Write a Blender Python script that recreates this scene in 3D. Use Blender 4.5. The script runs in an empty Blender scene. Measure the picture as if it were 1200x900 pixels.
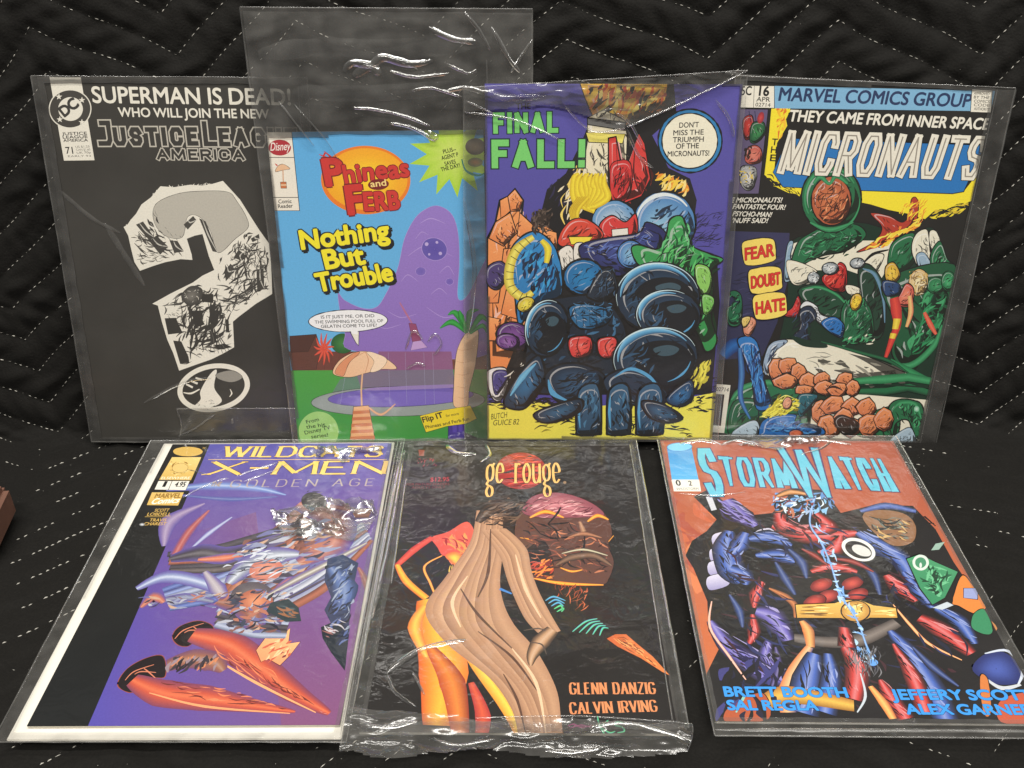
import bpy, math, random
import numpy as np
from mathutils import Vector, Matrix, noise
from mathutils.geometry import tessellate_polygon
C = bpy.context.scene.collection
SC = bpy.context.scene

# ------------------------------------------------------------------ camera, world, lamps, exposure
FPX, PITCH, ROLL, CAMH, LEAN, YB = 1145.175, 0.547134, -0.007877, 0.41886, 0.168540, 0.61327
cam = bpy.data.cameras.new('camera'); cam_o = bpy.data.objects.new('camera', cam); C.objects.link(cam_o)
cam.sensor_width = 36.0; cam.lens = 36.0 * FPX / 1200.0; cam.clip_start = 0.02; cam.clip_end = 100
fw = Vector((0, math.cos(PITCH), -math.sin(PITCH))); upv = Vector((0, math.sin(PITCH), math.cos(PITCH))); rv = Vector((1, 0, 0))
cr = math.cos(ROLL) * rv + math.sin(ROLL) * upv; cu = -math.sin(ROLL) * rv + math.cos(ROLL) * upv
mw = Matrix((cr, cu, -fw)).transposed().to_4x4(); mw.translation = (0, 0, CAMH); cam_o.matrix_world = mw
SC.camera = cam_o
SC.view_settings.view_transform = 'Standard'; SC.view_settings.look = 'None'; SC.view_settings.exposure = 0.0; SC.view_settings.gamma = 1.0
SC.render.engine = 'CYCLES'
SC.cycles.max_bounces = 10; SC.cycles.transparent_max_bounces = 24; SC.cycles.caustics_reflective = False; SC.cycles.caustics_refractive = False
wd = bpy.data.worlds.new('World'); SC.world = wd; wd.use_nodes = True
wb = wd.node_tree.nodes['Background']; wb.inputs[0].default_value = (1.0, 0.97, 0.92, 1); wb.inputs[1].default_value = 0.10
def ceiling_lamp(x, y, z, sx, sy, watts, target, spread=180):
    l = bpy.data.lights.new('ceiling_lamp', 'AREA'); l.shape = 'RECTANGLE'; l.size = sx; l.size_y = sy; l.energy = watts; l.color = (1.0, 0.965, 0.90)
    o = bpy.data.objects.new('ceiling_lamp', l); C.objects.link(o); o.location = (x, y, z)
    o.rotation_euler = (Vector(target) - Vector((x, y, z))).to_track_quat('-Z', 'Y').to_euler()
ceiling_lamp(-0.55, 0.25, 2.3, 1.2, 0.16, 26, (-0.55, 0.25, 0))
ceiling_lamp(0.75, 0.25, 2.3, 1.2, 0.16, 26, (0.75, 0.25, 0))
ceiling_lamp(-0.3, -1.0, 2.3, 1.2, 0.16, 34, (-0.1, -0.2, 0))
ceiling_lamp(0.9, -1.0, 2.3, 1.2, 0.16, 30, (0.6, -0.2, 0))

# ------------------------------------------------------------------ materials
def lin(h):
    v = [k / 255 for k in (TINTS[h] if isinstance(h, int) else h)]
    return [k / 12.92 if k <= .04045 else ((k + .055) / 1.055) ** 2.4 for k in v]
def newmat(name):
    m = bpy.data.materials.new(name); m.use_nodes = True
    nt = m.node_tree; return m, nt, nt.nodes, nt.links, nt.nodes['Principled BSDF']
def print_mat(name, seed, wave, fine, rough, haze, coat=1.0, stretch=(1, 1, 1)):
    """printed paper seen through the clear film that clings to it: paper colour below, glossy film coat with its own wrinkles"""
    m, nt, N, L, b = newmat(name)
    at = N.new('ShaderNodeAttribute'); at.attribute_name = 'ink'
    tc = N.new('ShaderNodeTexCoord')
    mp = N.new('ShaderNodeMapping'); mp.inputs['Location'].default_value = (seed * 1.7, seed * .9, seed); L.new(tc.outputs['Object'], mp.inputs['Vector'])
    gr = N.new('ShaderNodeTexNoise'); gr.inputs['Scale'].default_value = 900; gr.inputs['Detail'].default_value = 2; L.new(mp.outputs[0], gr.inputs['Vector'])
    mr = N.new('ShaderNodeMapRange'); mr.inputs[3].default_value = .86; mr.inputs[4].default_value = 1.12; L.new(gr.outputs['Fac'], mr.inputs[0])
    mx = N.new('ShaderNodeMix'); mx.data_type = 'RGBA'; mx.blend_type = 'MULTIPLY'; mx.inputs[0].default_value = 1; L.new(at.outputs['Color'], mx.inputs[6]); L.new(mr.outputs[0], mx.inputs[7])
    hz = N.new('ShaderNodeTexNoise'); hz.inputs['Scale'].default_value = 22; hz.inputs['Detail'].default_value = 4; L.new(mp.outputs[0], hz.inputs['Vector'])
    hr = N.new('ShaderNodeMapRange'); hr.inputs[3].default_value = haze * .5; hr.inputs[4].default_value = haze * 1.5; L.new(hz.outputs['Fac'], hr.inputs[0])
    veil = N.new('ShaderNodeMix'); veil.data_type = 'RGBA'; veil.inputs[7].default_value = (.62, .59, .54, 1); L.new(hr.outputs[0], veil.inputs[0]); L.new(mx.outputs[2], veil.inputs[6])
    L.new(veil.outputs[2], b.inputs['Base Color'])
    b.inputs['Roughness'].default_value = .55; b.inputs['Specular IOR Level'].default_value = .25
    b.inputs['Coat Weight'].default_value = coat; b.inputs['Coat Roughness'].default_value = rough; b.inputs['Coat IOR'].default_value = 1.5
    mp2 = N.new('ShaderNodeMapping'); mp2.inputs['Location'].default_value = (seed, seed * 2.1, 0); mp2.inputs['Scale'].default_value = stretch; L.new(tc.outputs['Object'], mp2.inputs['Vector'])
    n1 = N.new('ShaderNodeTexNoise'); n1.inputs['Scale'].default_value = 16; n1.inputs['Detail'].default_value = 2.5; n1.inputs['Distortion'].default_value = .8; L.new(mp2.outputs[0], n1.inputs['Vector'])
    n2 = N.new('ShaderNodeTexNoise'); n2.inputs['Scale'].default_value = 75; n2.inputs['Detail'].default_value = 2; n2.inputs['Distortion'].default_value = 1.5; L.new(mp2.outputs[0], n2.inputs['Vector'])
    b1 = N.new('ShaderNodeBump'); b1.inputs['Strength'].default_value = 1; b1.inputs['Distance'].default_value = wave; L.new(n1.outputs['Fac'], b1.inputs['Height'])
    b2 = N.new('ShaderNodeBump'); b2.inputs['Strength'].default_value = 1; b2.inputs['Distance'].default_value = fine; L.new(n2.outputs['Fac'], b2.inputs['Height']); L.new(b1.outputs[0], b2.inputs['Normal'])
    L.new(b2.outputs[0], b.inputs['Coat Normal'])
    return m
def film_mat(name, haze, gloss, rough, tint=.94, fuzz=.6):
    m, nt, N, L, b = newmat(name); N.remove(b); out = N['Material Output']
    tr = N.new('ShaderNodeBsdfTransparent'); tr.inputs[0].default_value = (tint, tint, tint, 1)
    gl = N.new('ShaderNodeBsdfGlossy'); gl.inputs['Roughness'].default_value = rough; gl.inputs['Color'].default_value = (1, 1, 1, 1)
    df = N.new('ShaderNodeBsdfDiffuse'); df.inputs[0].default_value = (.62, .6, .56, 1)
    tc = N.new('ShaderNodeTexCoord'); nz = N.new('ShaderNodeTexNoise'); nz.inputs['Scale'].default_value = 60; nz.inputs['Detail'].default_value = 4; L.new(tc.outputs['Object'], nz.inputs['Vector'])
    bp = N.new('ShaderNodeBump'); bp.inputs['Distance'].default_value = .0012; bp.inputs['Strength'].default_value = fuzz; L.new(nz.outputs['Fac'], bp.inputs['Height']); L.new(bp.outputs[0], gl.inputs['Normal'])
    fr = N.new('ShaderNodeFresnel'); fr.inputs[0].default_value = 1.5; L.new(bp.outputs[0], fr.inputs['Normal'])
    mu = N.new('ShaderNodeMath'); mu.operation = 'MULTIPLY'; mu.inputs[1].default_value = gloss; L.new(fr.outputs[0], mu.inputs[0])
    cl = N.new('ShaderNodeMath'); cl.operation = 'MINIMUM'; cl.inputs[1].default_value = .8; L.new(mu.outputs[0], cl.inputs[0])
    m1 = N.new('ShaderNodeMixShader'); L.new(cl.outputs[0], m1.inputs[0]); L.new(tr.outputs[0], m1.inputs[1]); L.new(gl.outputs[0], m1.inputs[2])
    hz = N.new('ShaderNodeMath'); hz.operation = 'MULTIPLY'; hz.inputs[1].default_value = haze * 2; L.new(nz.outputs['Fac'], hz.inputs[0])
    m2 = N.new('ShaderNodeMixShader'); L.new(hz.outputs[0], m2.inputs[0]); L.new(m1.outputs[0], m2.inputs[1]); L.new(df.outputs[0], m2.inputs[2])
    L.new(m2.outputs[0], out.inputs['Surface'])
    return m
def plain_mat(name, col, rough=.6, scale=200, var=.15, bump=0.0, sheen=0.0, spec=.3):
    m, nt, N, L, b = newmat(name)
    tc = N.new('ShaderNodeTexCoord'); nz = N.new('ShaderNodeTexNoise'); nz.inputs['Scale'].default_value = scale; nz.inputs['Detail'].default_value = 5; L.new(tc.outputs['Object'], nz.inputs['Vector'])
    mr = N.new('ShaderNodeMapRange'); mr.inputs[3].default_value = 1 - var; mr.inputs[4].default_value = 1 + var; L.new(nz.outputs['Fac'], mr.inputs[0])
    mx = N.new('ShaderNodeMix'); mx.data_type = 'RGBA'; mx.blend_type = 'MULTIPLY'; mx.inputs[0].default_value = 1; mx.inputs[6].default_value = (*col, 1); L.new(mr.outputs[0], mx.inputs[7]); L.new(mx.outputs[2], b.inputs['Base Color'])
    b.inputs['Roughness'].default_value = rough; b.inputs['Specular IOR Level'].default_value = spec
    if sheen: b.inputs['Sheen Weight'].default_value = sheen; b.inputs['Sheen Roughness'].default_value = .5
    if bump:
        bp = N.new('ShaderNodeBump'); bp.inputs['Distance'].default_value = bump; L.new(nz.outputs['Fac'], bp.inputs['Height']); L.new(bp.outputs[0], b.inputs['Normal'])
    return m
M_PAPER = plain_mat('page_paper', (.62, .58, .49), .7, 300, .12)
M_BOARD = plain_mat('white_board', (.80, .765, .68), .45, 120, .03)
M_CLOTH = plain_mat('black_quilt_cloth', (.0070, .0063, .0052), .8, 650, .6, .0004, .03, .2)
M_THREAD = plain_mat('white_thread', (.50, .48, .43), .8, 900, .4)
M_WOOD = plain_mat('brown_wood', (.17, .085, .06), .55, 60, .3)
M_FILM = film_mat('clear_film', .075, 1.3, .16)
M_SEAM = film_mat('film_seam', .10, .9, .25, .94, .2)
M_CREASE = film_mat('film_crease', .05, 2.6, .15, .94, .35)
M_GLARE = film_mat('lifted_film', .05, 4.5, .20)

# ------------------------------------------------------------------ helpers
def link(name, me, parent=None, mats=()):
    o = bpy.data.objects.new(name, me); C.objects.link(o)
    for m in mats: me.materials.append(m)
    if parent: o.parent = parent
    return o
def mesh_from(name, v, f, smooth=False):
    me = bpy.data.meshes.new(name); me.from_pydata([tuple(p) for p in v], [], [tuple(k) for k in f]); me.validate(); me.update()
    if smooth: me.polygons.foreach_set('use_smooth', [True] * len(me.polygons))
    return me
def thing(name, label, cat, group=None, mat=None):
    o = bpy.data.objects.new(name, None); C.objects.link(o); o.empty_display_size = .02
    o['label'] = label; o['category'] = cat
    if group: o['group'] = group
    if mat is not None: o.matrix_world = mat
    return o
def box_bm(x0, x1, y0, y1, z0, z1, bev=.0003):
    import bmesh
    bm = bmesh.new(); bmesh.ops.create_cube(bm, size=1)
    for v in bm.verts: v.co = Vector(((x0 + x1) / 2 + v.co.x * (x1 - x0), (y0 + y1) / 2 + v.co.y * (y1 - y0), (z0 + z1) / 2 + v.co.z * (z1 - z0)))
    bmesh.ops.bevel(bm, geom=bm.edges[:], offset=bev, segments=2, affect='EDGES')
    me = bpy.data.meshes.new('box'); bm.to_mesh(me); bm.free(); return me
def spline(p, closed=False, k=6):
    p = np.asarray(p, float); n = len(p); out = []
    if n < 3 and not closed: return p
    for i in range(n if closed else n - 1):
        if closed: a, b, c, d = p[(i - 1) % n], p[i], p[(i + 1) % n], p[(i + 2) % n]
        else: a, b, c, d = p[max(i - 1, 0)], p[i], p[i + 1], p[min(i + 2, n - 1)]
        for j in range(k):
            t = j / k; out.append(.5 * (2 * b + (c - a) * t + (2 * a - 5 * b + 4 * c - d) * t * t + (3 * b - a - 3 * c + d) * t ** 3))
    if not closed: out.append(p[-1])
    return np.array(out)
def inside(pt, poly):
    x, y = pt; r = False; j = len(poly) - 1
    for i in range(len(poly)):
        xi, yi = poly[i]; xj, yj = poly[j]
        if (yi > y) != (yj > y) and x < (xj - xi) * (y - yi) / (yj - yi) + xi: r = not r
        j = i
    return r

# ------------------------------------------------------------------ lettering
_gl = {}
def _measure(s, off=0.0, want=False):
    c = bpy.data.curves.new('glyph', 'FONT'); c.body = s; c.offset = off; c.resolution_u = 4
    o = bpy.data.objects.new('glyph', c); C.objects.link(o)
    me = o.to_mesh() ; me.calc_loop_triangles()
    v = np.array([x.co[:2] for x in me.vertices]) if len(me.vertices) else np.zeros((0, 2))
    t = [tuple(k.vertices) for k in me.loop_triangles]
    o.to_mesh_clear(); bpy.data.objects.remove(o); bpy.data.curves.remove(c)
    return v, t
_H = _measure('H')[0]; CAP = _H[:, 1].max(); _HH = _measure('HH')[0]; _HHW = _HH[:, 0].max() - _HH[:, 0].min()
def glyph(ch, off):
    k = (ch, off)
    if k not in _gl:
        v, t = _measure(ch, off * CAP)
        if (ch, 'a') not in _gl:
            w = _measure('H' + ch + 'H')[0]; _gl[(ch, 'a')] = (w[:, 0].max() - w[:, 0].min() - _HHW) / CAP
        _gl[k] = (v / CAP, t)
    return _gl[k]
STROKE = {
 'A': (1, [[(0, 0), (.5, 1), (1, 0)], [(.2, .34), (.8, .34)]]), 'B': (.85, [[(0, 0), (0, 1), (.7, 1), (.92, .86), (.92, .67), (.7, .53), (0, .53)], [(.7, .53), (1, .38), (1, .15), (.75, 0), (0, 0)]]),
 'C': (.9, [[(1, .74), (1, .8), (.8, 1), (.22, 1), (0, .78), (0, .22), (.22, 0), (.8, 0), (1, .2), (1, .27)]]), 'D': (.9, [[(0, 0), (0, 1), (.72, 1), (1, .75), (1, .25), (.72, 0), (0, 0)]]),
 'E': (.75, [[(1, 1), (0, 1), (0, 0), (1, 0)], [(0, .52), (.8, .52)]]), 'F': (.75, [[(1, 1), (0, 1), (0, 0)], [(0, .52), (.8, .52)]]),
 'G': (.95, [[(1, .78), (.8, 1), (.22, 1), (0, .78), (0, .22), (.22, 0), (.8, 0), (1, .2), (1, .46), (.58, .46)]]), 'H': (.9, [[(0, 0), (0, 1)], [(1, 0), (1, 1)], [(0, .5), (1, .5)]]),
 'I': (0, [[(0, 0), (0, 1)]]), 'J': (.75, [[(.35, 1), (1, 1), (1, .2), (.8, 0), (0, 0)]]), 'L': (.72, [[(0, 1), (0, 0), (1, 0)]]),
 'M': (1.3, [[(0, 0), (.06, 1), (.5, .1), (.94, 1), (1, 0)]]), 'N': (.95, [[(0, 0), (0, 1), (1, 0), (1, 1)]]),
 'O': (.95, [[(.5, 1), (.22, 1), (0, .78), (0, .22), (.22, 0), (.78, 0), (1, .22), (1, .78), (.78, 1), (.5, 1)]]), 'R': (.9, [[(0, 0), (0, 1), (.75, 1), (1, .85), (1, .6), (.75, .46), (0, .46)], [(.55, .46), (1, 0)]]),
 'S': (.85, [[(1, .78), (.8, 1), (.2, 1), (0, .82), (0, .66), (.2, .53), (.8, .47), (1, .34), (1, .18), (.8, 0), (.2, 0), (0, .2)]]), 'T': (.85, [[(0, 1), (1, 1)], [(.5, 1), (.5, 0)]]),
 'U': (.9, [[(0, 1), (0, .22), (.22, 0), (.78, 0), (1, .22), (1, 1)]]), 'V': (1, [[(0, 1), (.5, 0), (1, 1)]]), 'W': (1.4, [[(0, 1), (.25, 0), (.5, .95), (.75, 0), (1, 1)]]),
 'X': (1, [[(0, 1), (1, 0)], [(0, 0), (1, 1)]]), 'Z': (.9, [[(0, 1), (1, 1), (0, 0), (1, 0)]]), '-': (.6, [[(0, .5), (1, .5)]]), '!': (0, [[(0, 1), (0, .48)], [(0, .06), (0, .02)]]), ' ': (.35, []),
 'g': (.42, [[(.5, .62), (.1, .52), (0, .35), (.1, .15), (.5, .06), (.9, .15), (1, .35), (.9, .52), (.5, .62)], [(.85, .55), (1.1, .66)], [(.3, .06), (.1, -.05), (.8, -.14), (1, -.28), (.8, -.42), (.3, -.42), (.05, -.28), (.3, -.12)]]),
 'e': (.40, [[(.02, .34), (1, .36), (.92, .55), (.5, .66), (.1, .52), (0, .3), (.12, .08), (.5, 0), (.98, .12)]]), 'r': (.32, [[(.1, 0), (.1, .66)], [(.1, .48), (.5, .64), (1, .6)], [(-.3, 0), (.5, 0)]]),
 'o': (.42, [[(.5, .66), (.12, .52), (0, .33), (.12, .12), (.5, 0), (.88, .12), (1, .33), (.88, .52), (.5, .66)]]), 'u': (.42, [[(0, .64), (0, .18), (.3, 0), (.7, .04), (1, .25)], [(1, .64), (1, 0)]]),
}

# ------------------------------------------------------------------ printed covers: flat ink shapes laid on the paper sheet
class Print:
    def __init__(self, clip):
        self.clip = clip; self.parts = {}; self.inked = False; self.ink_k = 1.0
        self.cell = 1.5; self.top = np.zeros((int((clip[1] - clip[0]) / 1.5) + 2, int((clip[3] - clip[2]) / 1.5) + 2))
    def buf(self, part): return self.parts.setdefault(part, ([], [], []))
    def tris(self, part, pts, cols, tri, dz=2e-6, climb=0):
        if climb and len(pts):
            tri = list(tri); g = max(1, climb)
            for i in range(0, len(tri), g):
                sub = tri[i:i + g]; ids = sorted({k for t in sub for k in t}); mp = {k: j for j, k in enumerate(ids)}
                self.tris(part, [pts[k] for k in ids], [cols[k] for k in ids], [tuple(mp[k] for k in t) for t in sub], dz if i == 0 else 3e-7)
            return
        V, Co, F = self.buf(part); x0, x1, y0, y1 = self.clip
        pts = np.asarray(pts, float)
        if len(pts) == 0: return
        lo = np.floor((pts.min(0) - (x0, y0)) / self.cell).astype(int); hi = np.floor((pts.max(0) - (x0, y0)) / self.cell).astype(int) + 1
        lo = np.clip(lo, 0, np.array(self.top.shape) - 1); hi = np.clip(hi, lo + 1, self.top.shape)
        area = self.top[lo[0]:hi[0], lo[1]:hi[1]]; z = float(area.max()) + max(dz, 8e-7) if dz > 4e-7 else float(area.max()) + 5e-7; area[:] = z   # each shape rests on what it overlaps
        ok = (pts[:, 0].min() >= x0 and pts[:, 0].max() <= x1 and pts[:, 1].min() >= y0 and pts[:, 1].max() <= y1)
        if ok:
            b = len(V)
            for p, c in zip(pts, cols): V.append((p[0] * .001, p[1] * .001, z)); Co.append(c)
            for t in tri:
                a, d, e = (pts[k] for k in t)
                s = (d[0] - a[0]) * (e[1] - a[1]) - (d[1] - a[1]) * (e[0] - a[0])
                if abs(s) < 1e-9: continue
                F.append(tuple(b + k for k in (t if s > 0 else t[::-1])))
            return
        for t in tri:
            poly = [(pts[k][0], pts[k][1], *cols[k]) for k in t]
            for ax, lim, sg in ((0, x0, 1), (0, x1, -1), (1, y0, 1), (1, y1, -1)):
                q = []
                for i in range(len(poly)):
                    a, d = poly[i], poly[(i + 1) % len(poly)]; ia = sg * (a[ax] - lim) >= 0; idd = sg * (d[ax] - lim) >= 0
                    if ia: q.append(a)
                    if ia != idd:
                        u = (lim - a[ax]) / (d[ax] - a[ax]); q.append(tuple(a[k] + u * (d[k] - a[k]) for k in range(5)))
                poly = q
                if not poly: break
            if len(poly) < 3: continue
            s = sum(poly[i][0] * poly[(i + 1) % len(poly)][1] - poly[(i + 1) % len(poly)][0] * poly[i][1] for i in range(len(poly)))
            if abs(s) < 1e-7: continue
            if s < 0: poly = poly[::-1]
            b = len(V)
            for p in poly: V.append((p[0] * .001, p[1] * .001, z)); Co.append(p[2:5])
            for i in range(1, len(poly) - 1): F.append((b, b + i, b + i + 1))
    def poly(self, part, pts, col, smooth, ink, col2, ang, inkc, dz=2e-6):
        p = spline(pts, True, 6) if smooth else np.asarray(pts, float)
        c1 = np.array(lin(col)); cols = [c1] * len(p)
        if col2:
            d = np.array((math.cos(math.radians(ang)), math.sin(math.radians(ang)))); t = p @ d; t = (t - t.min()) / max(np.ptp(t), 1e-6); c2 = np.array(lin(col2)); cols = [c1 + (c2 - c1) * k for k in t]
        tri = tessellate_polygon([[Vector((q[0], q[1], 0)) for q in p]])
        self.tris(part, p, cols, tri, dz)
        if ink and self.inked and part == 'artwork': self.shade(part, p, c1)
        if ink: self.outline(part, p, ink, inkc)
    def outline(self, part, p, w, inkc):
        w = w * self.ink_k; q = np.vstack([p, p[:2]]); n = len(q); ws = [w * (.55 + .55 * noise.noise(Vector((k[0] * .35, k[1] * .35, w)))+.25) for k in q]
        self.ribbon(part, q, ws, [inkc], 0)
    def ribbon(self, part, pts, ws, cols, smooth, dz=2e-6, climb=0):
        p = spline(pts, False, 6) if smooth and len(pts) > 2 else np.asarray(pts, float); n = len(p)
        if n < 2: return
        w = np.interp(np.linspace(0, 1, n), np.linspace(0, 1, len(ws)), ws)
        d = np.diff(p, axis=0); l = np.hypot(d[:, 0], d[:, 1]); l[l < 1e-9] = 1e-9; d = d / l[:, None]; nr = np.stack([-d[:, 1], d[:, 0]], 1)
        N = np.zeros((n, 2)); N[0] = nr[0]; N[-1] = nr[-1]
        for i in range(1, n - 1):
            m = nr[i - 1] + nr[i]; k = np.hypot(*m)
            N[i] = nr[i] if k < .3 else m / k / max(k / 2, .62)
        cl = [np.array(lin(c)) for c in cols]
        if len(cl) == 1: cl = cl * 2
        m = len(cl); V = []; K = []; T = []
        for i in range(n):
            for j in range(m): V.append(p[i] + N[i] * w[i] * (j / (m - 1) - .5)); K.append(cl[j])
        for i in range(n - 1):
            for j in range(m - 1):
                a = i * m + j; T += [(a, a + 1, a + m + 1), (a, a + m + 1, a + m)]
        self.tris(part, V, K, T, dz, climb)
    def blob(self, part, pts, cin, cout, smooth, ink, off, inkc):
        p = spline(pts, True, 5) if smooth else np.asarray(pts, float); c = p.mean(0); ext = np.ptp(p, axis=0)
        c2 = c + np.array((off[0] * ext[0], -off[1] * ext[1])) * .5
        a, b = np.array(lin(cin)), np.array(lin(cout)); n = len(p); V = []; K = []; T = []
        for r in (1, .8, .6, .4, .2, .02):
            s = 1 - r; s = s * s * (3 - 2 * s)
            for q in p: V.append(c + (c2 - c) * (1 - r) + (q - c) * r); K.append(b + (a - b) * s)
        for k in range(5):
            for i in range(n):
                j = (i + 1) % n; x = k * n; T += [(x + i, x + j, x + n + j), (x + i, x + n + j, x + n + i)]
        self.tris(part, V, K, T)
        if ink and self.inked and part == 'artwork': self.shade(part, p, b)
        if ink: self.outline(part, p, ink, inkc)
    def shade(self, part, p, c):
        """brush inking: a black crescent low on the right, a light line opposite, feathered strokes between"""
        if p is None or len(p) < 5: return
        if len(p) < 14: q0 = np.vstack([p, p[:1]]); p = np.vstack([q0[i] + (q0[i + 1] - q0[i]) * t for i in range(len(q0) - 1) for t in (0, .25, .5, .75)])
        ar = abs(.5 * np.sum(p[:, 0] * np.roll(p[:, 1], -1) - np.roll(p[:, 0], -1) * p[:, 1])); s = math.sqrt(ar)
        if s < 3 or s > 60: return
        m = p.mean(0); d = p - m; dn = d / np.maximum(np.hypot(d[:, 0], d[:, 1]), 1e-6)[:, None]; n = len(p)
        g = lambda k: [float(round(255 * (x * 12.92 if x < .0031308 else 1.055 * x ** (1 / 2.4) - .055))) for x in k]
        dark = g(c * .10); mid = g(c * .38); lite = g(c + (1 - c) * .35)
        for (ux, uy), sc_, w, col in (((.66, -.75), .84, .17, dark), ((-.62, .78), .80, .045, lite)):
            k = dn @ np.array((ux, uy)); i0 = int(np.argmax(k)); run = [i0]; i = i0
            while k[(i + 1) % n] > .15 and len(run) < n * .6: i += 1; run.append(i % n)
            i = i0
            while k[(i - 1) % n] > .15 and len(run) < n * .6: i -= 1; run.insert(0, i % n)
            q = [m + d[j] * sc_ for j in run]
            if len(q) > 3: self.ribbon(part, q, [.1, s * w * .8, s * w, s * w * .6, .1], [col], 0)
        sd = int(abs(m[0] * 7 + m[1] * 13)); ang = math.degrees(math.atan2(*(np.ptp(p, axis=0)[::-1]))) * (1 if sd % 2 else -1)
        sh = m + d * .86
        self.hatch(part, sh + np.array((.12, -.14)) * s, int(5 + s * .7), s * .34, s * .06, [dark, dark, mid], ang, 28, sd, .2)
        self.hatch(part, sh, int(3 + s * .35), s * .24, s * .035, [lite, mid], ang, 28, sd + 1, .2)
    def hatch(self, part, pts, n, ln, w, cols, ang, spread, seed, curve):
        r = random.Random(seed); p = np.asarray(pts, float); lo, hi = p.min(0), p.max(0); k = 0; tries = 0
        while k < n and tries < n * 12:
            tries += 1; q = np.array((r.uniform(lo[0], hi[0]), r.uniform(lo[1], hi[1])))
            if not inside(q, p): continue
            a = math.radians(ang + r.uniform(-spread, spread)); L = ln * r.uniform(.35, 1.1); d = np.array((math.cos(a), math.sin(a))); nn = np.array((-d[1], d[0])); e = q + d * L
            if not inside(e, p): L *= .45; e = q + d * L
            if not inside(e, p): continue
            mid = (q + e) / 2 + nn * L * min(curve, .24) * r.uniform(-1, 1)
            ww = w * r.uniform(.4, 1.15); self.ribbon(part, [q, mid, e], [ww * .25, ww, ww * .12], [r.choice(cols)], 1, 6e-7); k += 1
    def cracks(self, part, pts, cell, w, col, seed):
        r = random.Random(seed); p = np.asarray(pts, float); lo, hi = p.min(0) - cell, p.max(0) + cell
        nx, ny = int((hi[0] - lo[0]) / cell) + 2, int((hi[1] - lo[1]) / cell) + 2; g = {}
        for j in range(ny):
            for i in range(nx): g[i, j] = np.array((lo[0] + (i + .5 * (j % 2) + r.uniform(-.3, .3)) * cell, lo[1] + (j + r.uniform(-.3, .3)) * cell))
        for (i, j), q in g.items():
            for o in ((i + 1, j), (i, j + 1)):
                if o in g and r.random() < .85 and inside(q, p) and inside(g[o], p):
                    e = g[o]; m = (q + e) / 2 + np.array((r.uniform(-.15, .15), r.uniform(-.15, .15))) * cell
                    ww = w * r.uniform(.5, 1.4); self.ribbon(part, [q, m, e], [ww * .5, ww, ww * .5], [col], 1, 6e-7)
    def text(self, part, s, a, b, cap, passes, shear, font, track, jit):
        a, b = np.array(a), np.array(b); L = np.hypot(*(b - a)); ex = (b - a) / L; ey = np.array((-ex[1], ex[0])); r = random.Random(len(s) * 7 + int(cap * 10))
        if font == 'b':
            adv = []
            for ch in s:
                if ch != ' ': glyph(ch, 0)
                else: _gl.setdefault((' ', 'a'), .36)
                adv.append(_gl[(ch, 'a')] + track)
            g0 = glyph(s[0], 0)[0][:, 0].min() if s[0] != ' ' else 0
            g1 = glyph(s[-1], 0)[0][:, 0].max()
            tot = sum(adv[:-1]) + g1 - g0; sx = L / tot
            js = [(r.uniform(-1, 1) * .06 * jit, r.uniform(-1, 1) * .10 * jit) for _ in s]
            for off, col in passes:
                x = -g0; c = lin(col)
                for i, ch in enumerate(s):
                    if ch != ' ':
                        v, t = glyph(ch, 0); dy, ro = js[i]; nb = 8 if off > .045 else 4
                        ctr = np.array((v[:, 0].mean(), .5)); ca, sa = math.cos(ro), math.sin(ro); v = (v - ctr) @ np.array(((ca, sa), (-sa, ca))) + ctr
                        for kb in range(nb + 1 if off > .008 else 1):
                            q = v + (0 if kb == 0 else np.array((math.cos(kb * 2 * math.pi / nb + .4) * cap / sx, math.sin(kb * 2 * math.pi / nb + .4))) * off); q[:, 1] += dy
                            X = (q[:, 0] + x) * sx + shear * q[:, 1] * cap; Y = q[:, 1] * cap
                            self.tris(part, a + X[:, None] * ex + Y[:, None] * ey, [c] * len(q), t, 1e-6)
                    x += adv[i]
            return
        sw = passes[-1][0] * cap if font != 's' or len(passes) < 3 else passes[1][0] * cap
        ws = [STROKE[ch][0] for ch in s]; gap = (.16 + track) * cap
        fixed = len(s) * sw * (1 if font != 'e' else .8) + (len(s) - 1) * gap; u = (L - fixed) / max(sum(ws), .01)
        if u <= 0: gap *= .4; fixed = len(s) * sw + (len(s) - 1) * gap; u = max((L - fixed) / max(sum(ws), .01), cap * .15)
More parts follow.
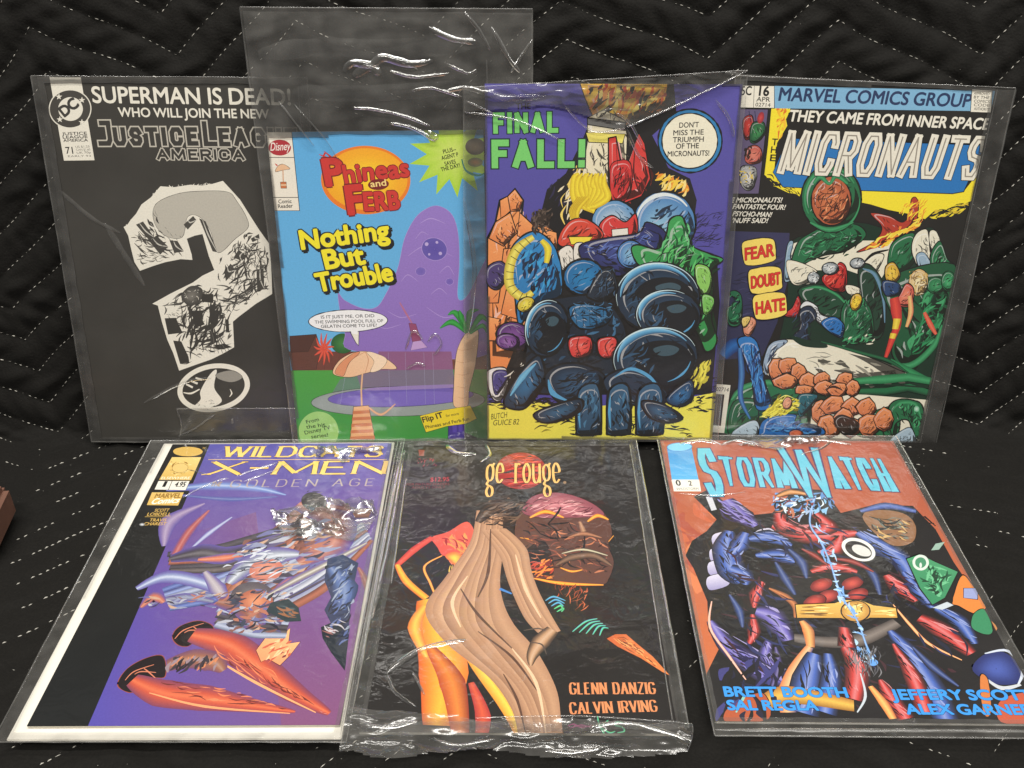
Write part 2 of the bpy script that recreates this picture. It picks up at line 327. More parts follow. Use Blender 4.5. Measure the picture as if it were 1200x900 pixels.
        for wf, col in passes:
            x = sw / 2; W = wf * cap
            for ch, wd_ in zip(s, ws):
                for pl in STROKE[ch][1]:
                    hh = cap - (sw if font in 'sw' else sw * .3)
                    q = np.array([(x + px * wd_ * u, (sw / 2 if font in 'sw' else sw * .15) + py * hh) for px, py in pl])
                    if font == 'r': q = spline(q, False, 6) if len(q) > 2 else q
                    d = np.diff(q, axis=0)
                    if font in 'er':
                        th = np.arctan2(d[:, 1], d[:, 0]) - math.radians(20); f = .22 + .9 * np.abs(np.sin(th)); f = np.append(f, f[-1])
                        ss = []; ex0 = W - sw
                        # each segment drawn by a broad pen
                        if font == 'e':
                            for i in range(len(d)):
                                k = sw * f[i] + max(ex0, 0); self._seg(part, q[i:i + 2], k, a, ex, ey, shear, col)
                                if abs(d[i][1]) > .75 * hh:
                                    for e in (q[i], q[i + 1]):
                                        if ch not in 'LDEBRUG' or True:
                                            self._seg(part, [e + np.array((-sw * .75, 0)), e + np.array((sw * .75, 0))], sw * .22 + max(ex0, 0), a, ex, ey, shear, col)
                        else:
                            A = [a + (k[0] + shear * k[1]) * ex + k[1] * ey for k in q]; self.ribbon(part, A, [sw * k * .9 + max(ex0, 0) for k in f], [col], 0, 1e-6, 2)
                    elif ch in 'MNWAVXZ':
                        for i in range(len(q) - 1):
                            u_ = d[i] / max(np.hypot(*d[i]), 1e-6) * W * .42; seg = [q[i] - u_, q[i + 1] + u_]
                            k0, k1 = (1.2, .7) if font == 'w' and (i % 2 == 0) else ((.7, 1.2) if font == 'w' else (1, 1))
                            self.ribbon(part, [a + (k[0] + shear * k[1]) * ex + k[1] * ey for k in seg], [W * k0, W * k1], [col], 0, 1e-6)
                    else:
                        if len(q) > 1:
                            e0 = (q[0] - q[1]) / max(np.hypot(*(q[0] - q[1])), 1e-6); e1 = (q[-1] - q[-2]) / max(np.hypot(*(q[-1] - q[-2])), 1e-6)
                            if np.hypot(*(q[0] - q[-1])) > 1e-6: q = q.copy(); q[0] = q[0] + e0 * W / 2; q[-1] = q[-1] + e1 * W / 2
                        A = [a + (k[0] + shear * k[1]) * ex + k[1] * ey for k in q]
                        wl = [W * 1.25, W * .55] if font == 'w' and len(pl) < 6 else [W]
                        if np.hypot(*(q[0] - q[-1])) < 1e-6: A = A + [A[1]]
                        self.ribbon(part, A, wl, [col], 0, 1e-6, 2)
                x += wd_ * u + sw * (1 if font != 'e' else .8) + gap
    def _seg(self, part, q, w, a, ex, ey, shear, col):
        self.ribbon(part, [a + (k[0] + shear * k[1]) * ex + k[1] * ey for k in q], [w], [col], 0, 1e-6)
    def run(self, ops):
        for o in ops:
            k = o[0]
            if k == 'P': self.poly(*o[1:])
            elif k == 'R': self.ribbon(*o[1:])
            elif k == 'B': self.blob(*o[1:])
            elif k == 'H': self.hatch(*o[1:])
            elif k == 'K': self.cracks(*o[1:])
            else: self.text(*o[1:])
    def build(self, parent, mat, names):
        cover = None
        for part, (V, Co, F) in self.parts.items():
            nm = names.get(part, part).split(' ')[0]; me = mesh_from(nm, V, F)
            at = me.color_attributes.new('ink', 'FLOAT_COLOR', 'POINT'); c = np.ones((len(V), 4), np.float32); c[:, :3] = np.array(Co, np.float32)
            if len(me.vertices) == len(V): at.data.foreach_set('color', c.ravel())
            o = link(nm, me, cover or parent, [mat]); cover = cover or o

# ------------------------------------------------------------------ the quilted blanket
CY, CZ, FIL = YB + .010, -.006, .012
FD = np.array((1.0, 0.0)); BD = np.array((math.sin(LEAN), math.cos(LEAN)))
def profile(s):
    """(y, z, ny, nz) along the cloth: s<0 on the flat, s>0 up the back"""
    s = np.asarray(s, float); y = np.where(s < 0, CY + s, CY + s * BD[0]); z = np.where(s < 0, CZ, CZ + s * BD[1])
    t = np.clip((s + FIL) / (2 * FIL), 0, 1); m = (s > -FIL) & (s < FIL)
    p0 = np.array((CY - FIL, CZ)); p1 = np.array((CY, CZ)); p2 = np.array((CY, CZ)) + FIL * BD
    by = (1 - t) ** 2 * p0[0] + 2 * t * (1 - t) * p1[0] + t * t * p2[0]; bz = (1 - t) ** 2 * p0[1] + 2 * t * (1 - t) * p1[1] + t * t * p2[1]
    y = np.where(m, by, y); z = np.where(m, bz, z)
    ang = np.where(s <= -FIL, 0, np.where(s >= FIL, math.pi / 2 - LEAN, t * (math.pi / 2 - LEAN)))
    return y, z, -np.sin(ang), np.cos(ang)
QA, QS, QH, QP = .0873, .0253, .0618, math.radians(10.2)
A0 = .2168 * math.cos(QP) + .2946 * math.sin(QP); B0 = -.2168 * math.sin(QP) + .2946 * math.cos(QP)
def wob(x, s): return .0055 * np.sin(x * 9 + s * 7) + .0030 * np.sin(x * 23 - s * 17 + 1.3) + .0012 * np.sin(x * 61 + s * 47), .0045 * np.sin(x * 8 - s * 13 + .7) + .0022 * np.sin(x * 29 + s * 21) + .0010 * np.sin(x * 70 - s * 38 + 2)
def quilt(x, s):
    dx, ds = wob(x, s); x, s = x + dx, s + ds
    a = x * math.cos(QP) + s * math.sin(QP) - A0; b = -x * math.sin(QP) + s * math.cos(QP) - B0
    t = np.abs(((a / QA + 1) % 2) - 1)          # 0 at peaks, 1 at valleys
    t = t + .03 * (np.cos(t * math.pi) )         # slightly eased turns
    return (b + QH * t) / QS
def cloth_height(x, s):
    q = quilt(x, s); d = np.abs(q - np.round(q)) * QS * .82
    puff = .0029 * (1 - np.exp(-(d / .0050) ** 1.2))
    big = .0016 * np.sin(x * 21 - s * 9 + 2 * np.sin(s * 14)) * np.sin(s * 26 + x * 8 + 1)
    w = .0013 * np.sin(x * 160 + 5 * np.sin(s * 60) + 40 * s) * np.sin(s * 47 + 3 * np.sin(x * 31)) + .0007 * np.sin(x * 310 - s * 120 + 4 * np.sin(s * 90 + x * 40))
    pk = .0005 * np.sin((x * .6 + s) * 900 + 6 * np.sin(x * 50)) * np.exp(-d / .004)
    lo = np.where(s < -FIL, .55, 1.0)
    return (puff + big - .0016 + w * (1 - np.exp(-d / .004)) + pk) * lo
def on_cloth(x, s, lift=0.0):
    y, z, ny, nz = profile(s); h = cloth_height(x, s) + lift
    return np.stack([np.broadcast_to(x, y.shape) if np.ndim(x) == 0 else x, y + ny * h, z + nz * h], -1)
blanket = thing('moving_blanket', 'black quilted moving blanket with white zigzag stitching under and behind all the comics', 'blanket')
nx, ns = 640, 470
X, S = np.meshgrid(np.linspace(-.72, .72, nx), np.linspace(-.56, .40, ns)); P3 = on_cloth(X.ravel(), S.ravel())
idx = np.arange(nx * ns).reshape(ns, nx); q = np.stack([idx[:-1, :-1], idx[:-1, 1:], idx[1:, 1:], idx[1:, :-1]], -1).reshape(-1, 4)
me = bpy.data.meshes.new('cloth'); me.vertices.add(len(P3)); me.vertices.foreach_set('co', P3.astype(np.float32).ravel())
me.loops.add(q.size); me.loops.foreach_set('vertex_index', q.astype(np.int32).ravel()); me.polygons.add(len(q)); me.polygons.foreach_set('loop_start', np.arange(0, q.size, 4, dtype=np.int32)); me.update(calc_edges=True)
me.polygons.foreach_set('use_smooth', [True] * len(me.polygons)); me.validate()
link('cloth', me, blanket, [M_CLOTH])
# thread dashes along every zigzag line
rg = random.Random(4); V = []; F = []
kmin, kmax = -30, 30
for k in range(kmin, kmax):
    # march along a; solve the line b = k*QS - QH*t(a), undo the wobble by fixed point
    a = np.arange(-.80, .45, .0004); t = np.abs(((a / QA + 1) % 2) - 1); t = t + .03 * np.cos(t * math.pi); b = k * QS - QH * t
    aa, bb = a + A0, b + B0; xq = aa * math.cos(QP) - bb * math.sin(QP); sq = aa * math.sin(QP) + bb * math.cos(QP); x, s = xq.copy(), sq.copy()
    for _ in range(4): dx, ds = wob(x, s); x, s = xq - dx, sq - ds
    arc = np.concatenate([[0], np.cumsum(np.hypot(np.diff(x), np.diff(s)))]); pos = rg.uniform(0, .004)
    while pos < arc[-1] - .004:
        ln = rg.uniform(.0020, .0031); i = np.interp([pos, pos + ln / 2, pos + ln], arc, np.arange(len(arc))); xs = np.interp(i, np.arange(len(arc)), x); ss = np.interp(i, np.arange(len(arc)), s)
        pos += ln + rg.uniform(.0015, .0025)
        if abs(xs[0]) > .47 or ss[0] < -.36 or ss[0] > .37: continue
        flat = ss[0] < -.004
        if rg.random() < (.25 if flat else .07) or (flat and noise.noise(Vector((float(xs[0]) * 26, float(ss[0]) * 26, k * 1.7))) < .06): continue
        c = on_cloth(xs, ss, 0.0001); y, z, ny, nz = profile(ss[1:2]); n = np.array((0, float(ny[0]), float(nz[0])))
        d = c[2] - c[0]; d = d / max(np.linalg.norm(d), 1e-9); sd = np.cross(n, d); wv = .00033 if not flat else .00020; b0 = len(V)
        for j, (m, hh) in enumerate(((.5, .00005), (1, .0006), (.5, .00005))):
            for o in (-1, 0, 1): V.append(c[j] + sd * o * wv * m + n * (hh if o == 0 else -.0002))
        for j in range(2):
            for o in range(2): F.append((b0 + j * 3 + o, b0 + j * 3 + o + 1, b0 + j * 3 + o + 4, b0 + j * 3 + o + 3))
link('stitching', mesh_from('stitching', V, F, True), blanket, [M_THREAD])
# lint caught on the cloth
V = []; F = []
for i in range(300):
    x = rg.uniform(-.36, .36); s = rg.uniform(-.31, .30) if i % 4 == 0 else rg.uniform(-.31, -.02); c = on_cloth(np.array([x]), np.array([s]), .0003)[0]; r = rg.uniform(.00012, .0005); b0 = len(V); th = rg.uniform(0, 3.14)
    e = np.array((math.cos(th), math.sin(th) * .7, math.sin(th) * .2)) * r * rg.uniform(1, 2.2); f = np.array((-math.sin(th), math.cos(th), 0)) * r * .6
    V += [c - e, c - f, c + e, c + f, c + np.array((0, -r * .5, r * .8))]; F += [(b0, b0 + 1, b0 + 4), (b0 + 1, b0 + 2, b0 + 4), (b0 + 2, b0 + 3, b0 + 4), (b0 + 3, b0, b0 + 4)]
lint = link('lint', mesh_from('lint', V, F), None, [M_THREAD]); lint['kind'] = 'stuff'; lint['label'] = 'pale lint specks scattered over the black blanket'; lint['category'] = 'lint'

# small brown wooden block cut by the left edge of the picture
blk = thing('wooden_block', 'brown wooden block lying at the far left edge on the black blanket', 'block')
blk.location = (-.3335, .497, .0); blk.rotation_euler = (0, 0, math.radians(8))
me = box_bm(-.075, .0, -.018, .03, -.001, .024, .004); link('body', me, blk, [M_WOOD])
me = box_bm(-.0755, -.03, -.0185, .0305, .006, .0085, .0003); link('groove', me, blk, [plain_mat('dark_groove', (.05, .025, .018), .7, 60, .3)])

# ------------------------------------------------------------------ film sheets
def fbm(x, y, z, sc, oct=3): return noise.fractal(Vector((x * sc, y * sc, z)), .7, 2.1, oct)
def film_sheet(name, parent, outline, hole, seed, amp=1.0, step=2.0, z0=.6, sc=.03, mat=None, bend=None, inner=.25, stretch=(1, 1)):
    """wrinkled clear sheet in the local frame (mm): outline polygon, cut out where the film clings to the cover (hole x0,x1,y0,y1)"""
    p = np.asarray(outline, float); lo, hi = p.min(0), p.max(0); nx = max(2, int((hi[0] - lo[0]) / step)); ny = max(2, int((hi[1] - lo[1]) / step)); V = []; ids = {}; F = []
    quad = len(p) == 4
    def co(i, j):
        if (i, j) in ids: return ids[i, j]
        u, v = i / nx, j / ny
        if quad: x, y = (p[0] * (1 - u) * (1 - v) + p[1] * u * (1 - v) + p[2] * u * v + p[3] * (1 - u) * v)
        else: x, y = lo[0] + u * (hi[0] - lo[0]), lo[1] + v * (hi[1] - lo[1])
        k = 1.0
        if hole:
            d = max(hole[0] - x, x - hole[1], hole[2] - y, y - hole[3]); k = inner + (1 - inner) * min(max(d / 6, 0), 1)
        h = fbm(x * stretch[0], y * stretch[1], seed, sc) ; r = 1 - abs(fbm(x * stretch[0] + 50, y * stretch[1], seed + 9, sc * 1.3, 2)) * 2
        z = z0 + amp * k * (abs(h) * 1.1 + .7 * max(r, 0) ** 3)
        x += .5 * fbm(y, seed, 3, .05); y += .5 * fbm(x, seed, 7, .05)
        if bend: z += bend(x, y)
        ids[i, j] = len(V); V.append((x * .001, y * .001, z * .001)); return ids[i, j]
    for j in range(ny):
        for i in range(nx):
            u, v = (i + .5) / nx, (j + .5) / ny
            if quad: c = p[0] * (1 - u) * (1 - v) + p[1] * u * (1 - v) + p[2] * u * v + p[3] * (1 - u) * v
            else:
                c = lo + np.array((u, v)) * (hi - lo)
                if not inside(c, p): continue
            if hole and hole[0] < c[0] < hole[1] and hole[2] < c[1] < hole[3]: continue
            F.append((co(i, j), co(i + 1, j), co(i + 1, j + 1), co(i, j + 1)))
    return link(name, mesh_from(name, V, F, True), parent, [mat or M_FILM])
def ridges(name, parent, lines, mat, closed=False):
    """raised folds or welded seams: (points mm, width mm, height mm, z mm)"""
    V = []; F = []
    for pts, w, h, z0 in lines:
        p = spline(pts, False, 7) if len(pts) > 2 else np.array([np.array(pts[0]) + (np.array(pts[1]) - np.array(pts[0])) * t for t in np.linspace(0, 1, 30)]); n = len(p); d = np.gradient(p, axis=0); d /= np.maximum(np.hypot(d[:, 0], d[:, 1]), 1e-6)[:, None]; b0 = len(V)
        for i in range(n):
            t = i / (n - 1); e = min(1, 6 * t, 6 * (1 - t)) if h > .3 else 1; nn = np.array((-d[i][1], d[i][0])); ww = w * (.35 + .65 * e) * (1 + .3 * noise.noise(Vector((p[i][0] * .12, p[i][1] * .12, w)))); jt = .25 * noise.noise(Vector((p[i][0] * .2, p[i][1] * .2, 5)))
            for k, (o, zz) in enumerate(((-.5, 0), (-.22, .72), (.05, 1), (.3, .62), (.5, 0))):
                q = p[i] + nn * (o * ww + jt); V.append((q[0] * .001, q[1] * .001, (z0 + zz * h * e) * .001))
        for i in range(n - 1):
            for k in range(4): a = b0 + i * 5 + k; F.append((a, a + 1, a + 6, a + 5))
    return link(name, mesh_from(name, V, F, True), parent, [mat])
def creases(parent, lines, mat):
    for l in lines: ridges('crease', parent, [l], mat)

# ------------------------------------------------------------------ comics
TINTS = [(0,0,0),(238,233,218),(8,8,10),(190,185,172),(60,58,54),(44,42,38),(90,87,80),(40,38,36),(50,48,44),(62,60,55),(206,202,190),(120,116,108),(150,146,136),(58,55,50),(45,43,40),(110,106,98),(196,190,176),(112,188,232),(92,172,226),(112,62,50),(86,46,38),(52,146,58),(74,160,64),(98,58,46),(78,46,38),(80,46,38),(64,130,60),(34,96,48),(206,64,48),(232,96,70),(142,112,190),(150,122,200),(176,150,214),(178,152,216),(92,78,166),(100,86,172),(112,94,180),(124,102,186),(190,172,222),(142,92,134),(122,112,134),(96,134,112),(150,160,156),(108,92,178),(122,104,192),(150,128,186),(176,176,206),(184,112,140),(148,72,110),(196,160,212),(240,192,150),(246,206,166),(206,140,104),(226,150,108),(250,222,190),(214,168,126),(240,196,152),(206,150,112),(236,178,124),(206,122,76),(222,160,118),(242,196,154),(238,194,152),(244,204,164),(208,156,116),(28,120,50),(58,172,74),(24,104,44),(62,44,140),(84,64,168),(20,22,24),(158,206,116),(30,60,30),(242,216,46),(40,40,30),(30,26,50),(246,246,246),(40,38,44),(240,232,216),(176,40,52),(246,236,226),(236,190,150),(214,160,118),(240,205,165),(176,214,64),(206,224,110),(184,218,74),(50,60,20),(110,92,70),(86,74,58),(40,130,116),(190,130,70),(120,130,80),(236,128,34),(255,214,40),(246,170,30),(200,52,40),(120,24,26),(206,52,46),(250,220,140),(12,22,40),(246,232,42),(74,68,150),(86,80,164),(18,16,20),(40,36,70),(30,26,60),(226,130,44),(246,196,70),(246,200,60),(240,150,50),(226,96,40),(250,226,120),(200,70,36),(24,18,18),(240,226,190),(246,214,110),(246,206,70),(238,150,50),(250,226,140),(234,224,192),(120,120,118),(240,226,110),(90,84,80),(216,62,58),(206,50,50),(60,10,16),(150,196,220),(74,130,186),(228,236,236),(50,80,140),(210,222,226),(96,150,196),(212,58,56),(232,228,216),(206,168,30),(248,226,60),(214,180,40),(190,150,26),(244,218,56),(200,160,30),(216,72,52),(244,222,70),(232,226,214),(66,80,150),(34,38,92),(14,14,30),(96,120,190),(140,190,220),(70,120,180),(232,138,78),(240,156,92),(226,132,74),(244,164,100),(120,50,26),(60,22,14),(248,178,120),(70,56,110),(226,222,222),(70,64,130),(36,116,176),(44,134,196),(10,16,34),(12,40,80),(60,160,214),(190,166,40),(246,234,110),(204,180,50),(60,52,20),(246,228,64),(240,226,90),(206,180,50),(50,38,32),(96,80,70),(30,22,20),(46,140,72),(60,160,84),(12,50,30),(100,200,110),(14,70,40),(140,200,96),(120,190,90),(110,200,130),(20,80,44),(236,224,84),(150,138,40),(200,186,60),(230,226,214),(128,80,150),(84,44,110),(150,100,170),(96,52,120),(22,34,50),(40,74,104),(60,108,146),(10,12,18),(48,84,116),(26,42,62),(14,18,26),(60,84,96),(86,160,206),(150,206,232),(206,230,236),(34,128,184),(26,104,160),(30,42,58),(60,90,120),(40,104,150),(14,22,34),(70,120,160),(236,96,84),(206,56,56),(110,20,24),(46,106,150),(120,186,216),(36,76,112),(20,32,48),(30,48,70),(38,68,96),(52,92,124),(12,18,28),(70,120,156),(48,96,130),(24,40,58),(50,110,160),(24,50,80),(40,36,20),(46,128,184),(240,234,210),(24,22,26),(24,20,40),(10,40,40),(120,206,110),(22,20,18),(40,42,74),(52,52,88),(26,26,50),(66,66,104),(246,226,50),(226,120,40),(246,190,50),(220,190,50),(34,116,186),(98,86,120),(206,60,50),(150,40,40),(60,140,80),(24,80,50),(30,34,70),(206,70,70),(150,40,50),(222,130,110),(190,86,76),(40,26,24),(226,222,214),(150,150,150),(30,30,34),(226,196,80),(10,44,30),(232,226,204),(30,106,66),(66,160,104),(20,80,50),(30,96,62),(212,124,78),(180,90,56),(70,30,18),(120,56,34),(236,160,110),(84,40,26),(178,58,40),(246,206,60),(238,130,50),(246,226,90),(250,226,60),(238,160,50),(150,176,196),(140,170,190),(26,70,48),(26,60,44),(90,130,160),(110,150,176),(60,100,110),(90,150,110),(22,84,52),(40,140,86),(50,150,92),(60,150,96),(70,170,110),(216,60,50),(178,36,36),(90,14,18),(240,110,90),(226,230,230),(120,130,136),(40,44,50),(240,240,236),(246,216,70),(214,170,40),(110,80,20),(216,60,56),(176,40,44),(220,222,224),(34,46,68),(40,110,180),(150,164,186),(14,18,30),(70,90,120),(246,210,80),(206,160,50),(38,66,110),(240,226,180),(214,180,120),(240,230,200),(130,100,60),(206,170,90),(232,140,110),(206,90,76),(226,76,60),(206,170,40),(246,220,80),(206,150,90),(240,200,130),(206,100,80),(200,60,50),(232,120,90),(150,170,192),(40,54,80),(220,226,230),(200,226,210),(120,190,150),(168,190,206),(26,90,56),(180,200,214),(200,112,72),(232,150,96),(46,30,24),(50,26,20),(18,52,110),(34,104,176),(44,120,190),(70,130,190),(80,150,210),(12,30,70),(234,170,140),(206,130,100),(226,196,110),(30,104,70),(26,96,110),(226,120,80),(190,84,56),(236,224,70),(206,190,50),(250,240,130),(120,110,30),(236,176,140),(214,140,110),(240,228,80),(200,184,50),(30,30,30),(128,180,214),(32,52,92),(238,232,216),(70,68,62),(236,230,214),(150,142,130),(246,218,104),(90,16,16),(214,50,40),(226,222,206),(40,38,40),(60,58,56),(128,78,118),(86,84,164),(82,74,164),(116,80,132),(14,18,20),(26,25,24),(26,18,22),(150,76,60),(214,130,100),(120,62,90),(161,74,74),(196,84,62),(220,112,76),(154,71,77),(220,116,80),(240,170,116),(110,70,100),(132,86,89),(150,100,80),(172,134,117),(128,83,91),(60,52,60),(150,130,140),(206,130,90),(40,34,40),(236,150,104),(246,186,130),(200,96,70),(250,200,150),(120,60,60),(110,44,40),(226,130,90),(52,60,116),(112,130,190),(70,80,140),(150,164,210),(60,66,120),(92,98,126),(176,184,206),(120,126,150),(120,124,150),(204,206,216),(96,98,124),(70,72,100),(140,146,176),(170,170,186),(96,56,50),(172,104,82),(130,78,66),(130,80,66),(196,132,104),(110,66,58),(80,48,46),(150,92,76),(176,120,98),(36,34,44),(84,78,86),(50,46,56),(50,46,54),(110,100,100),(40,36,46),(92,78,150),(103,109,175),(112,136,196),(170,186,220),(101,104,170),(87,87,155),(84,96,160),(123,131,177),(88,86,154),(123,106,161),(150,130,170),(172,156,185),(118,101,159),(134,81,113),(170,84,84),(187,122,120),(127,80,120),(134,131,183),(170,176,210),(187,191,215),(127,122,177),(77,68,106),(66,60,70),(109,104,110),(80,69,114),(154,96,111),(206,112,80),(214,143,117),(143,93,118),(128,89,118),(158,98,92),(196,140,124),(121,87,123),(123,80,111),(150,82,80),(172,120,117),(118,79,118),(84,80,80),(44,40,44),(30,28,32),(130,124,120),(92,84,120),(176,178,190),(176,112,92),(128,84,78),(62,56,72),(196,160,136),(106,108,156),(118,117,172),(140,150,190),(196,204,224),(113,110,168),(107,103,150),(150,152,170),(104,98,150),(134,123,161),(170,160,170),(187,179,185),(127,114,159),(145,95,114),(190,110,86),(202,141,122),(136,92,121),(123,120,162),(150,156,172),(206,210,220),(118,113,159),(222,150,126),(190,112,96),(150,160,180),(92,98,120),(60,58,70),(118,83,108),(140,88,74),(165,125,113),(113,82,115),(120,112,112),(84,76,84),(216,142,104),(170,96,76),(154,98,113),(206,116,84),(214,146,120),(143,95,120),(123,112,139),(150,140,130),(210,206,196),(118,105,141),(74,63,98),(60,52,56),(105,98,99),(77,66,107),(40,40,52),(60,66,84),(40,54,60),(70,86,92),(150,100,70),(46,54,84),(69,84,125),(88,110,160),(126,141,177),(64,79,118),(30,38,48),(84,100,150),(36,44,70),(24,28,36),(196,190,196),(150,100,96),(130,84,120),(141,90,100),(150,96,84),(172,131,120),(139,89,103),(214,176,92),(236,204,126),(150,112,44),(240,216,150),(226,194,120),(250,240,210),(236,232,220),(226,190,110),(250,244,226),(220,224,230),(120,120,120),(60,34,40),(246,206,110),(170,140,90),(176,160,156),(20,17,17),(34,28,26),(40,30,26),(30,24,24),(44,34,30),(92,58,48),(206,130,136),(140,72,84),(236,176,176),(90,34,46),(150,80,90),(206,84,30),(250,190,70),(214,110,40),(26,20,18),(44,28,24),(28,18,18),(140,76,60),(196,120,84),(60,34,28),(110,58,46),(20,12,14),(70,40,30),(190,130,96),(120,76,60),(196,150,116),(90,56,46),(140,106,84),(30,20,20),(20,14,14),(226,214,180),(196,70,50),(240,140,60),(120,40,36),(196,84,50),(120,50,34),(206,74,66),(226,96,76),(236,120,90),(160,40,44),(250,150,80),(250,206,80),(226,110,60),(176,46,48),(226,88,70),(190,56,50),(214,90,40),(246,190,60),(226,130,50),(226,120,60),(246,190,90),(214,80,60),(240,200,90),(206,90,40),(248,180,60),(226,120,50),(206,110,50),(246,190,80),(226,140,50),(248,206,80),(206,80,50),(170,50,50),(214,90,60),(176,70,40),(226,130,56),(140,50,36),(164,122,94),(192,148,114),(176,132,102),(172,128,98),(206,162,126),(186,140,108),(150,110,84),(184,140,108),(194,150,116),(200,156,120),(160,118,90),(92,62,48),(232,194,156),(122,93,71),(190,146,108),(202,168,138),(107,82,62),(24,19,18),(57,44,37),(84,66,54),(123,108,98),(51,40,34),(110,86,70),(60,44,38),(50,110,180),(110,180,220),(60,150,150),(60,170,110),(110,214,150),(60,190,130),(110,206,170),(70,130,200),(90,74,66),(80,66,60),(196,92,46),(226,130,70),(90,34,20),(246,170,100),(170,80,50),(206,110,70),(150,50,110),(170,60,130),(70,150,160),(100,206,150),(90,200,120),(196,56,46),(20,14,16),(110,30,32),(220,80,66),(40,20,10),(244,190,110),(150,120,90),(170,50,56),(120,44,46),(110,40,44),(150,50,60),(110,40,50),(140,70,60),(40,16,8),(222,140,90),(206,112,64),(158,80,64),(196,100,66),(170,80,60),(214,124,80),(150,144,190),(214,210,230),(200,196,216),(206,206,214),(67,61,108),(108,98,180),(152,144,201),(58,52,92),(14,12,16),(165,157,207),(40,36,90),(140,130,200),(46,62,108),(70,100,180),(128,145,201),(41,53,92),(144,158,207),(118,41,40),(200,62,58),(212,120,121),(99,36,37),(216,137,139),(206,80,70),(110,26,30),(226,140,80),(250,206,150),(206,110,60),(30,26,70),(130,124,200),(120,66,40),(206,130,80),(90,50,36),(226,160,130),(246,206,190),(206,140,120),(30,36,70),(44,50,96),(60,30,40),(26,28,50),(196,142,62),(232,190,96),(110,74,30),(246,220,140),(240,206,110),(190,136,60),(120,80,34),(250,230,160),(66,58,56),(132,122,116),(70,62,60),(200,110,60),(240,180,110),(150,80,50),(206,120,70),(240,190,140),(60,60,110),(206,120,60),(246,190,110),(180,90,50),(196,206,214),(150,100,40),(226,180,80),(170,110,50),(176,84,50),(130,200,190),(37,47,81),(54,74,132),(100,114,156),(34,42,70),(87,33,34),(145,48,46),(168,95,92),(75,30,31),(52,47,81),(81,73,132),(120,113,156),(46,41,70),(140,190,230),(90,140,200),(220,236,246),(90,130,200),(160,200,240),(120,170,230),(180,214,244),(100,160,230),(121,82,48),(206,136,72),(214,161,111),(102,70,43),(190,120,90),(170,190,220),(140,100,70),(30,40,90),(20,26,60),(206,170,110),(60,44,36),(110,120,110),(20,16,18),(52,134,92),(70,150,104),(16,60,40),(110,190,140),(24,84,56),(150,180,166),(226,132,60),(150,160,206),(226,150,80),(214,226,216),(70,140,104),(232,232,226),(22,22,26),(214,214,210),(70,90,170),(30,40,100),(206,214,230),(200,204,210),(90,90,96),(40,40,46),(130,130,134),(60,60,120),(92,180,232),(60,140,206),(120,196,236),(60,120,190),(238,234,222),(90,90,90),(70,50,96),(98,190,214),(10,20,40),(52,150,232)]   # printing inks, 0-255

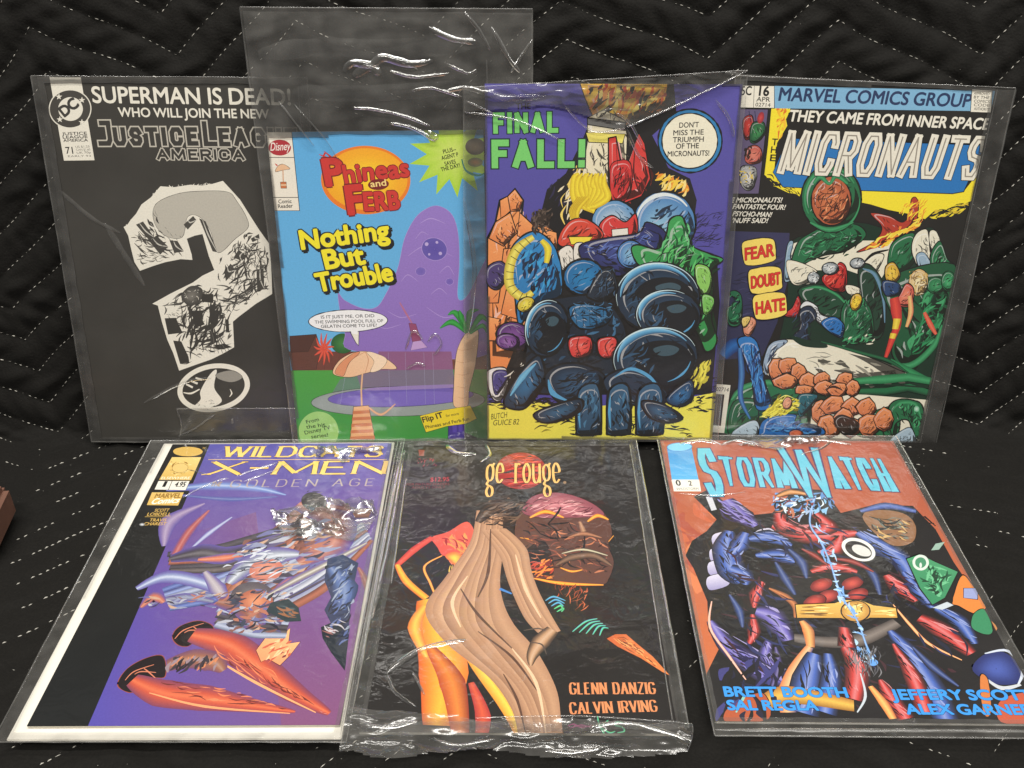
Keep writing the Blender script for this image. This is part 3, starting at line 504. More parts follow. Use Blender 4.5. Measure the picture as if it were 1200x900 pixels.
ART = {
 'jl': [
["P","artwork",[[42.9,162.1],[45.8,163.7],[48.4,167.0],[52.8,171.4],[57.4,177.9],[64.5,182.8],[71.9,190.4],[81.4,189.9],[92.3,191.6],[100.8,191.1],[107.3,192.2],[115.0,194.4],[120.7,187.5],[125.5,181.6],[130.1,173.0],[136.6,161.0],[142.8,151.1],[143.0,139.9],[142.6,126.3],[142.0,114.8],[141.4,114.2],[129.8,107.2],[116.7,97.5],[112.0,93.6],[111.0,74.1],[102.8,69.4],[93.6,64.7],[80.7,60.0],[68.9,55.6],[66.2,69.2],[63.1,79.7],[61.0,92.6],[59.5,105.4],[55.7,106.7],[69.8,114.4],[86.5,122.6],[93.9,127.7],[102.6,131.8],[99.8,141.9],[97.1,157.5],[91.5,156.3],[85.8,154.1],[87.9,142.9],[88.0,139.0],[79.8,139.5],[68.5,137.2],[59.4,134.3],[50.1,130.9],[47.1,137.1],[46.1,146.0],[45.3,156.0]],1,0,0,0,90,2],
["H","artwork",[[42.9,162.1],[71.9,190.9],[114.9,193.8],[142.8,151.1],[140.8,146.6],[113.4,189.0],[72.3,185.6],[45.2,159.3]],260,2.51,0.6,[1],70,60,3,0.2],
["P","artwork",[[67.1,178.0],[81.9,185.1],[98.2,187.3],[117.4,186.9],[123.2,180.5],[128.7,169.7],[129.1,162.1],[119.6,154.3],[106.6,144.2],[102.8,159.7],[96.3,169.5],[88.2,169.5],[82.7,155.2],[70.9,156.2],[64.5,166.0]],3,1,0.35,0,90,4],
["P","artwork",[[86.4,154.1],[95.5,157.2],[102.2,131.8],[88.9,137.3]],5,0,0,0,90,2],
["H","artwork",[[47.7,161.5],[66.3,171.5],[72.4,150.7],[86.6,141.8],[50.5,133.7]],46,10.8,1.2,[4,6,7],-40,40,15,0.2],
["H","artwork",[[108.6,142.0],[130.1,161.0],[141.9,146.6],[141.0,116.0],[120.9,110.1],[102.5,126.1]],110,13.41,1.34,[4,6,7],50,50,16,0.2],
["H","artwork",[[61.2,104.2],[86.3,120.8],[140.7,121.1],[111.9,98.1],[110.8,74.7],[70.5,58.6]],150,15.09,1.38,[4,6,7],30,60,17,0.2],
["H","artwork",[[76.3,108.1],[108.2,110.8],[107.3,77.3],[73.6,63.9]],40,25.13,2.5,[8],60,40,18,0.2],
["P","artwork",[[51.8,163.8],[56.9,166.0],[63.1,155.0],[59.6,152.8]],9,0,0.18,0,90,2],
["R","artwork",[[54.3,164.9],[57.8,159.4],[63.1,155.0]],[0.3,0.96,0.24],[10],1],
["P","artwork",[[59.5,152.2],[64.9,156.2],[72.1,148.4],[65.9,142.8]],9,0,0.18,0,90,2],
["R","artwork",[[62.2,154.2],[65.6,149.9],[72.1,148.4]],[0.3,0.96,0.24],[10],1],
["P","artwork",[[73.7,152.9],[79.1,152.4],[82.6,145.1],[75.9,144.0]],9,0,0.18,0,90,2],
["R","artwork",[[76.4,152.6],[77.8,148.6],[82.6,145.1]],[0.3,0.96,0.24],[10],1],
["P","artwork",[[84.8,164.0],[92.0,170.0],[93.9,167.3],[87.2,160.7]],9,0,0.18,0,90,2],
["R","artwork",[[88.4,167.0],[89.5,165.5],[93.9,167.3]],[0.3,0.95,0.24],[10],1],
["P","artwork",[[96.1,168.4],[100.2,166.3],[106.1,144.7],[102.9,145.3]],9,0,0.18,0,90,2],
["R","artwork",[[98.2,167.4],[101.3,156.2],[106.1,144.7]],[0.3,0.95,0.24],[10],1],
["P","artwork",[[109.6,130.7],[114.6,136.4],[117.5,131.8],[110.0,123.8]],9,0,0.18,0,90,2],
["R","artwork",[[112.1,133.5],[112.9,130.7],[117.5,131.8]],[0.31,0.98,0.24],[10],1],
["P","artwork",[[121.1,146.5],[126.1,142.1],[122.5,138.7],[117.2,140.9]],9,0,0.18,0,90,2],
["R","artwork",[[123.6,144.3],[121.7,142.0],[122.5,138.7]],[0.3,0.97,0.24],[10],1],
["P","artwork",[[130.5,154.4],[136.3,157.7],[136.5,154.4],[131.4,152.1]],9,0,0.18,0,90,2],
["R","artwork",[[133.4,156.0],[133.7,154.7],[136.5,154.4]],[0.3,0.96,0.24],[10],1],
["P","artwork",[[132.4,131.9],[137.4,133.1],[136.7,118.3],[131.6,117.1]],9,0,0.18,0,90,2],
["R","artwork",[[134.9,132.5],[134.5,125.1],[136.7,118.3]],[0.31,0.98,0.24],[10],1],
["H","artwork",[[45.8,156.0],[59.8,155.0],[80.2,142.9],[49.2,132.5]],30,7.23,0.6,[4,6,7],8,14,5,0.2],
["H","artwork",[[123.0,155.4],[141.0,148.9],[138.5,119.4],[110.7,119.2],[110.3,137.5]],60,9.63,0.54,[4,6,7],-60,40,6,0.2],
["H","artwork",[[65.6,174.8],[83.8,155.2],[77.3,146.2],[54.5,163.8]],18,4.74,0.47,[4,6,7],-50,25,7,0.2],
["P","artwork",[[63.2,95.9],[71.3,96.3],[74.8,85.0],[64.2,83.6]],5,0,0,0,90,2],
["P","artwork",[[67.3,79.0],[73.1,78.4],[77.0,66.6],[77.1,61.9],[70.2,61.0]],5,0,0,0,90,2],
["P","artwork",[[82.9,101.5],[91.5,102.1],[90.1,94.8],[91.6,91.5],[84.5,88.6]],5,0,0,0,90,2],
["P","artwork",[[96.4,102.5],[103.7,101.9],[100.0,90.3],[95.4,92.9]],5,0,0,0,90,2],
["P","artwork",[[90.3,113.9],[100.1,114.3],[99.4,107.6],[91.6,108.4]],5,0,0,0,90,2],
["P","artwork",[[106.8,96.1],[109.0,94.2],[108.7,85.2],[106.4,86.5]],5,0,0,0,90,2],
["P","artwork",[[96.7,75.9],[104.8,76.7],[109.5,74.1],[98.8,72.0]],5,0,0,0,90,2],
["B","artwork",[[77.7,114.4],[85.0,120.1],[92.6,117.7],[89.7,108.2],[82.1,105.6],[77.7,109.4]],11,4,1,0,[0,0],2],
["H","artwork",[[77.2,115.7],[93.2,118.3],[89.6,106.9],[78.7,108.1]],26,2.48,0.5,[1,5],30,80,8,0.2],
["R","artwork",[[93.7,89.0],[95.2,79.9],[92.9,69.3]],[0.25,0.7,0.25],[4],1],
["R","artwork",[[95.3,87.7],[96.7,79.9],[96.0,69.4]],[0.25,0.7,0.25],[6],1],
["R","artwork",[[96.9,86.4],[98.2,79.9],[99.1,69.4]],[0.25,0.7,0.25],[7],1],
["R","artwork",[[98.5,85.1],[99.7,79.9],[102.2,69.4]],[0.25,0.7,0.25],[4],1],
["R","artwork",[[100.1,83.8],[101.2,79.9],[105.3,69.4]],[0.25,0.7,0.25],[6],1],
["R","artwork",[[101.7,82.5],[102.7,79.9],[108.4,69.4]],[0.25,0.7,0.25],[7],1],
["R","artwork",[[106.5,112.1],[115.3,108.3],[123.0,112.2]],[0.25,0.56,0.19],[4],1],
["R","artwork",[[106.5,111.3],[117.7,110.4],[125.9,115.2]],[0.25,0.56,0.19],[6],1],
["R","artwork",[[106.4,110.6],[120.1,112.4],[128.9,118.3]],[0.25,0.56,0.19],[7],1],
["R","artwork",[[106.3,109.8],[122.4,114.4],[131.8,121.3]],[0.25,0.56,0.19],[4],1],
["R","artwork",[[106.2,109.0],[124.8,116.5],[134.7,124.3]],[0.25,0.56,0.19],[6],1],
["R","artwork",[[106.2,108.3],[127.2,118.5],[137.6,127.3]],[0.25,0.56,0.19],[7],1],
["R","artwork",[[106.1,107.5],[129.5,120.5],[140.5,130.3]],[0.25,0.56,0.19],[4],1],
["H","artwork",[[62.4,104.2],[79.1,100.5],[78.0,91.5],[64.1,97.8]],14,4.39,0.5,[4,6,7],-15,30,9,0.5],
["H","artwork",[[81.9,82.4],[90.7,83.8],[89.0,68.0],[80.8,71.9]],22,1.4,0.89,[5],40,90,10,0.2],
["P","artwork",[[119.8,47.5],[119.4,42.8],[117.3,38.2],[113.9,33.7],[109.2,29.7],[103.5,26.5],[97.2,24.1],[90.6,22.9],[84.1,22.7],[78.2,23.7],[73.1,25.8],[69.1,28.9],[66.6,32.7],[65.6,37.0],[66.2,41.7],[68.3,46.3],[71.9,50.7],[76.6,54.6],[82.2,57.8],[88.5,60.1],[94.9,61.3],[101.3,61.4],[107.1,60.5],[112.2,58.5],[116.1,55.5],[118.7,51.8]],1,1,0,0,90,2],
["P","artwork",[[116.0,46.7],[115.6,43.0],[113.9,39.3],[110.9,35.7],[106.8,32.4],[101.9,29.8],[96.5,27.8],[90.8,26.7],[85.3,26.5],[80.2,27.3],[75.8,28.9],[72.5,31.3],[70.3,34.3],[69.4,37.8],[69.9,41.5],[71.8,45.3],[74.8,48.8],[78.9,52.0],[83.8,54.6],[89.1,56.5],[94.7,57.6],[100.2,57.7],[105.2,57.0],[109.5,55.5],[112.9,53.1],[115.1,50.2]],5,1,0,0,90,2],
["P","artwork",[[91.1,52.7],[96.5,56.1],[93.2,42.5],[97.7,31.6],[87.0,26.1],[76.9,26.7],[82.1,32.9],[82.8,39.8]],1,1,0,0,90,2],
["P","artwork",[[96.2,53.4],[107.7,56.1],[114.8,50.8],[106.8,46.7],[97.0,49.3]],12,1,0.33,0,90,2],
["R","artwork",[[72.7,45.1],[77.4,42.4]],[1.44,1.7],[1],1],
["R","artwork",[[76.5,47.6],[81.3,45.5]],[1.44,1.7],[1],1],
["R","artwork",[[80.3,50.0],[85.1,48.5]],[1.44,1.7],[1],1],
["R","artwork",[[70.0,38.3],[75.6,37.7],[82.3,41.1]],[0.66,1.45,0.79],[1],1],
["R","artwork",[[104.8,41.3],[105.7,37.9],[103.8,35.1]],[0.39,1.05,0.39],[1],1],
["H","artwork",[[77.2,29.5],[94.2,34.4],[94.5,24.7],[78.0,24.6]],16,2.65,0.46,[4,6,7],10,40,12,0.2],
["P","issue_panel",[[8.1,261.2],[28.6,261.4],[29.6,207.7],[8.9,207.3]],1,0,0,0,90,2],
["P","emblem",[[32.6,241.4],[31.3,237.5],[28.8,233.9],[25.2,231.1],[20.9,229.2],[16.4,228.6],[12.1,229.2],[8.4,231.0],[5.7,233.8],[4.3,237.3],[4.2,241.2],[5.6,245.0],[8.2,248.6],[11.7,251.3],[16.0,253.1],[20.4,253.8],[24.7,253.2],[28.3,251.4],[31.0,248.7],[32.5,245.2]],1,1,0,0,90,2],
["P","emblem",[[31.9,241.4],[30.6,237.7],[28.2,234.3],[24.8,231.6],[20.8,229.9],[16.5,229.2],[12.4,229.8],[8.9,231.5],[6.4,234.1],[5.0,237.5],[5.0,241.2],[6.3,244.9],[8.7,248.2],[12.1,250.8],[16.1,252.5],[20.3,253.1],[24.3,252.6],[27.8,250.9],[30.4,248.3],[31.8,245.0]],13,1,0,0,90,2],
["P","emblem",[[26.9,241.2],[26.1,238.9],[24.6,236.7],[22.5,235.0],[20.1,233.9],[17.5,233.5],[15.0,233.9],[12.9,235.0],[11.4,236.7],[10.6,238.8],[10.6,241.1],[11.3,243.5],[12.8,245.6],[14.9,247.3],[17.3,248.4],[19.9,248.8],[22.4,248.4],[24.5,247.4],[26.0,245.7],[26.8,243.6]],1,1,0,0,90,2],
["P","emblem",[[12.7,251.2],[12.9,249.7],[14.6,249.7],[13.1,248.7],[13.3,247.3],[12.2,248.1],[10.7,247.2],[11.4,248.7],[10.3,249.7],[11.9,249.7]],1,0,0,0,90,2],
["P","emblem",[[27.5,249.1],[27.8,247.6],[29.4,247.6],[28.0,246.7],[28.2,245.2],[27.0,246.1],[25.5,245.2],[26.2,246.7],[25.1,247.6],[26.7,247.6]],1,0,0,0,90,2],
["P","emblem",[[10.9,236.6],[11.2,235.1],[12.8,235.1],[11.3,234.1],[11.6,232.6],[10.4,233.5],[8.9,232.6],[9.6,234.1],[8.5,235.0],[10.1,235.1]],1,0,0,0,90,2],
["P","emblem",[[25.3,234.9],[25.6,233.4],[27.2,233.4],[25.8,232.4],[26.0,230.9],[24.8,231.8],[23.3,230.9],[24.0,232.4],[22.9,233.4],[24.5,233.4]],1,0,0,0,90,2],
["T","emblem","DC",[14.0,236.0],[24.9,243.4],6.39,[[0.07,14]],0,"b",-0.06,0],
["T","issue_panel","JUSTICE",[10.5,224.2],[27.1,224.7],1.81,[[0.03,7]],0,"b",0,0],
["T","issue_panel","LEAGUE",[10.6,221.9],[27.2,222.5],1.82,[[0.03,7]],0,"b",0,0],
["T","issue_panel","AMERICA",[10.6,219.7],[27.2,220.2],1.82,[[0.03,7]],0,"b",0,0],
["T","issue_panel","71",[11.2,211.9],[16.0,212.0],4.43,[[0.02,7]],0,"b",0,0],
["T","issue_panel","US $1.25",[18.1,215.8],[27.6,216.2],1.37,[[0,15]],0,"b",0,0],
["T","issue_panel","CAN $1.60",[18.3,213.9],[27.8,214.2],1.37,[[0,15]],0,"b",0,0],
["T","issue_panel","UK 70p",[18.4,211.9],[27.9,212.3],1.38,[[0,15]],0,"b",0,0],
["T","issue_panel","EARLY 93",[12.2,209.6],[27.6,210.0],1.23,[[0,15]],0,"b",0,0],
["T","title_lettering","SUPERMAN IS DEAD!",[34.4,245.4],[165.1,244.8],10.09,[[0.03,1]],0,"b",0,0],
["T","title_lettering","WHO WILL JOIN THE NEW",[50.1,236.5],[150.0,236.0],5.81,[[0.03,1]],0,"b",0,0],
["T","title_lettering","J",[34.0,217.3],[43.8,217.4],16.46,[[0.3,16],[0.19,5]],0,"s",0,0],
["T","title_lettering","USTICE",[44.5,217.4],[101.2,217.8],12.18,[[0.4,16],[0.25,5]],0,"s",0.05,0],
["T","title_lettering","L",[104.7,217.5],[113.9,217.5],16.38,[[0.3,16],[0.19,5]],0,"s",0,0],
["T","title_lettering","EAGUE",[115.0,217.5],[167.4,217.5],12.13,[[0.4,16],[0.25,5]],0,"s",0.05,0],
["T","title_lettering","AMERICA",[72.1,208.3],[131.2,208.3],7.25,[[0.42,16],[0.22,5]],0,"s",0.1,0],
 ],
 'ph': [
["P","artwork",[[-6.2,234.3],[151.2,232.5],[146.8,-10.2],[-19.6,-8.1]],17,0,0,18,90,2],
["P","artwork",[[-0.2,72.0],[148.3,70.1],[148.0,55.1],[0.9,56.9]],19,0,0,0,90,2],
["R","artwork",[[2.4,72.0],[1.7,56.9]],[0.16,0.16],[20],0],
["R","artwork",[[8.0,71.9],[7.4,56.8]],[0.16,0.16],[20],0],
["R","artwork",[[13.6,71.8],[13.1,56.7]],[0.16,0.16],[20],0],
["R","artwork",[[19.2,71.7],[18.7,56.7]],[0.16,0.16],[20],0],
["R","artwork",[[24.9,71.7],[24.4,56.6]],[0.16,0.16],[20],0],
["R","artwork",[[30.5,71.6],[30.1,56.5]],[0.16,0.16],[20],0],
["R","artwork",[[36.1,71.5],[35.8,56.5]],[0.16,0.16],[20],0],
["R","artwork",[[41.8,71.5],[41.4,56.4]],[0.16,0.16],[20],0],
["R","artwork",[[47.4,71.4],[47.1,56.3]],[0.16,0.16],[20],0],
["R","artwork",[[53.0,71.3],[52.8,56.3]],[0.16,0.16],[20],0],
["R","artwork",[[58.7,71.3],[58.5,56.2]],[0.16,0.16],[20],0],
["R","artwork",[[64.3,71.2],[64.1,56.1]],[0.16,0.16],[20],0],
["R","artwork",[[69.9,71.1],[69.8,56.0]],[0.16,0.16],[20],0],
["R","artwork",[[75.5,71.0],[75.5,56.0]],[0.16,0.16],[20],0],
["R","artwork",[[81.2,71.0],[81.2,55.9]],[0.16,0.16],[20],0],
["R","artwork",[[86.8,70.9],[86.8,55.8]],[0.16,0.16],[20],0],
["R","artwork",[[92.4,70.8],[92.5,55.8]],[0.16,0.16],[20],0],
["R","artwork",[[98.1,70.8],[98.2,55.7]],[0.16,0.16],[20],0],
["R","artwork",[[103.7,70.7],[103.9,55.6]],[0.16,0.16],[20],0],
["R","artwork",[[109.3,70.6],[109.5,55.5]],[0.16,0.16],[20],0],
["R","artwork",[[115.0,70.6],[115.2,55.5]],[0.16,0.16],[20],0],
["R","artwork",[[120.6,70.5],[120.9,55.4]],[0.16,0.16],[20],0],
["R","artwork",[[126.2,70.4],[126.6,55.3]],[0.16,0.16],[20],0],
["R","artwork",[[131.9,70.3],[132.3,55.3]],[0.16,0.16],[20],0],
["R","artwork",[[137.5,70.3],[137.9,55.2]],[0.16,0.16],[20],0],
["R","artwork",[[143.1,70.2],[143.6,55.1]],[0.16,0.16],[20],0],
["P","artwork",[[-0.3,57.3],[148.0,56.4],[146.9,-8.4],[-5.0,-6.5]],21,0,0,22,90,2],
["P","artwork",[[1.6,83.7],[20.7,84.8],[23.6,71.7],[20.3,64.9],[18.5,58.1],[1.0,57.3]],23,0,0.26,0,90,2],
["P","artwork",[[1.6,83.7],[20.7,84.8],[13.9,71.8],[1.0,71.3]],24,0,0.26,0,90,2],
["H","artwork",[[2.2,69.9],[18.9,71.1],[18.5,58.8],[1.7,58.3]],12,5.3,0.26,[25],0,5,3,0],
["B","artwork",[[47.7,77.5],[47.1,75.2],[45.8,73.1],[43.8,71.4],[41.3,70.3],[38.7,70.0],[36.1,70.4],[33.9,71.5],[32.1,73.2],[31.1,75.4],[30.9,77.7],[31.5,80.0],[32.8,82.1],[34.8,83.7],[37.2,84.8],[39.8,85.1],[42.4,84.7],[44.7,83.6],[46.4,81.9],[47.5,79.8]],26,27,1,0.26,[0,0],2],
["R","artwork",[[25.3,73.7],[29.3,72.1],[31.5,68.2]],[1.32,1.85,0.26],[28,29,28],1],
["R","artwork",[[25.3,73.7],[27.8,69.5],[28.3,63.0]],[1.32,1.85,0.26],[28,29,28],1],
["R","artwork",[[25.3,73.7],[25.4,68.3],[24.1,61.2]],[1.32,1.85,0.26],[28,29,28],1],
["R","artwork",[[25.3,73.7],[23.0,68.8],[20.3,63.4]],[1.32,1.85,0.26],[28,29,28],1],
["R","artwork",[[25.3,73.7],[21.4,70.9],[18.1,68.8]],[1.32,1.85,0.26],[28,29,28],1],
["R","artwork",[[25.3,73.7],[21.0,73.8],[18.2,75.8]],[1.32,1.85,0.26],[28,29,28],1],
["R","artwork",[[25.3,73.7],[21.9,76.7],[20.5,82.1]],[1.32,1.85,0.26],[28,29,28],1],
["R","artwork",[[25.3,73.7],[24.0,78.7],[24.4,85.7]],[1.32,1.85,0.26],[28,29,28],1],
["R","artwork",[[25.3,73.7],[26.4,79.0],[28.5,85.5]],[1.32,1.85,0.26],[28,29,28],1],
["R","artwork",[[25.3,73.7],[28.5,77.7],[31.6,81.6]],[1.32,1.85,0.26],[28,29,28],1],
["R","artwork",[[25.3,73.7],[29.6,75.1],[32.8,75.1]],[1.32,1.85,0.26],[28,29,28],1],
["P","artwork",[[38.5,114.2],[43.0,109.7],[54.6,103.9],[64.9,104.4],[72.1,113.8],[81.5,132.2],[87.4,153.3],[95.8,168.0],[105.4,174.9],[113.0,175.4],[120.9,169.4],[124.5,155.8],[124.5,134.7],[122.6,113.1],[125.5,108.7],[131.0,114.3],[138.6,129.6],[144.8,140.5],[149.5,140.5],[148.3,70.1],[49.9,71.3],[41.3,86.9]],30,1,0.31,31,90,32],
["R","artwork",[[98.5,163.8],[106.2,167.3],[116.0,163.6]],[0.18,0.71,0.18],[33],1],
["R","artwork",[[89.1,141.2],[102.5,148.3],[119.9,140.8]],[0.18,0.72,0.18],[33],1],
["R","artwork",[[83.4,122.9],[88.5,127.8],[95.4,122.8]],[0.18,0.55,0.18],[33],1],
["R","artwork",[[104.0,113.4],[110.1,117.7],[115.4,113.2]],[0.18,0.55,0.18],[33],1],
["R","artwork",[[110.6,128.8],[116.7,133.6],[120.7,127.4]],[0.18,0.54,0.18],[33],1],
["R","artwork",[[95.0,153.2],[99.4,157.9],[104.0,156.0]],[0.18,0.47,0.18],[33],1],
["R","artwork",[[73.2,101.2],[82.0,96.6],[93.1,99.0]],[0.19,0.56,0.19],[33],1],
["R","artwork",[[63.5,91.8],[70.6,88.5],[81.8,91.5]],[0.19,0.5,0.19],[33],1],
["R","artwork",[[100.5,104.0],[112.3,96.3],[124.5,98.7]],[0.19,0.56,0.19],[33],1],
["B","artwork",[[115.9,142.6],[114.6,140.5],[112.6,138.9],[110.1,138.0],[107.4,137.8],[104.8,138.5],[102.4,139.8],[100.5,141.8],[99.3,144.1],[99.0,146.6],[99.5,149.0],[100.8,151.1],[102.8,152.7],[105.2,153.6],[107.9,153.7],[110.6,153.1],[113.0,151.8],[114.9,149.9],[116.0,147.5],[116.4,145.0]],34,35,1,0.42,[0,0],33],
["B","artwork",[[101.1,130.1],[100.9,129.2],[100.3,128.3],[99.5,127.6],[98.5,127.2],[97.4,127.1],[96.3,127.2],[95.3,127.7],[94.5,128.4],[94.1,129.2],[93.9,130.2],[94.2,131.1],[94.7,132.0],[95.5,132.6],[96.5,133.1],[97.7,133.2],[98.8,133.0],[99.7,132.6],[100.5,131.9],[101.0,131.0]],36,37,1,0.3,[0,0],33],
["B","artwork",[[120.2,122.5],[120.0,121.7],[119.6,121.0],[119.0,120.5],[118.3,120.2],[117.4,120.0],[116.6,120.2],[115.9,120.5],[115.3,121.1],[114.9,121.8],[114.8,122.5],[115.0,123.3],[115.4,124.0],[116.0,124.5],[116.8,124.9],[117.6,125.0],[118.4,124.9],[119.2,124.5],[119.7,123.9],[120.1,123.2]],36,37,1,0.3,[0,0],33],
["P","artwork",[[103.8,149.5],[103.5,148.7],[102.9,148.2],[102.1,148.2],[101.4,148.7],[101.2,149.5],[101.5,150.3],[102.2,150.7],[103.0,150.7],[103.6,150.2]],38,1,0,0,90,2],
["P","artwork",[[110.6,150.6],[110.4,150.0],[109.9,149.7],[109.3,149.7],[108.9,150.0],[108.7,150.6],[108.9,151.2],[109.4,151.5],[110.0,151.5],[110.4,151.2]],38,1,0,0,90,2],
["P","artwork",[[112.9,142.7],[112.6,142.0],[112.0,141.6],[111.3,141.6],[110.7,142.1],[110.5,142.8],[110.8,143.5],[111.4,143.9],[112.1,143.9],[112.7,143.4]],38,1,0,0,90,2],
["P","artwork",[[104.8,142.2],[104.6,141.7],[104.2,141.4],[103.7,141.4],[103.3,141.7],[103.2,142.2],[103.3,142.7],[103.8,143.0],[104.3,143.0],[104.7,142.7]],38,1,0,0,90,2],
["P","artwork",[[64.4,71.2],[116.9,70.5],[117.7,56.1],[62.2,56.1]],39,0,0,0,90,2],
["P","artwork",[[62.2,56.6],[117.7,56.7],[118.5,42.9],[30.7,41.9],[26.4,36.3],[35.3,50.2]],40,0,0,0,90,2],
["P","artwork",[[26.4,36.3],[35.3,50.2],[47.2,54.2],[50.2,41.7]],41,0,0,0,90,2],
["P","artwork",[[140.1,32.6],[138.7,30.1],[134.6,27.7],[127.9,25.5],[118.9,23.6],[108.0,22.0],[95.8,20.9],[82.6,20.3],[69.2,20.3],[56.1,20.7],[43.9,21.6],[33.2,23.0],[24.3,24.8],[17.8,27.0],[13.8,29.3],[12.6,31.8],[14.1,34.3],[18.4,36.6],[25.2,38.8],[34.2,40.7],[45.0,42.2],[57.2,43.3],[70.2,43.9],[83.5,44.0],[96.4,43.5],[108.5,42.6],[119.2,41.2],[128.1,39.5],[134.7,37.4],[138.8,35.0]],42,1,0.41,0,90,2],
["P","artwork",[[132.0,37.0],[130.8,35.4],[127.4,33.7],[121.8,32.1],[114.3,30.7],[105.2,29.5],[95.0,28.6],[84.0,28.0],[72.7,27.7],[61.8,27.7],[51.5,28.2],[42.5,28.9],[35.0,29.9],[29.4,31.2],[26.1,32.7],[25.0,34.3],[26.2,36.0],[29.7,37.7],[35.4,39.2],[42.9,40.6],[52.0,41.8],[62.2,42.8],[73.1,43.4],[84.3,43.6],[95.2,43.6],[105.3,43.2],[114.3,42.4],[121.8,41.4],[127.4,40.1],[130.8,38.6]],43,1,0.27,0,90,2],
["P","artwork",[[128.1,35.4],[127.0,34.2],[124.0,33.0],[119.1,31.9],[112.5,30.8],[104.5,29.9],[95.5,29.2],[85.9,28.7],[76.0,28.5],[66.4,28.5],[57.4,28.8],[49.4,29.2],[42.9,30.0],[38.0,30.9],[35.0,31.9],[34.0,33.1],[35.1,34.3],[38.2,35.5],[43.1,36.6],[49.7,37.6],[57.7,38.5],[66.7,39.2],[76.3,39.7],[86.1,40.0],[95.7,40.0],[104.6,39.7],[112.5,39.2],[119.1,38.5],[124.0,37.6],[127.0,36.6]],44,1,0,0,90,2],
["P","artwork",[[59.4,43.2],[118.0,45.0],[118.5,42.5],[59.3,40.9]],45,1,0,0,90,2],
["R","artwork",[[39.5,54.3],[33.8,30.6]],[0.13,0.29,0.13],[46],1],
["R","artwork",[[71.4,70.4],[70.4,30.1]],[0.13,0.29,0.13],[46],1],
["R","artwork",[[83.6,70.3],[82.8,30.0]],[0.13,0.29,0.13],[46],1],
["R","artwork",[[97.0,70.1],[96.5,29.8]],[0.13,0.29,0.13],[46],1],
["R","artwork",[[103.4,70.0],[103.1,29.7]],[0.13,0.29,0.13],[46],1],
["R","artwork",[[81.7,107.6],[85.7,99.7],[89.8,91.7]],[0.77,1.28,0.77],[47],1],
["P","artwork",[[87.3,92.4],[92.3,91.7],[95.5,78.9],[89.1,78.3]],48,0,0.19,0,90,2],
["P","artwork",[[89.5,78.3],[95.5,79.2],[99.7,73.9],[87.5,71.6]],49,0,0.2,0,90,2],
["P","artwork",[[30.4,54.5],[35.0,64.0],[45.8,70.5],[57.4,71.1],[68.6,66.4],[76.9,58.0],[65.5,57.3],[53.7,54.4],[41.9,51.5]],50,1,0.4,51,60,2],
["R","artwork",[[54.8,70.9],[44.2,64.6],[38.4,53.3]],[0.26,0.53,0.26],[52],1],
["R","artwork",[[54.8,70.9],[56.7,64.5],[53.7,54.7]],[0.26,0.53,0.26],[52],1],
["R","artwork",[[54.8,70.9],[62.6,64.4],[65.8,57.6]],[0.26,0.53,0.26],[52],1],
["P","artwork",[[31.8,55.3],[36.2,62.4],[46.0,69.9],[50.9,70.4],[42.7,62.6],[38.4,53.3],[35.5,53.0]],53,1,0.27,0,90,2],
["P","artwork",[[55.8,70.6],[61.2,70.3],[70.1,65.2],[65.5,57.6],[57.6,55.5],[60.7,63.7]],54,1,0.26,0,90,2],
["R","artwork",[[51.7,54.2],[50.0,41.7],[49.5,27.6]],[1.2,1.2,1.34],[55,56,57],0],
["P","artwork",[[43.4,28.3],[54.6,29.2],[57.5,1.5],[38.9,1.7]],58,0,0.41,0,90,2],
["P","artwork",[[42.8,24.8],[54.9,25.5],[55.1,22.9],[42.3,22.2]],59,0,0,0,90,2],
["P","artwork",[[41.9,19.7],[55.5,20.3],[55.7,17.8],[41.4,17.1]],59,0,0,0,90,2],
["P","artwork",[[41.0,14.5],[56.1,15.2],[56.3,12.6],[40.5,11.9]],59,0,0,0,90,2],
["P","artwork",[[40.1,9.3],[56.7,10.0],[56.9,7.3],[39.6,6.7]],59,0,0,0,90,2],
["P","artwork",[[39.2,4.1],[57.3,4.7],[57.5,2.1],[38.7,1.5]],59,0,0,0,90,2],
["R","artwork",[[54.5,27.5],[63.3,21.7],[74.3,30.1]],[1.37,1.91,0.68],[60,61,60],1],
["P","artwork",[[119.1,60.3],[121.4,72.5],[126.9,83.2],[132.7,85.9],[136.8,84.5],[133.9,60.1],[128.9,40.7],[127.2,27.7],[117.4,27.8],[117.7,43.6]],62,1,0.4,63,60,2],
["R","artwork",[[120.8,72.5],[125.2,71.4],[132.3,72.9]],[0.13,0.4,0.13],[64],1],
["R","artwork",[[120.5,63.0],[125.0,61.8],[131.2,63.4]],[0.13,0.4,0.13],[64],1],
["R","artwork",[[120.2,53.3],[124.7,52.2],[130.0,53.8]],[0.13,0.4,0.13],[64],1],
["R","artwork",[[119.9,43.6],[124.4,42.4],[128.8,44.0]],[0.13,0.4,0.13],[64],1],
["R","artwork",[[119.6,35.2],[124.1,34.0],[127.8,35.6]],[0.14,0.41,0.14],[64],1],
["R","artwork",[[128.2,84.6],[118.3,92.7],[109.2,88.1]],[1.88,4.7,0.39],[65,66,67],1],
["R","artwork",[[128.2,85.2],[121.0,99.3],[115.3,98.0]],[1.77,4.44,0.39],[65,66,67],1],
["R","artwork",[[129.5,85.2],[131.1,99.2],[137.5,101.7]],[1.98,4.96,0.39],[65,66,67],1],
["R","artwork",[[130.7,84.5],[138.6,96.4],[144.8,91.0]],[1.88,4.7,0.39],[65,66,67],1],
["R","artwork",[[129.5,84.6],[124.7,96.6],[123.6,101.6]],[1.78,4.44,0.39],[65,66,67],1],
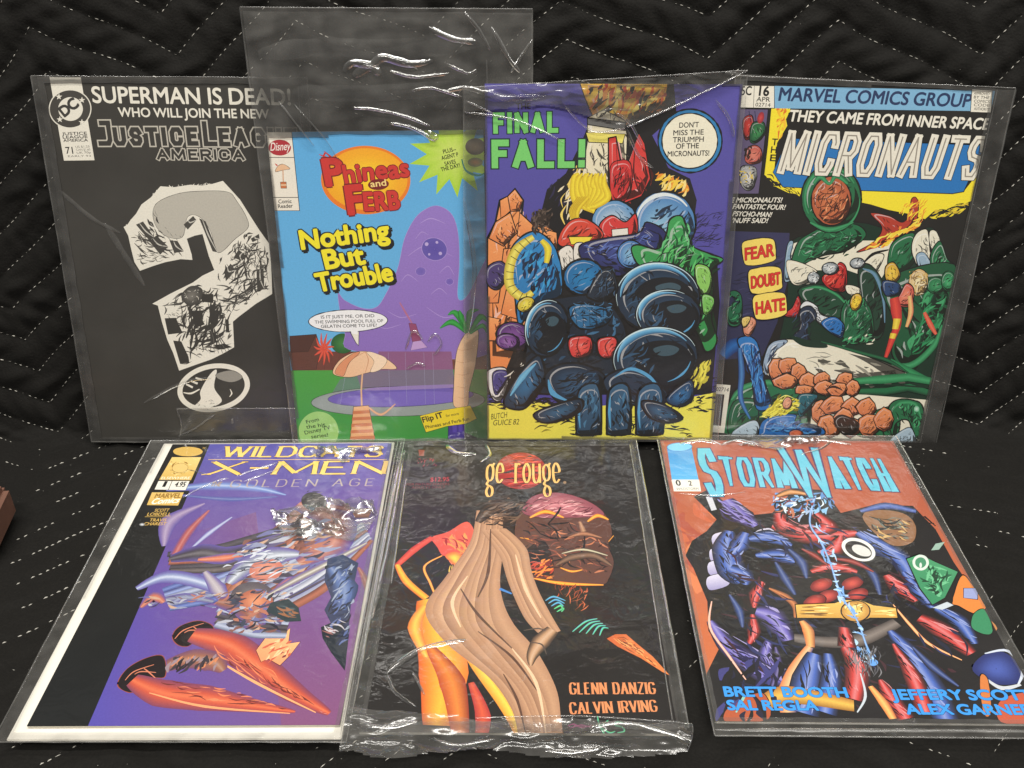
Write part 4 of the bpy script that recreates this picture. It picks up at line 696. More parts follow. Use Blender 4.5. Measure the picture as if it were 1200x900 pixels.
["R","artwork",[[130.7,83.9],[139.7,89.8],[143.4,83.0]],[1.46,3.66,0.39],[65,66,67],1],
["P","artwork",[[112.7,14.2],[124.6,14.9],[124.7,0.6],[112.0,0.8]],68,0,0.41,0,90,2],
["P","artwork",[[115.6,12.4],[118.9,12.6],[118.7,6.6],[115.6,6.6]],69,0,0,0,90,2],
["P","artwork",[[120.2,12.9],[123.2,13.0],[123.3,6.8],[120.1,6.8]],69,0,0,0,90,2],
["P","artwork",[[124.9,6.5],[133.8,2.0],[133.7,-0.9],[124.7,-0.8]],70,0,0,0,90,2],
["P","series_burst",[[30.8,8.4],[29.7,3.4],[27.2,-1.2],[23.6,-4.7],[19.3,-7.0],[14.6,-7.8],[10.0,-6.9],[6.1,-4.5],[3.1,-0.9],[1.4,3.7],[1.2,8.8],[2.3,13.8],[4.9,18.2],[8.4,21.7],[12.7,24.0],[17.3,24.7],[21.8,23.8],[25.7,21.5],[28.7,17.9],[30.4,13.4]],71,1,0,0,90,2],
["T","series_burst","From",[7.8,14.9],[17.2,17.2],2.89,[[0.02,72]],0,"b",0,0],
["T","series_burst","the hit",[7.2,10.9],[21.6,12.9],2.9,[[0.02,72]],0,"b",0,0],
["T","series_burst","Disney TV",[5.8,6.2],[25.1,10.6],2.91,[[0.02,72]],0,"b",0,0],
["T","series_burst","series!",[10.2,3.0],[22.8,4.3],2.92,[[0.02,72]],0,"b",0,0],
["P","flip_flag",[[91.9,20.2],[108.1,24.5],[129.4,28.0],[133.9,17.6],[128.6,14.8],[125.5,13.4],[111.6,11.7],[95.8,6.8]],73,0,0.27,0,90,2],
["T","flip_flag","Flip IT",[94.2,14.8],[109.2,19.1],4.32,[[0.04,74]],0,"b",0,0],
["T","flip_flag","for more",[111.2,19.1],[120.8,20.9],2.01,[[0.01,74]],0,"b",0,0],
["T","flip_flag","Phineas and Ferb fun",[95.9,9.7],[128.3,16.3],2.6,[[0.02,74]],0,"b",0,0],
["P","speech_balloon",[[44.5,87.6],[51.6,87.9],[50.4,75.8],[48.6,78.0]],1,0,0.65,0,90,75],
["P","speech_balloon",[[72.3,94.7],[71.5,92.9],[69.4,91.1],[66.0,89.5],[61.4,88.2],[56.0,87.2],[50.0,86.5],[43.8,86.3],[37.5,86.4],[31.6,87.0],[26.3,88.0],[21.9,89.3],[18.7,90.8],[16.7,92.5],[16.1,94.4],[17.0,96.2],[19.2,97.9],[22.6,99.5],[27.1,100.8],[32.5,101.8],[38.5,102.5],[44.7,102.7],[50.9,102.6],[56.8,102.0],[62.0,101.0],[66.4,99.8],[69.7,98.2],[71.7,96.5]],76,1,0.65,0,90,75],
["P","speech_balloon",[[45.3,88.0],[50.9,88.2],[50.1,84.2],[46.2,84.9]],76,0,0,0,90,2],
["T","speech_balloon","IS IT JUST ME, OR DID",[25.2,96.5],[63.1,97.1],2.25,[[0.01,77]],0,"b",0,0],
["T","speech_balloon","THE SWIMMING POOL FULL OF",[20.5,92.8],[69.2,93.3],2.26,[[0.01,77]],0,"b",0,0],
["T","speech_balloon","GELATIN COME TO LIFE?",[24.6,89.5],[64.4,90.0],2.27,[[0.01,77]],0,"b",0,0],
["P","corner_box",[[-1.2,226.2],[16.5,226.0],[17.0,173.7],[-1.2,173.9]],78,0,0.41,0,90,2],
["R","corner_box",[[-2.9,209.7],[16.6,209.4]],[0.42,0.42],[2],0],
["R","corner_box",[[-3.1,182.9],[16.9,182.7]],[0.43,0.43],[2],0],
["R","corner_box",[[16.5,226.0],[17.0,173.7]],[0.41,0.41],[2],0],
["P","corner_box",[[15.1,215.9],[14.6,214.3],[13.4,212.8],[11.6,211.7],[9.5,211.0],[7.1,210.8],[4.8,211.1],[2.8,211.8],[1.3,213.0],[0.3,214.5],[0.1,216.1],[0.7,217.7],[1.9,219.1],[3.6,220.2],[5.8,220.9],[8.1,221.1],[10.4,220.8],[12.4,220.1],[14.0,218.9],[14.9,217.5]],79,1,0,0,90,2],
["T","corner_box","Disney",[1.2,214.0],[14.3,214.4],5.2,[[0.01,80]],0.25,"b",0,0],
["P","corner_box",[[3.1,200.2],[5.5,204.1],[9.2,205.0],[13.1,202.0],[8.6,201.2]],81,1,0.28,0,90,2],
["R","corner_box",[[8.3,201.5],[7.7,192.5]],[0.7,0.7],[82],1],
["P","corner_box",[[5.8,193.2],[9.7,193.2],[9.6,189.0],[5.7,189.0]],59,0,0.28,0,90,2],
["R","corner_box",[[5.9,191.2],[9.7,191.2]],[0.84,0.84],[83],0],
["R","corner_box",[[4.9,204.1],[3.4,205.5]],[1.11,0.42],[28],1],
["T","corner_box","Comic",[3.2,178.8],[12.1,179.0],2.56,[[0.02,2]],0,"b",0,0],
["T","corner_box","Reader",[2.6,175.6],[12.6,175.9],2.57,[[0.02,2]],0,"b",0,0],
["P","corner_burst",[[128.3,237.1],[130.2,224.6],[141.2,232.0],[136.9,220.0],[150.1,221.8],[140.5,213.0],[152.9,208.6],[140.1,205.3],[148.8,195.6],[135.7,198.5],[138.7,185.7],[128.4,194.3],[124.8,181.4],[119.8,193.7],[110.5,183.6],[111.9,196.8],[99.2,191.9],[106.7,202.9],[93.4,204.2],[105.2,210.5],[94.5,217.6],[107.8,217.9],[102.0,229.1],[113.8,223.4],[114.2,236.1],[121.9,225.8]],84,0,0,0,90,2],
["B","corner_burst",[[127.1,231.2],[129.4,223.1],[137.0,227.2],[135.2,219.0],[143.9,219.2],[138.3,212.7],[146.0,208.9],[137.9,205.7],[142.8,198.8],[134.1,199.7],[135.0,191.1],[127.7,195.9],[124.4,187.7],[120.2,195.4],[113.4,189.4],[113.3,198.1],[104.7,195.9],[108.7,203.6],[100.3,205.5],[107.4,210.4],[101.1,215.9],[109.7,217.1],[106.9,224.9],[115.0,222.0],[116.2,230.4],[122.1,224.2]],85,86,0,0,[0,0],2],
["T","corner_burst","PLUS--",[116.5,210.7],[124.9,212.5],2.6,[[0.03,87]],0,"b",0,0],
["T","corner_burst","AGENT P",[115.2,206.5],[126.5,209.0],2.61,[[0.03,87]],0,"b",0,0],
["T","corner_burst","SAVES",[117.2,202.7],[124.6,204.3],2.62,[[0.03,87]],0,"b",0,0],
["T","corner_burst","THE DAY!",[114.6,198.9],[127.3,201.8],2.64,[[0.03,87]],0,"b",0,0],
["B","corner_burst",[[144.4,215.0],[144.1,213.4],[143.1,211.8],[141.6,210.7],[139.7,209.9],[137.6,209.7],[135.6,209.9],[133.7,210.7],[132.3,212.0],[131.4,213.5],[131.1,215.2],[131.5,216.9],[132.5,218.4],[134.0,219.6],[135.8,220.3],[137.9,220.6],[139.9,220.3],[141.8,219.5],[143.2,218.3],[144.1,216.7]],88,89,1,0,[0,0],2],
["R","corner_burst",[[128.5,207.0],[131.1,199.4],[138.7,196.1],[144.3,197.8]],[0.69,1.66,0.69],[90],1],
["B","corner_burst",[[142.5,204.8],[142.3,203.8],[141.5,203.0],[140.4,202.3],[139.0,201.9],[137.4,201.8],[135.9,202.0],[134.5,202.4],[133.4,203.1],[132.7,204.0],[132.5,204.9],[132.7,205.8],[133.5,206.7],[134.6,207.3],[136.0,207.7],[137.6,207.9],[139.1,207.7],[140.5,207.3],[141.6,206.6],[142.3,205.7]],91,92,1,0,[0,0],2],
["P","title_lettering",[[93.4,192.5],[92.3,187.8],[90.0,183.3],[86.5,179.2],[81.9,175.8],[76.5,173.2],[70.5,171.5],[64.2,170.7],[57.9,171.0],[51.8,172.3],[46.2,174.6],[41.4,177.7],[37.6,181.5],[34.9,185.9],[33.5,190.5],[33.4,195.3],[34.6,200.0],[37.1,204.4],[40.7,208.4],[45.2,211.7],[50.6,214.2],[56.4,215.8],[62.6,216.5],[68.8,216.2],[74.7,215.0],[80.2,212.8],[85.0,209.8],[88.8,206.1],[91.6,201.9],[93.2,197.3]],93,1,0,0,90,2],
["B","title_lettering",[[91.5,193.2],[90.5,188.9],[88.3,184.8],[85.1,181.2],[80.9,178.1],[75.9,175.8],[70.4,174.2],[64.5,173.6],[58.7,173.9],[53.0,175.0],[47.9,177.1],[43.4,179.9],[39.9,183.3],[37.4,187.2],[36.1,191.4],[36.0,195.8],[37.1,200.0],[39.4,204.0],[42.7,207.5],[46.9,210.5],[51.8,212.8],[57.2,214.3],[62.9,214.9],[68.6,214.6],[74.2,213.5],[79.3,211.5],[83.7,208.8],[87.2,205.5],[89.8,201.6],[91.2,197.5]],94,95,1,0,[0,0],2],
["R","title_lettering",[[37.5,212.2],[33.9,206.1]],[1.38,0.41],[96],1],
["R","title_lettering",[[42.7,207.3],[33.5,211.2]],[1.94,0.42],[96],1],
["R","title_lettering",[[42.5,206.0],[33.2,207.3]],[1.95,0.42],[96],1],
["R","title_lettering",[[42.7,208.0],[37.0,213.3]],[1.66,0.42],[96],1],
["T","title_lettering","P",[37.1,190.6],[49.0,191.3],16.99,[[0.12,97],[0.07,98]],-0.05,"b",0,0],
["T","title_lettering","hineas",[49.6,192.1],[92.9,196.6],11.71,[[0.1,97],[0.05,98]],0,"b",0.03,0.6],
["P","title_lettering",[[78.8,191.3],[78.5,190.1],[77.5,189.1],[76.0,188.2],[74.0,187.5],[71.8,187.2],[69.6,187.3],[67.7,187.7],[66.1,188.4],[65.1,189.4],[64.7,190.5],[65.1,191.6],[66.1,192.7],[67.6,193.6],[69.6,194.2],[71.8,194.5],[73.9,194.5],[75.9,194.1],[77.5,193.3],[78.5,192.4]],97,1,0,0,90,2],
["T","title_lettering","and",[66.6,189.1],[77.1,190.1],4.21,[[0.03,99]],0,"b",0,0],
["T","title_lettering","F",[50.9,171.1],[60.9,171.9],18.47,[[0.12,97],[0.07,98]],0,"b",0,0],
["T","title_lettering","ERB",[61.9,173.0],[85.3,174.7],11.95,[[0.11,97],[0.06,98]],0,"b",0.03,0.5],
["T","title_lettering","Nothing",[17.7,145.5],[78.5,152.1],12.63,[[0.15,2]],0,"b",0,0.35],
["T","title_lettering","Nothing",[16.5,146.9],[77.2,153.5],12.61,[[0.13,100],[0.06,101]],0,"b",0,0.35],
["T","title_lettering","But",[33.0,131.4],[60.3,134.9],13.11,[[0.15,2]],0,"b",0,0.35],
["T","title_lettering","But",[31.8,132.7],[59.1,136.3],13.09,[[0.13,100],[0.06,101]],0,"b",0,0.35],
["T","title_lettering","Trouble",[26.2,115.4],[79.1,122.7],12.74,[[0.15,2]],0,"b",0,0.35],
["T","title_lettering","Trouble",[25.0,116.8],[77.9,124.1],12.72,[[0.13,100],[0.06,101]],0,"b",0,0.35],
 ],
 'ff': [
["P","artwork",[[-4.4,258.0],[177.5,258.3],[177.9,-10.6],[-7.3,-10.7]],102,0,0,103,90,2],
["P","artwork",[[37.8,170.8],[41.3,185.5],[53.8,196.3],[64.0,217.6],[70.6,235.0],[77.2,246.9],[101.5,253.7],[122.5,253.7],[125.4,235.1],[110.3,221.2],[122.3,200.0],[137.2,192.9],[142.8,178.4],[140.6,144.8],[159.9,137.1],[164.3,105.9],[164.0,35.9],[0.1,35.8],[0.6,144.6],[23.2,155.9]],104,0,0,0,90,2],
["H","artwork",[[35.8,181.8],[57.3,199.9],[71.1,217.6],[58.3,159.7]],30,10.97,1.46,[104,105],60,30,21,0.2],
["H","artwork",[[135.1,171.0],[162.7,171.0],[163.0,144.8],[140.5,146.7]],60,14.81,0.74,[106],25,35,22,0.2],
["P","artwork",[[61.2,255.3],[118.9,255.4],[117.8,243.6],[109.5,235.0],[100.5,238.4],[92.2,226.4],[81.0,240.1],[70.6,233.2],[65.0,245.2]],107,0,0.68,108,90,2],
["H","artwork",[[63.0,253.6],[119.0,253.7],[116.4,238.5],[92.1,228.1],[67.0,234.9]],90,13.77,3.43,[109,110,111,112,113,114],62,24,23,0.2],
["H","artwork",[[46.7,187.3],[67.7,212.4],[69.0,170.9],[54.7,156.0]],50,12.75,1.63,[115,116],65,30,24,0.6],
["H","artwork",[[109.7,200.0],[135.4,192.9],[138.3,178.3],[115.9,185.6]],40,16.25,2.16,[117,118,119],50,30,25,0.6],
["P","artwork",[[67.1,232.4],[77.6,237.5],[92.0,230.7],[93.9,219.4],[94.0,185.6],[79.5,185.5],[64.7,194.6],[67.6,217.6]],120,0,0.52,0,90,2],
["P","artwork",[[67.1,232.4],[92.1,229.5],[92.3,224.3],[67.3,228.1]],121,0,0.52,0,90,2],
["P","artwork",[[66.5,222.9],[92.4,222.0],[90.9,215.9],[68.5,216.7]],122,0,0.35,0,90,2],
["H","artwork",[[69.4,215.9],[90.9,215.9],[92.1,187.4],[70.1,194.6]],40,6.39,0.89,[104,123],80,40,26,0.2],
["H","artwork",[[70.5,238.4],[91.7,236.7],[92.1,228.1],[70.7,229.8]],16,6.96,0.87,[104],70,40,27,0.2],
["P","artwork",[[81.4,219.4],[86.4,220.4],[90.8,201.8],[95.0,203.5],[97.9,212.4],[101.3,222.6],[105.6,215.9],[110.8,192.8],[105.2,181.0],[94.5,176.4],[85.4,173.7],[82.5,192.8]],124,0,0.71,0,90,2],
["P","artwork",[[83.3,200.0],[89.6,205.0],[96.9,202.8],[98.3,187.4],[94.4,178.3],[85.6,178.3]],125,1,0.54,0,90,2],
["H","artwork",[[84.3,201.7],[96.9,201.8],[96.1,180.1],[86.1,180.1]],24,7.19,0.9,[126],85,30,28,0.2],
["R","artwork",[[99.3,212.4],[99.3,196.4],[103.2,183.8]],[0.36,1.07,0.36],[126],1],
["R","artwork",[[86.5,217.7],[88.3,200.0]],[0.35,1.06,0.35],[126],1],
["B","artwork",[[143.2,162.6],[142.7,155.8],[140.1,149.6],[135.6,144.7],[129.8,141.5],[123.2,140.4],[116.4,141.4],[110.2,144.6],[105.2,149.6],[101.8,155.8],[100.4,162.6],[101.2,169.4],[103.9,175.4],[108.3,180.2],[114.1,183.3],[120.5,184.3],[127.1,183.3],[133.2,180.2],[138.3,175.5],[141.7,169.4]],127,128,1,1.11,[-0.2,0.25],2],
["R","artwork",[[102.7,162.6],[103.3,168.7],[105.7,174.1],[109.7,178.4],[114.8,181.2],[120.7,182.2],[126.6,181.2],[132.1,178.5],[136.6,174.2]],[0.74,2.97,0.74],[129],1],
["R","artwork",[[137.3,162.6],[136.9,157.6],[135.0,152.9],[131.8,149.3],[127.6,146.9],[122.8,146.1],[118.0,146.9],[113.5,149.2]],[0.74,2.6,0.74],[130],1],
["B","artwork",[[103.2,163.5],[102.6,158.9],[100.6,154.7],[97.3,151.4],[93.1,149.2],[88.3,148.5],[83.4,149.2],[79.0,151.4],[75.4,154.7],[73.1,158.9],[72.2,163.5],[72.8,168.1],[74.9,172.2],[78.1,175.4],[82.3,177.5],[87.1,178.3],[91.8,177.6],[96.2,175.5],[99.8,172.2],[102.2,168.1]],131,132,1,0.93,[-0.1,0.2],2],
["P","artwork",[[77.6,161.6],[85.6,168.1],[95.0,163.5],[102.1,169.1],[102.2,152.3],[80.7,152.2]],133,1,0.74,0,90,2],
["P","artwork",[[86.0,158.3],[97.1,159.4],[97.7,153.2],[86.7,152.3]],134,0,0.37,0,90,2],
["R","artwork",[[74.0,170.9],[60.6,178.2],[59.3,192.7],[62.8,196.3]],[3.69,4.79,4.06,0.92],[135,136,137],1],
["R","artwork",[[73.4,171.3],[63.2,180.8],[61.9,190.9],[65.0,196.4]],[3.69,4.79,4.05,0.92],[135,136,137],1],
["R","artwork",[[72.0,171.6],[65.9,183.0],[64.5,189.1],[67.1,196.4]],[3.68,4.79,4.05,0.92],[135,136,137],1],
["R","artwork",[[70.5,172.0],[68.6,184.7],[66.9,192.8],[69.3,196.4]],[3.68,4.79,4.05,0.92],[135,136,137],1],
["R","artwork",[[69.6,172.4],[71.3,185.5],[69.5,191.0],[71.5,196.4]],[3.68,4.79,4.05,0.92],[135,136,137],1],
["R","artwork",[[69.7,172.7],[74.0,185.3],[72.1,189.2],[73.7,196.4]],[3.68,4.79,4.05,0.92],[135,136,137],1],
["R","artwork",[[70.9,173.1],[76.8,184.3],[74.5,192.8],[75.8,196.4]],[3.68,4.78,4.05,0.92],[135,136,137],1],
["R","artwork",[[72.4,173.5],[79.6,182.5],[77.1,191.0],[78.0,196.4]],[3.68,4.78,4.05,0.92],[135,136,137],1],
["R","artwork",[[73.6,173.8],[82.4,180.1],[79.7,189.2],[80.2,196.4]],[3.68,4.78,4.05,0.92],[135,136,137],1],
["R","artwork",[[63.3,180.1],[58.0,170.9],[60.4,163.5]],[2.56,3.29,0.73],[138,139,140],1],
["R","artwork",[[64.7,180.1],[59.1,170.9],[61.2,162.7]],[2.56,3.29,0.73],[138,139,140],1],
["R","artwork",[[66.2,180.1],[60.2,170.9],[61.9,162.0]],[2.56,3.29,0.73],[138,139,140],1],
["R","artwork",[[67.6,180.1],[61.3,170.9],[62.7,161.2]],[2.56,3.29,0.73],[138,139,140],1],
["R","artwork",[[69.1,180.1],[62.4,170.9],[63.4,160.5]],[2.56,3.29,0.73],[138,139,140],1],
["P","artwork",[[49.3,148.4],[56.3,163.5],[69.2,165.3],[80.6,154.1],[66.1,144.7]],141,1,0.75,0,90,2],
["P","artwork",[[56.6,153.2],[73.3,153.2],[69.7,148.5],[58.6,147.7]],142,0,0.37,0,90,2],
["P","artwork",[[51.2,144.6],[58.6,146.5],[62.7,133.2],[55.3,127.4],[49.5,137.0]],143,1,0.75,0,90,2],
["P","artwork",[[61.3,148.4],[69.8,146.6],[66.5,129.3],[60.7,137.0]],143,1,0.56,0,90,2],
["B","artwork",[[64.2,146.6],[80.7,152.2],[104.6,156.0],[109.8,163.5],[123.2,156.1],[122.2,140.9],[107.5,137.1],[93.0,125.5],[70.2,133.2]],144,145,1,0.75,[0,0],2],
["H","artwork",[[66.0,146.6],[117.5,157.9],[107.4,139.0],[70.1,135.1]],60,11.31,0.94,[146,147],20,40,29,0.2],
["B","artwork",[[109.1,140.9],[108.8,137.8],[107.7,135.0],[105.7,132.8],[103.2,131.4],[100.3,130.9],[97.4,131.4],[94.7,132.8],[92.5,135.0],[91.1,137.8],[90.5,140.9],[90.8,143.9],[92.0,146.7],[94.0,148.9],[96.5,150.3],[99.3,150.8],[102.2,150.3],[104.9,148.9],[107.1,146.7],[108.5,144.0]],148,149,1,0.76,[0,0],2],
["P","artwork",[[1.0,152.1],[6.6,163.4],[9.6,178.1],[14.9,180.9],[19.8,185.8],[25.3,178.2],[24.3,167.1],[32.4,161.2],[39.8,161.9],[48.4,156.0],[49.7,144.6],[36.4,133.1],[23.4,125.4],[25.8,105.8],[38.8,93.8],[19.8,69.4],[14.0,54.8],[2.2,54.8],[0.7,105.7]],150,0,0.93,151,90,2],
["P","artwork",[[9.6,178.1],[14.9,180.9],[16.7,170.8],[10.3,165.2]],152,0,0.55,153,70,2],
["P","artwork",[[14.9,180.9],[19.8,185.8],[25.3,178.2],[23.1,170.8],[16.7,170.8]],152,0,0.55,153,70,2],
["P","artwork",[[6.6,163.4],[16.7,169.9],[21.4,155.9],[12.1,146.5],[1.9,152.1]],152,0,0.56,153,70,2],
["P","artwork",[[23.1,169.9],[32.4,161.2],[30.7,148.4],[21.4,154.0]],152,0,0.55,153,70,2],
["P","artwork",[[32.4,161.2],[48.4,156.0],[49.3,144.6],[38.2,140.8],[30.7,148.4]],152,0,0.56,153,70,2],
["P","artwork",[[12.1,144.6],[28.8,146.5],[23.4,127.3],[10.2,129.2]],152,0,0.56,153,70,2],
["P","artwork",[[1.2,125.4],[10.2,119.5],[8.3,105.8],[1.0,105.7]],152,0,0.57,153,70,2],
["P","artwork",[[14.0,115.6],[25.4,105.8],[21.6,93.8],[10.1,97.8]],152,0,0.58,153,70,2],
["P","artwork",[[1.0,95.8],[10.1,93.8],[8.2,77.6],[1.2,77.6]],152,0,0.59,153,70,2],
["P","artwork",[[14.0,89.8],[33.1,93.8],[19.8,73.5],[10.1,77.6]],152,0,0.59,153,70,2],
["H","artwork",[[2.9,155.9],[23.1,178.2],[43.6,152.2],[21.6,105.8],[6.2,61.1]],46,6.35,1.3,[154,155,156],65,40,32,0.2],
["P","artwork",[[0.5,131.2],[10.2,136.0],[15.8,127.3],[8.3,115.6],[0.8,119.5]],157,1,0.76,0,90,2],
["P","artwork",[[0.3,54.8],[13.2,56.9],[15.1,44.3],[10.0,31.5],[4.1,32.6],[0.2,44.3]],158,1,0.81,0,90,2],
["P","artwork",[[4.2,52.7],[13.6,54.8],[14.0,46.4],[6.1,35.8]],159,1,0.61,0,90,2],
["P","artwork",[[16.8,140.8],[23.2,152.2],[34.3,156.9],[45.9,148.4],[51.8,133.2],[53.3,115.7],[49.6,109.8],[38.7,105.8],[27.4,93.8],[22.6,89.8],[19.6,113.7]],160,1,0.94,161,80,2],
["H","artwork",[[21.4,144.6],[47.5,144.6],[49.9,113.7],[29.2,105.8]],40,13.21,2.45,[162,163,164],75,25,33,0.2],
["R","artwork",[[32.5,153.1],[21.4,144.6],[16.2,131.2],[16.8,117.6],[25.7,109.7],[32.1,113.7]],[3.74,6.36,6.74,6.74,6.36,4.11],[165,166,167],1],
["R","artwork",[[26.6,152.2],[31.1,147.6]],[0.47,0.47],[168],0],
["R","artwork",[[22.5,149.1],[27.7,144.2]],[0.47,0.47],[168],0],
["R","artwork",[[19.6,144.6],[24.8,140.4]],[0.47,0.47],[168],0],
["R","artwork",[[17.0,139.6],[22.6,136.2]],[0.47,0.47],[168],0],
["R","artwork",[[15.1,134.3],[21.1,132.0]],[0.47,0.47],[168],0],
["R","artwork",[[14.0,128.5],[20.4,127.7]],[0.48,0.48],[168],0],
["R","artwork",[[14.0,123.0],[20.4,123.4]],[0.48,0.48],[168],0],
["R","artwork",[[15.1,117.2],[21.1,119.5]],[0.48,0.48],[168],0],
["R","artwork",[[18.1,112.1],[23.0,116.4]],[0.48,0.48],[168],0],
["R","artwork",[[22.7,107.8],[25.7,113.3]],[0.48,0.48],[168],0],
["R","artwork",[[27.6,107.4],[28.4,112.9]],[0.48,0.48],[168],0],
["R","artwork",[[38.1,150.7],[42.6,144.6],[41.7,134.7]],[3,5.25,3.37],[165,169,167],1],
["B","artwork",[[33.2,108.2],[33.7,106.6],[33.6,104.9],[33.0,103.2],[31.8,101.6],[30.2,100.3],[28.3,99.5],[26.4,99.2],[24.6,99.4],[23.1,100.2],[22.1,101.4],[21.6,102.9],[21.7,104.7],[22.4,106.4],[23.6,108.0],[25.2,109.2],[27.0,110.1],[28.9,110.4],[30.7,110.1],[32.2,109.4]],170,171,1,0.78,[0,0],2],
["H","artwork",[[30.5,170.8],[45.1,174.5],[45.8,154.1],[32.5,154.1]],60,6.27,1.84,[172,173,174],70,50,34,0.6],
["H","artwork",[[30.5,170.8],[41.4,174.5],[38.1,152.2],[32.5,155.9]],50,5.53,1.66,[172,173],80,40,35,0.6],
["P","artwork",[[100.0,144.7],[105.1,147.7],[118.3,144.7],[123.3,154.2],[125.5,165.4],[133.5,167.3],[138.3,156.1],[142.3,146.7],[155.8,141.0],[164.0,137.2],[156.7,129.4],[159.1,113.8],[159.5,94.0],[164.6,77.7],[157.5,69.5],[148.6,85.9],[119.1,129.4],[105.8,133.2]],175,1,0.94,176,70,2],
["H","artwork",[[105.2,144.7],[136.1,156.1],[156.1,137.1],[158.2,85.9],[147.7,98.0]],60,13.23,1.7,[177,178,179],60,50,36,0.5],
["P","artwork",[[145.2,133.3],[154.7,131.4],[157.6,117.8],[153.5,109.9],[147.1,119.7]],180,1,0.76,0,90,2],
["P","artwork",[[151.5,111.9],[159.8,109.9],[159.4,100.0],[153.5,98.0]],181,1,0.77,0,90,2],
["H","artwork",[[120.9,163.5],[139.2,165.4],[142.5,144.8],[120.3,140.9]],16,11.16,1.86,[182,183],80,30,37,0.5],
["P","artwork",[[-3.9,28.7],[33.7,30.9],[77.4,26.6],[144.5,33.1],[173.6,39.5],[177.6,-8.5],[-4.2,-8.6]],184,0,0,0,90,2],
["H","artwork",[[-3.8,35.1],[57.4,33.0],[57.7,20.1],[-3.9,26.5]],60,8.23,1.64,[104],3,14,41,0.4],
["H","artwork",[[33.9,17.9],[145.2,22.3],[154.7,0.4],[34.0,4.7]],70,10.44,1.67,[104,185],3,14,42,0.4],
["H","artwork",[[128.5,35.2],[170.6,52.2],[171.1,22.3],[129.3,22.3]],60,8.25,1.65,[104],20,30,43,0.4],
["H","artwork",[[142.8,58.5],[161.8,64.7],[161.8,39.5],[152.1,37.4]],24,14.2,2.43,[184,186],70,20,44,0.4],
["H","artwork",[[12.0,56.3],[31.5,64.6],[25.8,39.4],[12.0,39.4]],26,12.16,1.21,[187,104],40,20,45,0.2],
["B","artwork",[[31.7,77.5],[30.3,74.5],[27.8,72.2],[24.5,70.7],[20.7,70.2],[16.8,70.7],[13.1,72.3],[10.0,74.8],[7.9,77.8],[6.9,81.2],[7.1,84.5],[8.5,87.5],[11.0,89.8],[14.2,91.3],[18.0,91.8],[21.9,91.2],[25.6,89.6],[28.6,87.2],[30.8,84.2],[31.8,80.9]],188,189,1,0.99,[0,0],2],
["B","artwork",[[23.3,75.4],[22.6,73.6],[21.1,72.1],[19.0,71.1],[16.6,70.7],[13.9,70.9],[11.4,71.7],[9.2,73.0],[7.6,74.6],[6.7,76.5],[6.6,78.5],[7.3,80.3],[8.8,81.7],[10.8,82.7],[13.3,83.1],[15.9,83.0],[18.5,82.2],[20.6,80.9],[22.3,79.2],[23.2,77.3]],190,191,1,0.8,[0,0],2],
["P","artwork",[[27.5,68.7],[38.7,103.2],[61.4,111.1],[82.3,109.2],[98.5,87.2],[99.9,56.3],[84.9,39.4],[59.3,37.3],[33.7,39.4]],192,1,1.2,0,90,2],
["H","artwork",[[27.5,68.7],[38.7,103.2],[82.3,109.2],[98.5,87.2],[99.9,56.3],[84.9,39.4],[33.7,39.4]],90,14.06,2.2,[193,194,195,195],40,60,60,0.2],
["B","artwork",[[58.0,84.3],[56.7,78.9],[54.4,74.1],[51.3,70.1],[47.6,67.2],[43.6,65.8],[39.5,65.8],[35.7,67.2],[32.3,70.1],[29.7,74.1],[28.0,79.0],[27.3,84.4],[27.6,89.9],[29.0,95.3],[31.3,100.0],[34.4,103.9],[38.0,106.6],[42.0,108.0],[46.0,108.0],[49.7,106.6],[53.1,103.9],[55.7,100.0],[57.5,95.2],[58.2,89.9]],196,197,1,1.38,[0.12,0.2],2],
["P","artwork",[[34.3,89.3],[39.6,97.8],[48.7,98.9],[55.0,91.4],[56.0,80.7],[50.8,70.9],[43.1,67.6],[35.2,74.2],[39.8,82.8]],198,1,0,0,90,2],
["P","artwork",[[41.9,93.5],[47.2,96.1],[51.1,93.6],[48.9,89.3],[44.3,88.9]],199,1,0,0,90,2],
["R","artwork",[[29.7,79.9],[29.1,84.7],[29.4,89.6],[30.7,94.3],[32.7,98.5],[35.4,101.9],[38.6,104.3],[42.1,105.5],[45.6,105.5]],[0.4,2.7,1.9,0.4],[196,200,201],1],
["R","artwork",[[29.9,74.3],[28.3,79.1],[27.6,84.4],[27.9,89.9],[29.3,95.1],[31.5,99.8],[34.6,103.6],[38.1,106.2],[42.0,107.6],[45.9,107.6],[49.6,106.2]],[0.2,1.2,0.2],[202],1],
["H","artwork",[[47.3,83.3],[45.0,76.1],[40.8,71.2],[35.9,70.0],[31.6,72.9],[29.1,79.0],[29.1,86.7],[31.5,93.8],[35.6,98.6],[40.5,99.7],[44.7,96.9],[47.2,90.9]],22,7.13,1.11,[195,195,196],60,25,51,0.2],
["R","artwork",[[54.4,80.3],[52.5,76.2],[49.9,72.8],[46.9,70.4],[43.5,69.2]],[0.2,0.95,0.2],[200],1],
["B","artwork",[[149.9,110.2],[149.3,103.7],[146.8,97.5],[142.4,92.2],[136.5,88.1],[129.4,85.5],[121.7,84.6],[113.9,85.5],[106.5,88.0],[100.1,92.1],[95.2,97.5],[91.9,103.6],[90.6,110.2],[91.4,116.7],[94.0,122.7],[98.5,127.9],[104.4,131.8],[111.3,134.3],[118.8,135.1],[126.4,134.3],[133.6,131.9],[140.0,127.9],[145.0,122.8],[148.4,116.8]],196,197,1,1.36,[0.12,0.2],2],
["P","artwork",[[103.8,112.7],[113.6,122.8],[131.2,124.0],[143.6,115.3],[146.0,102.6],[136.3,91.1],[121.6,87.2],[106.2,94.9],[114.6,105.1]],198,1,0,0,90,2],
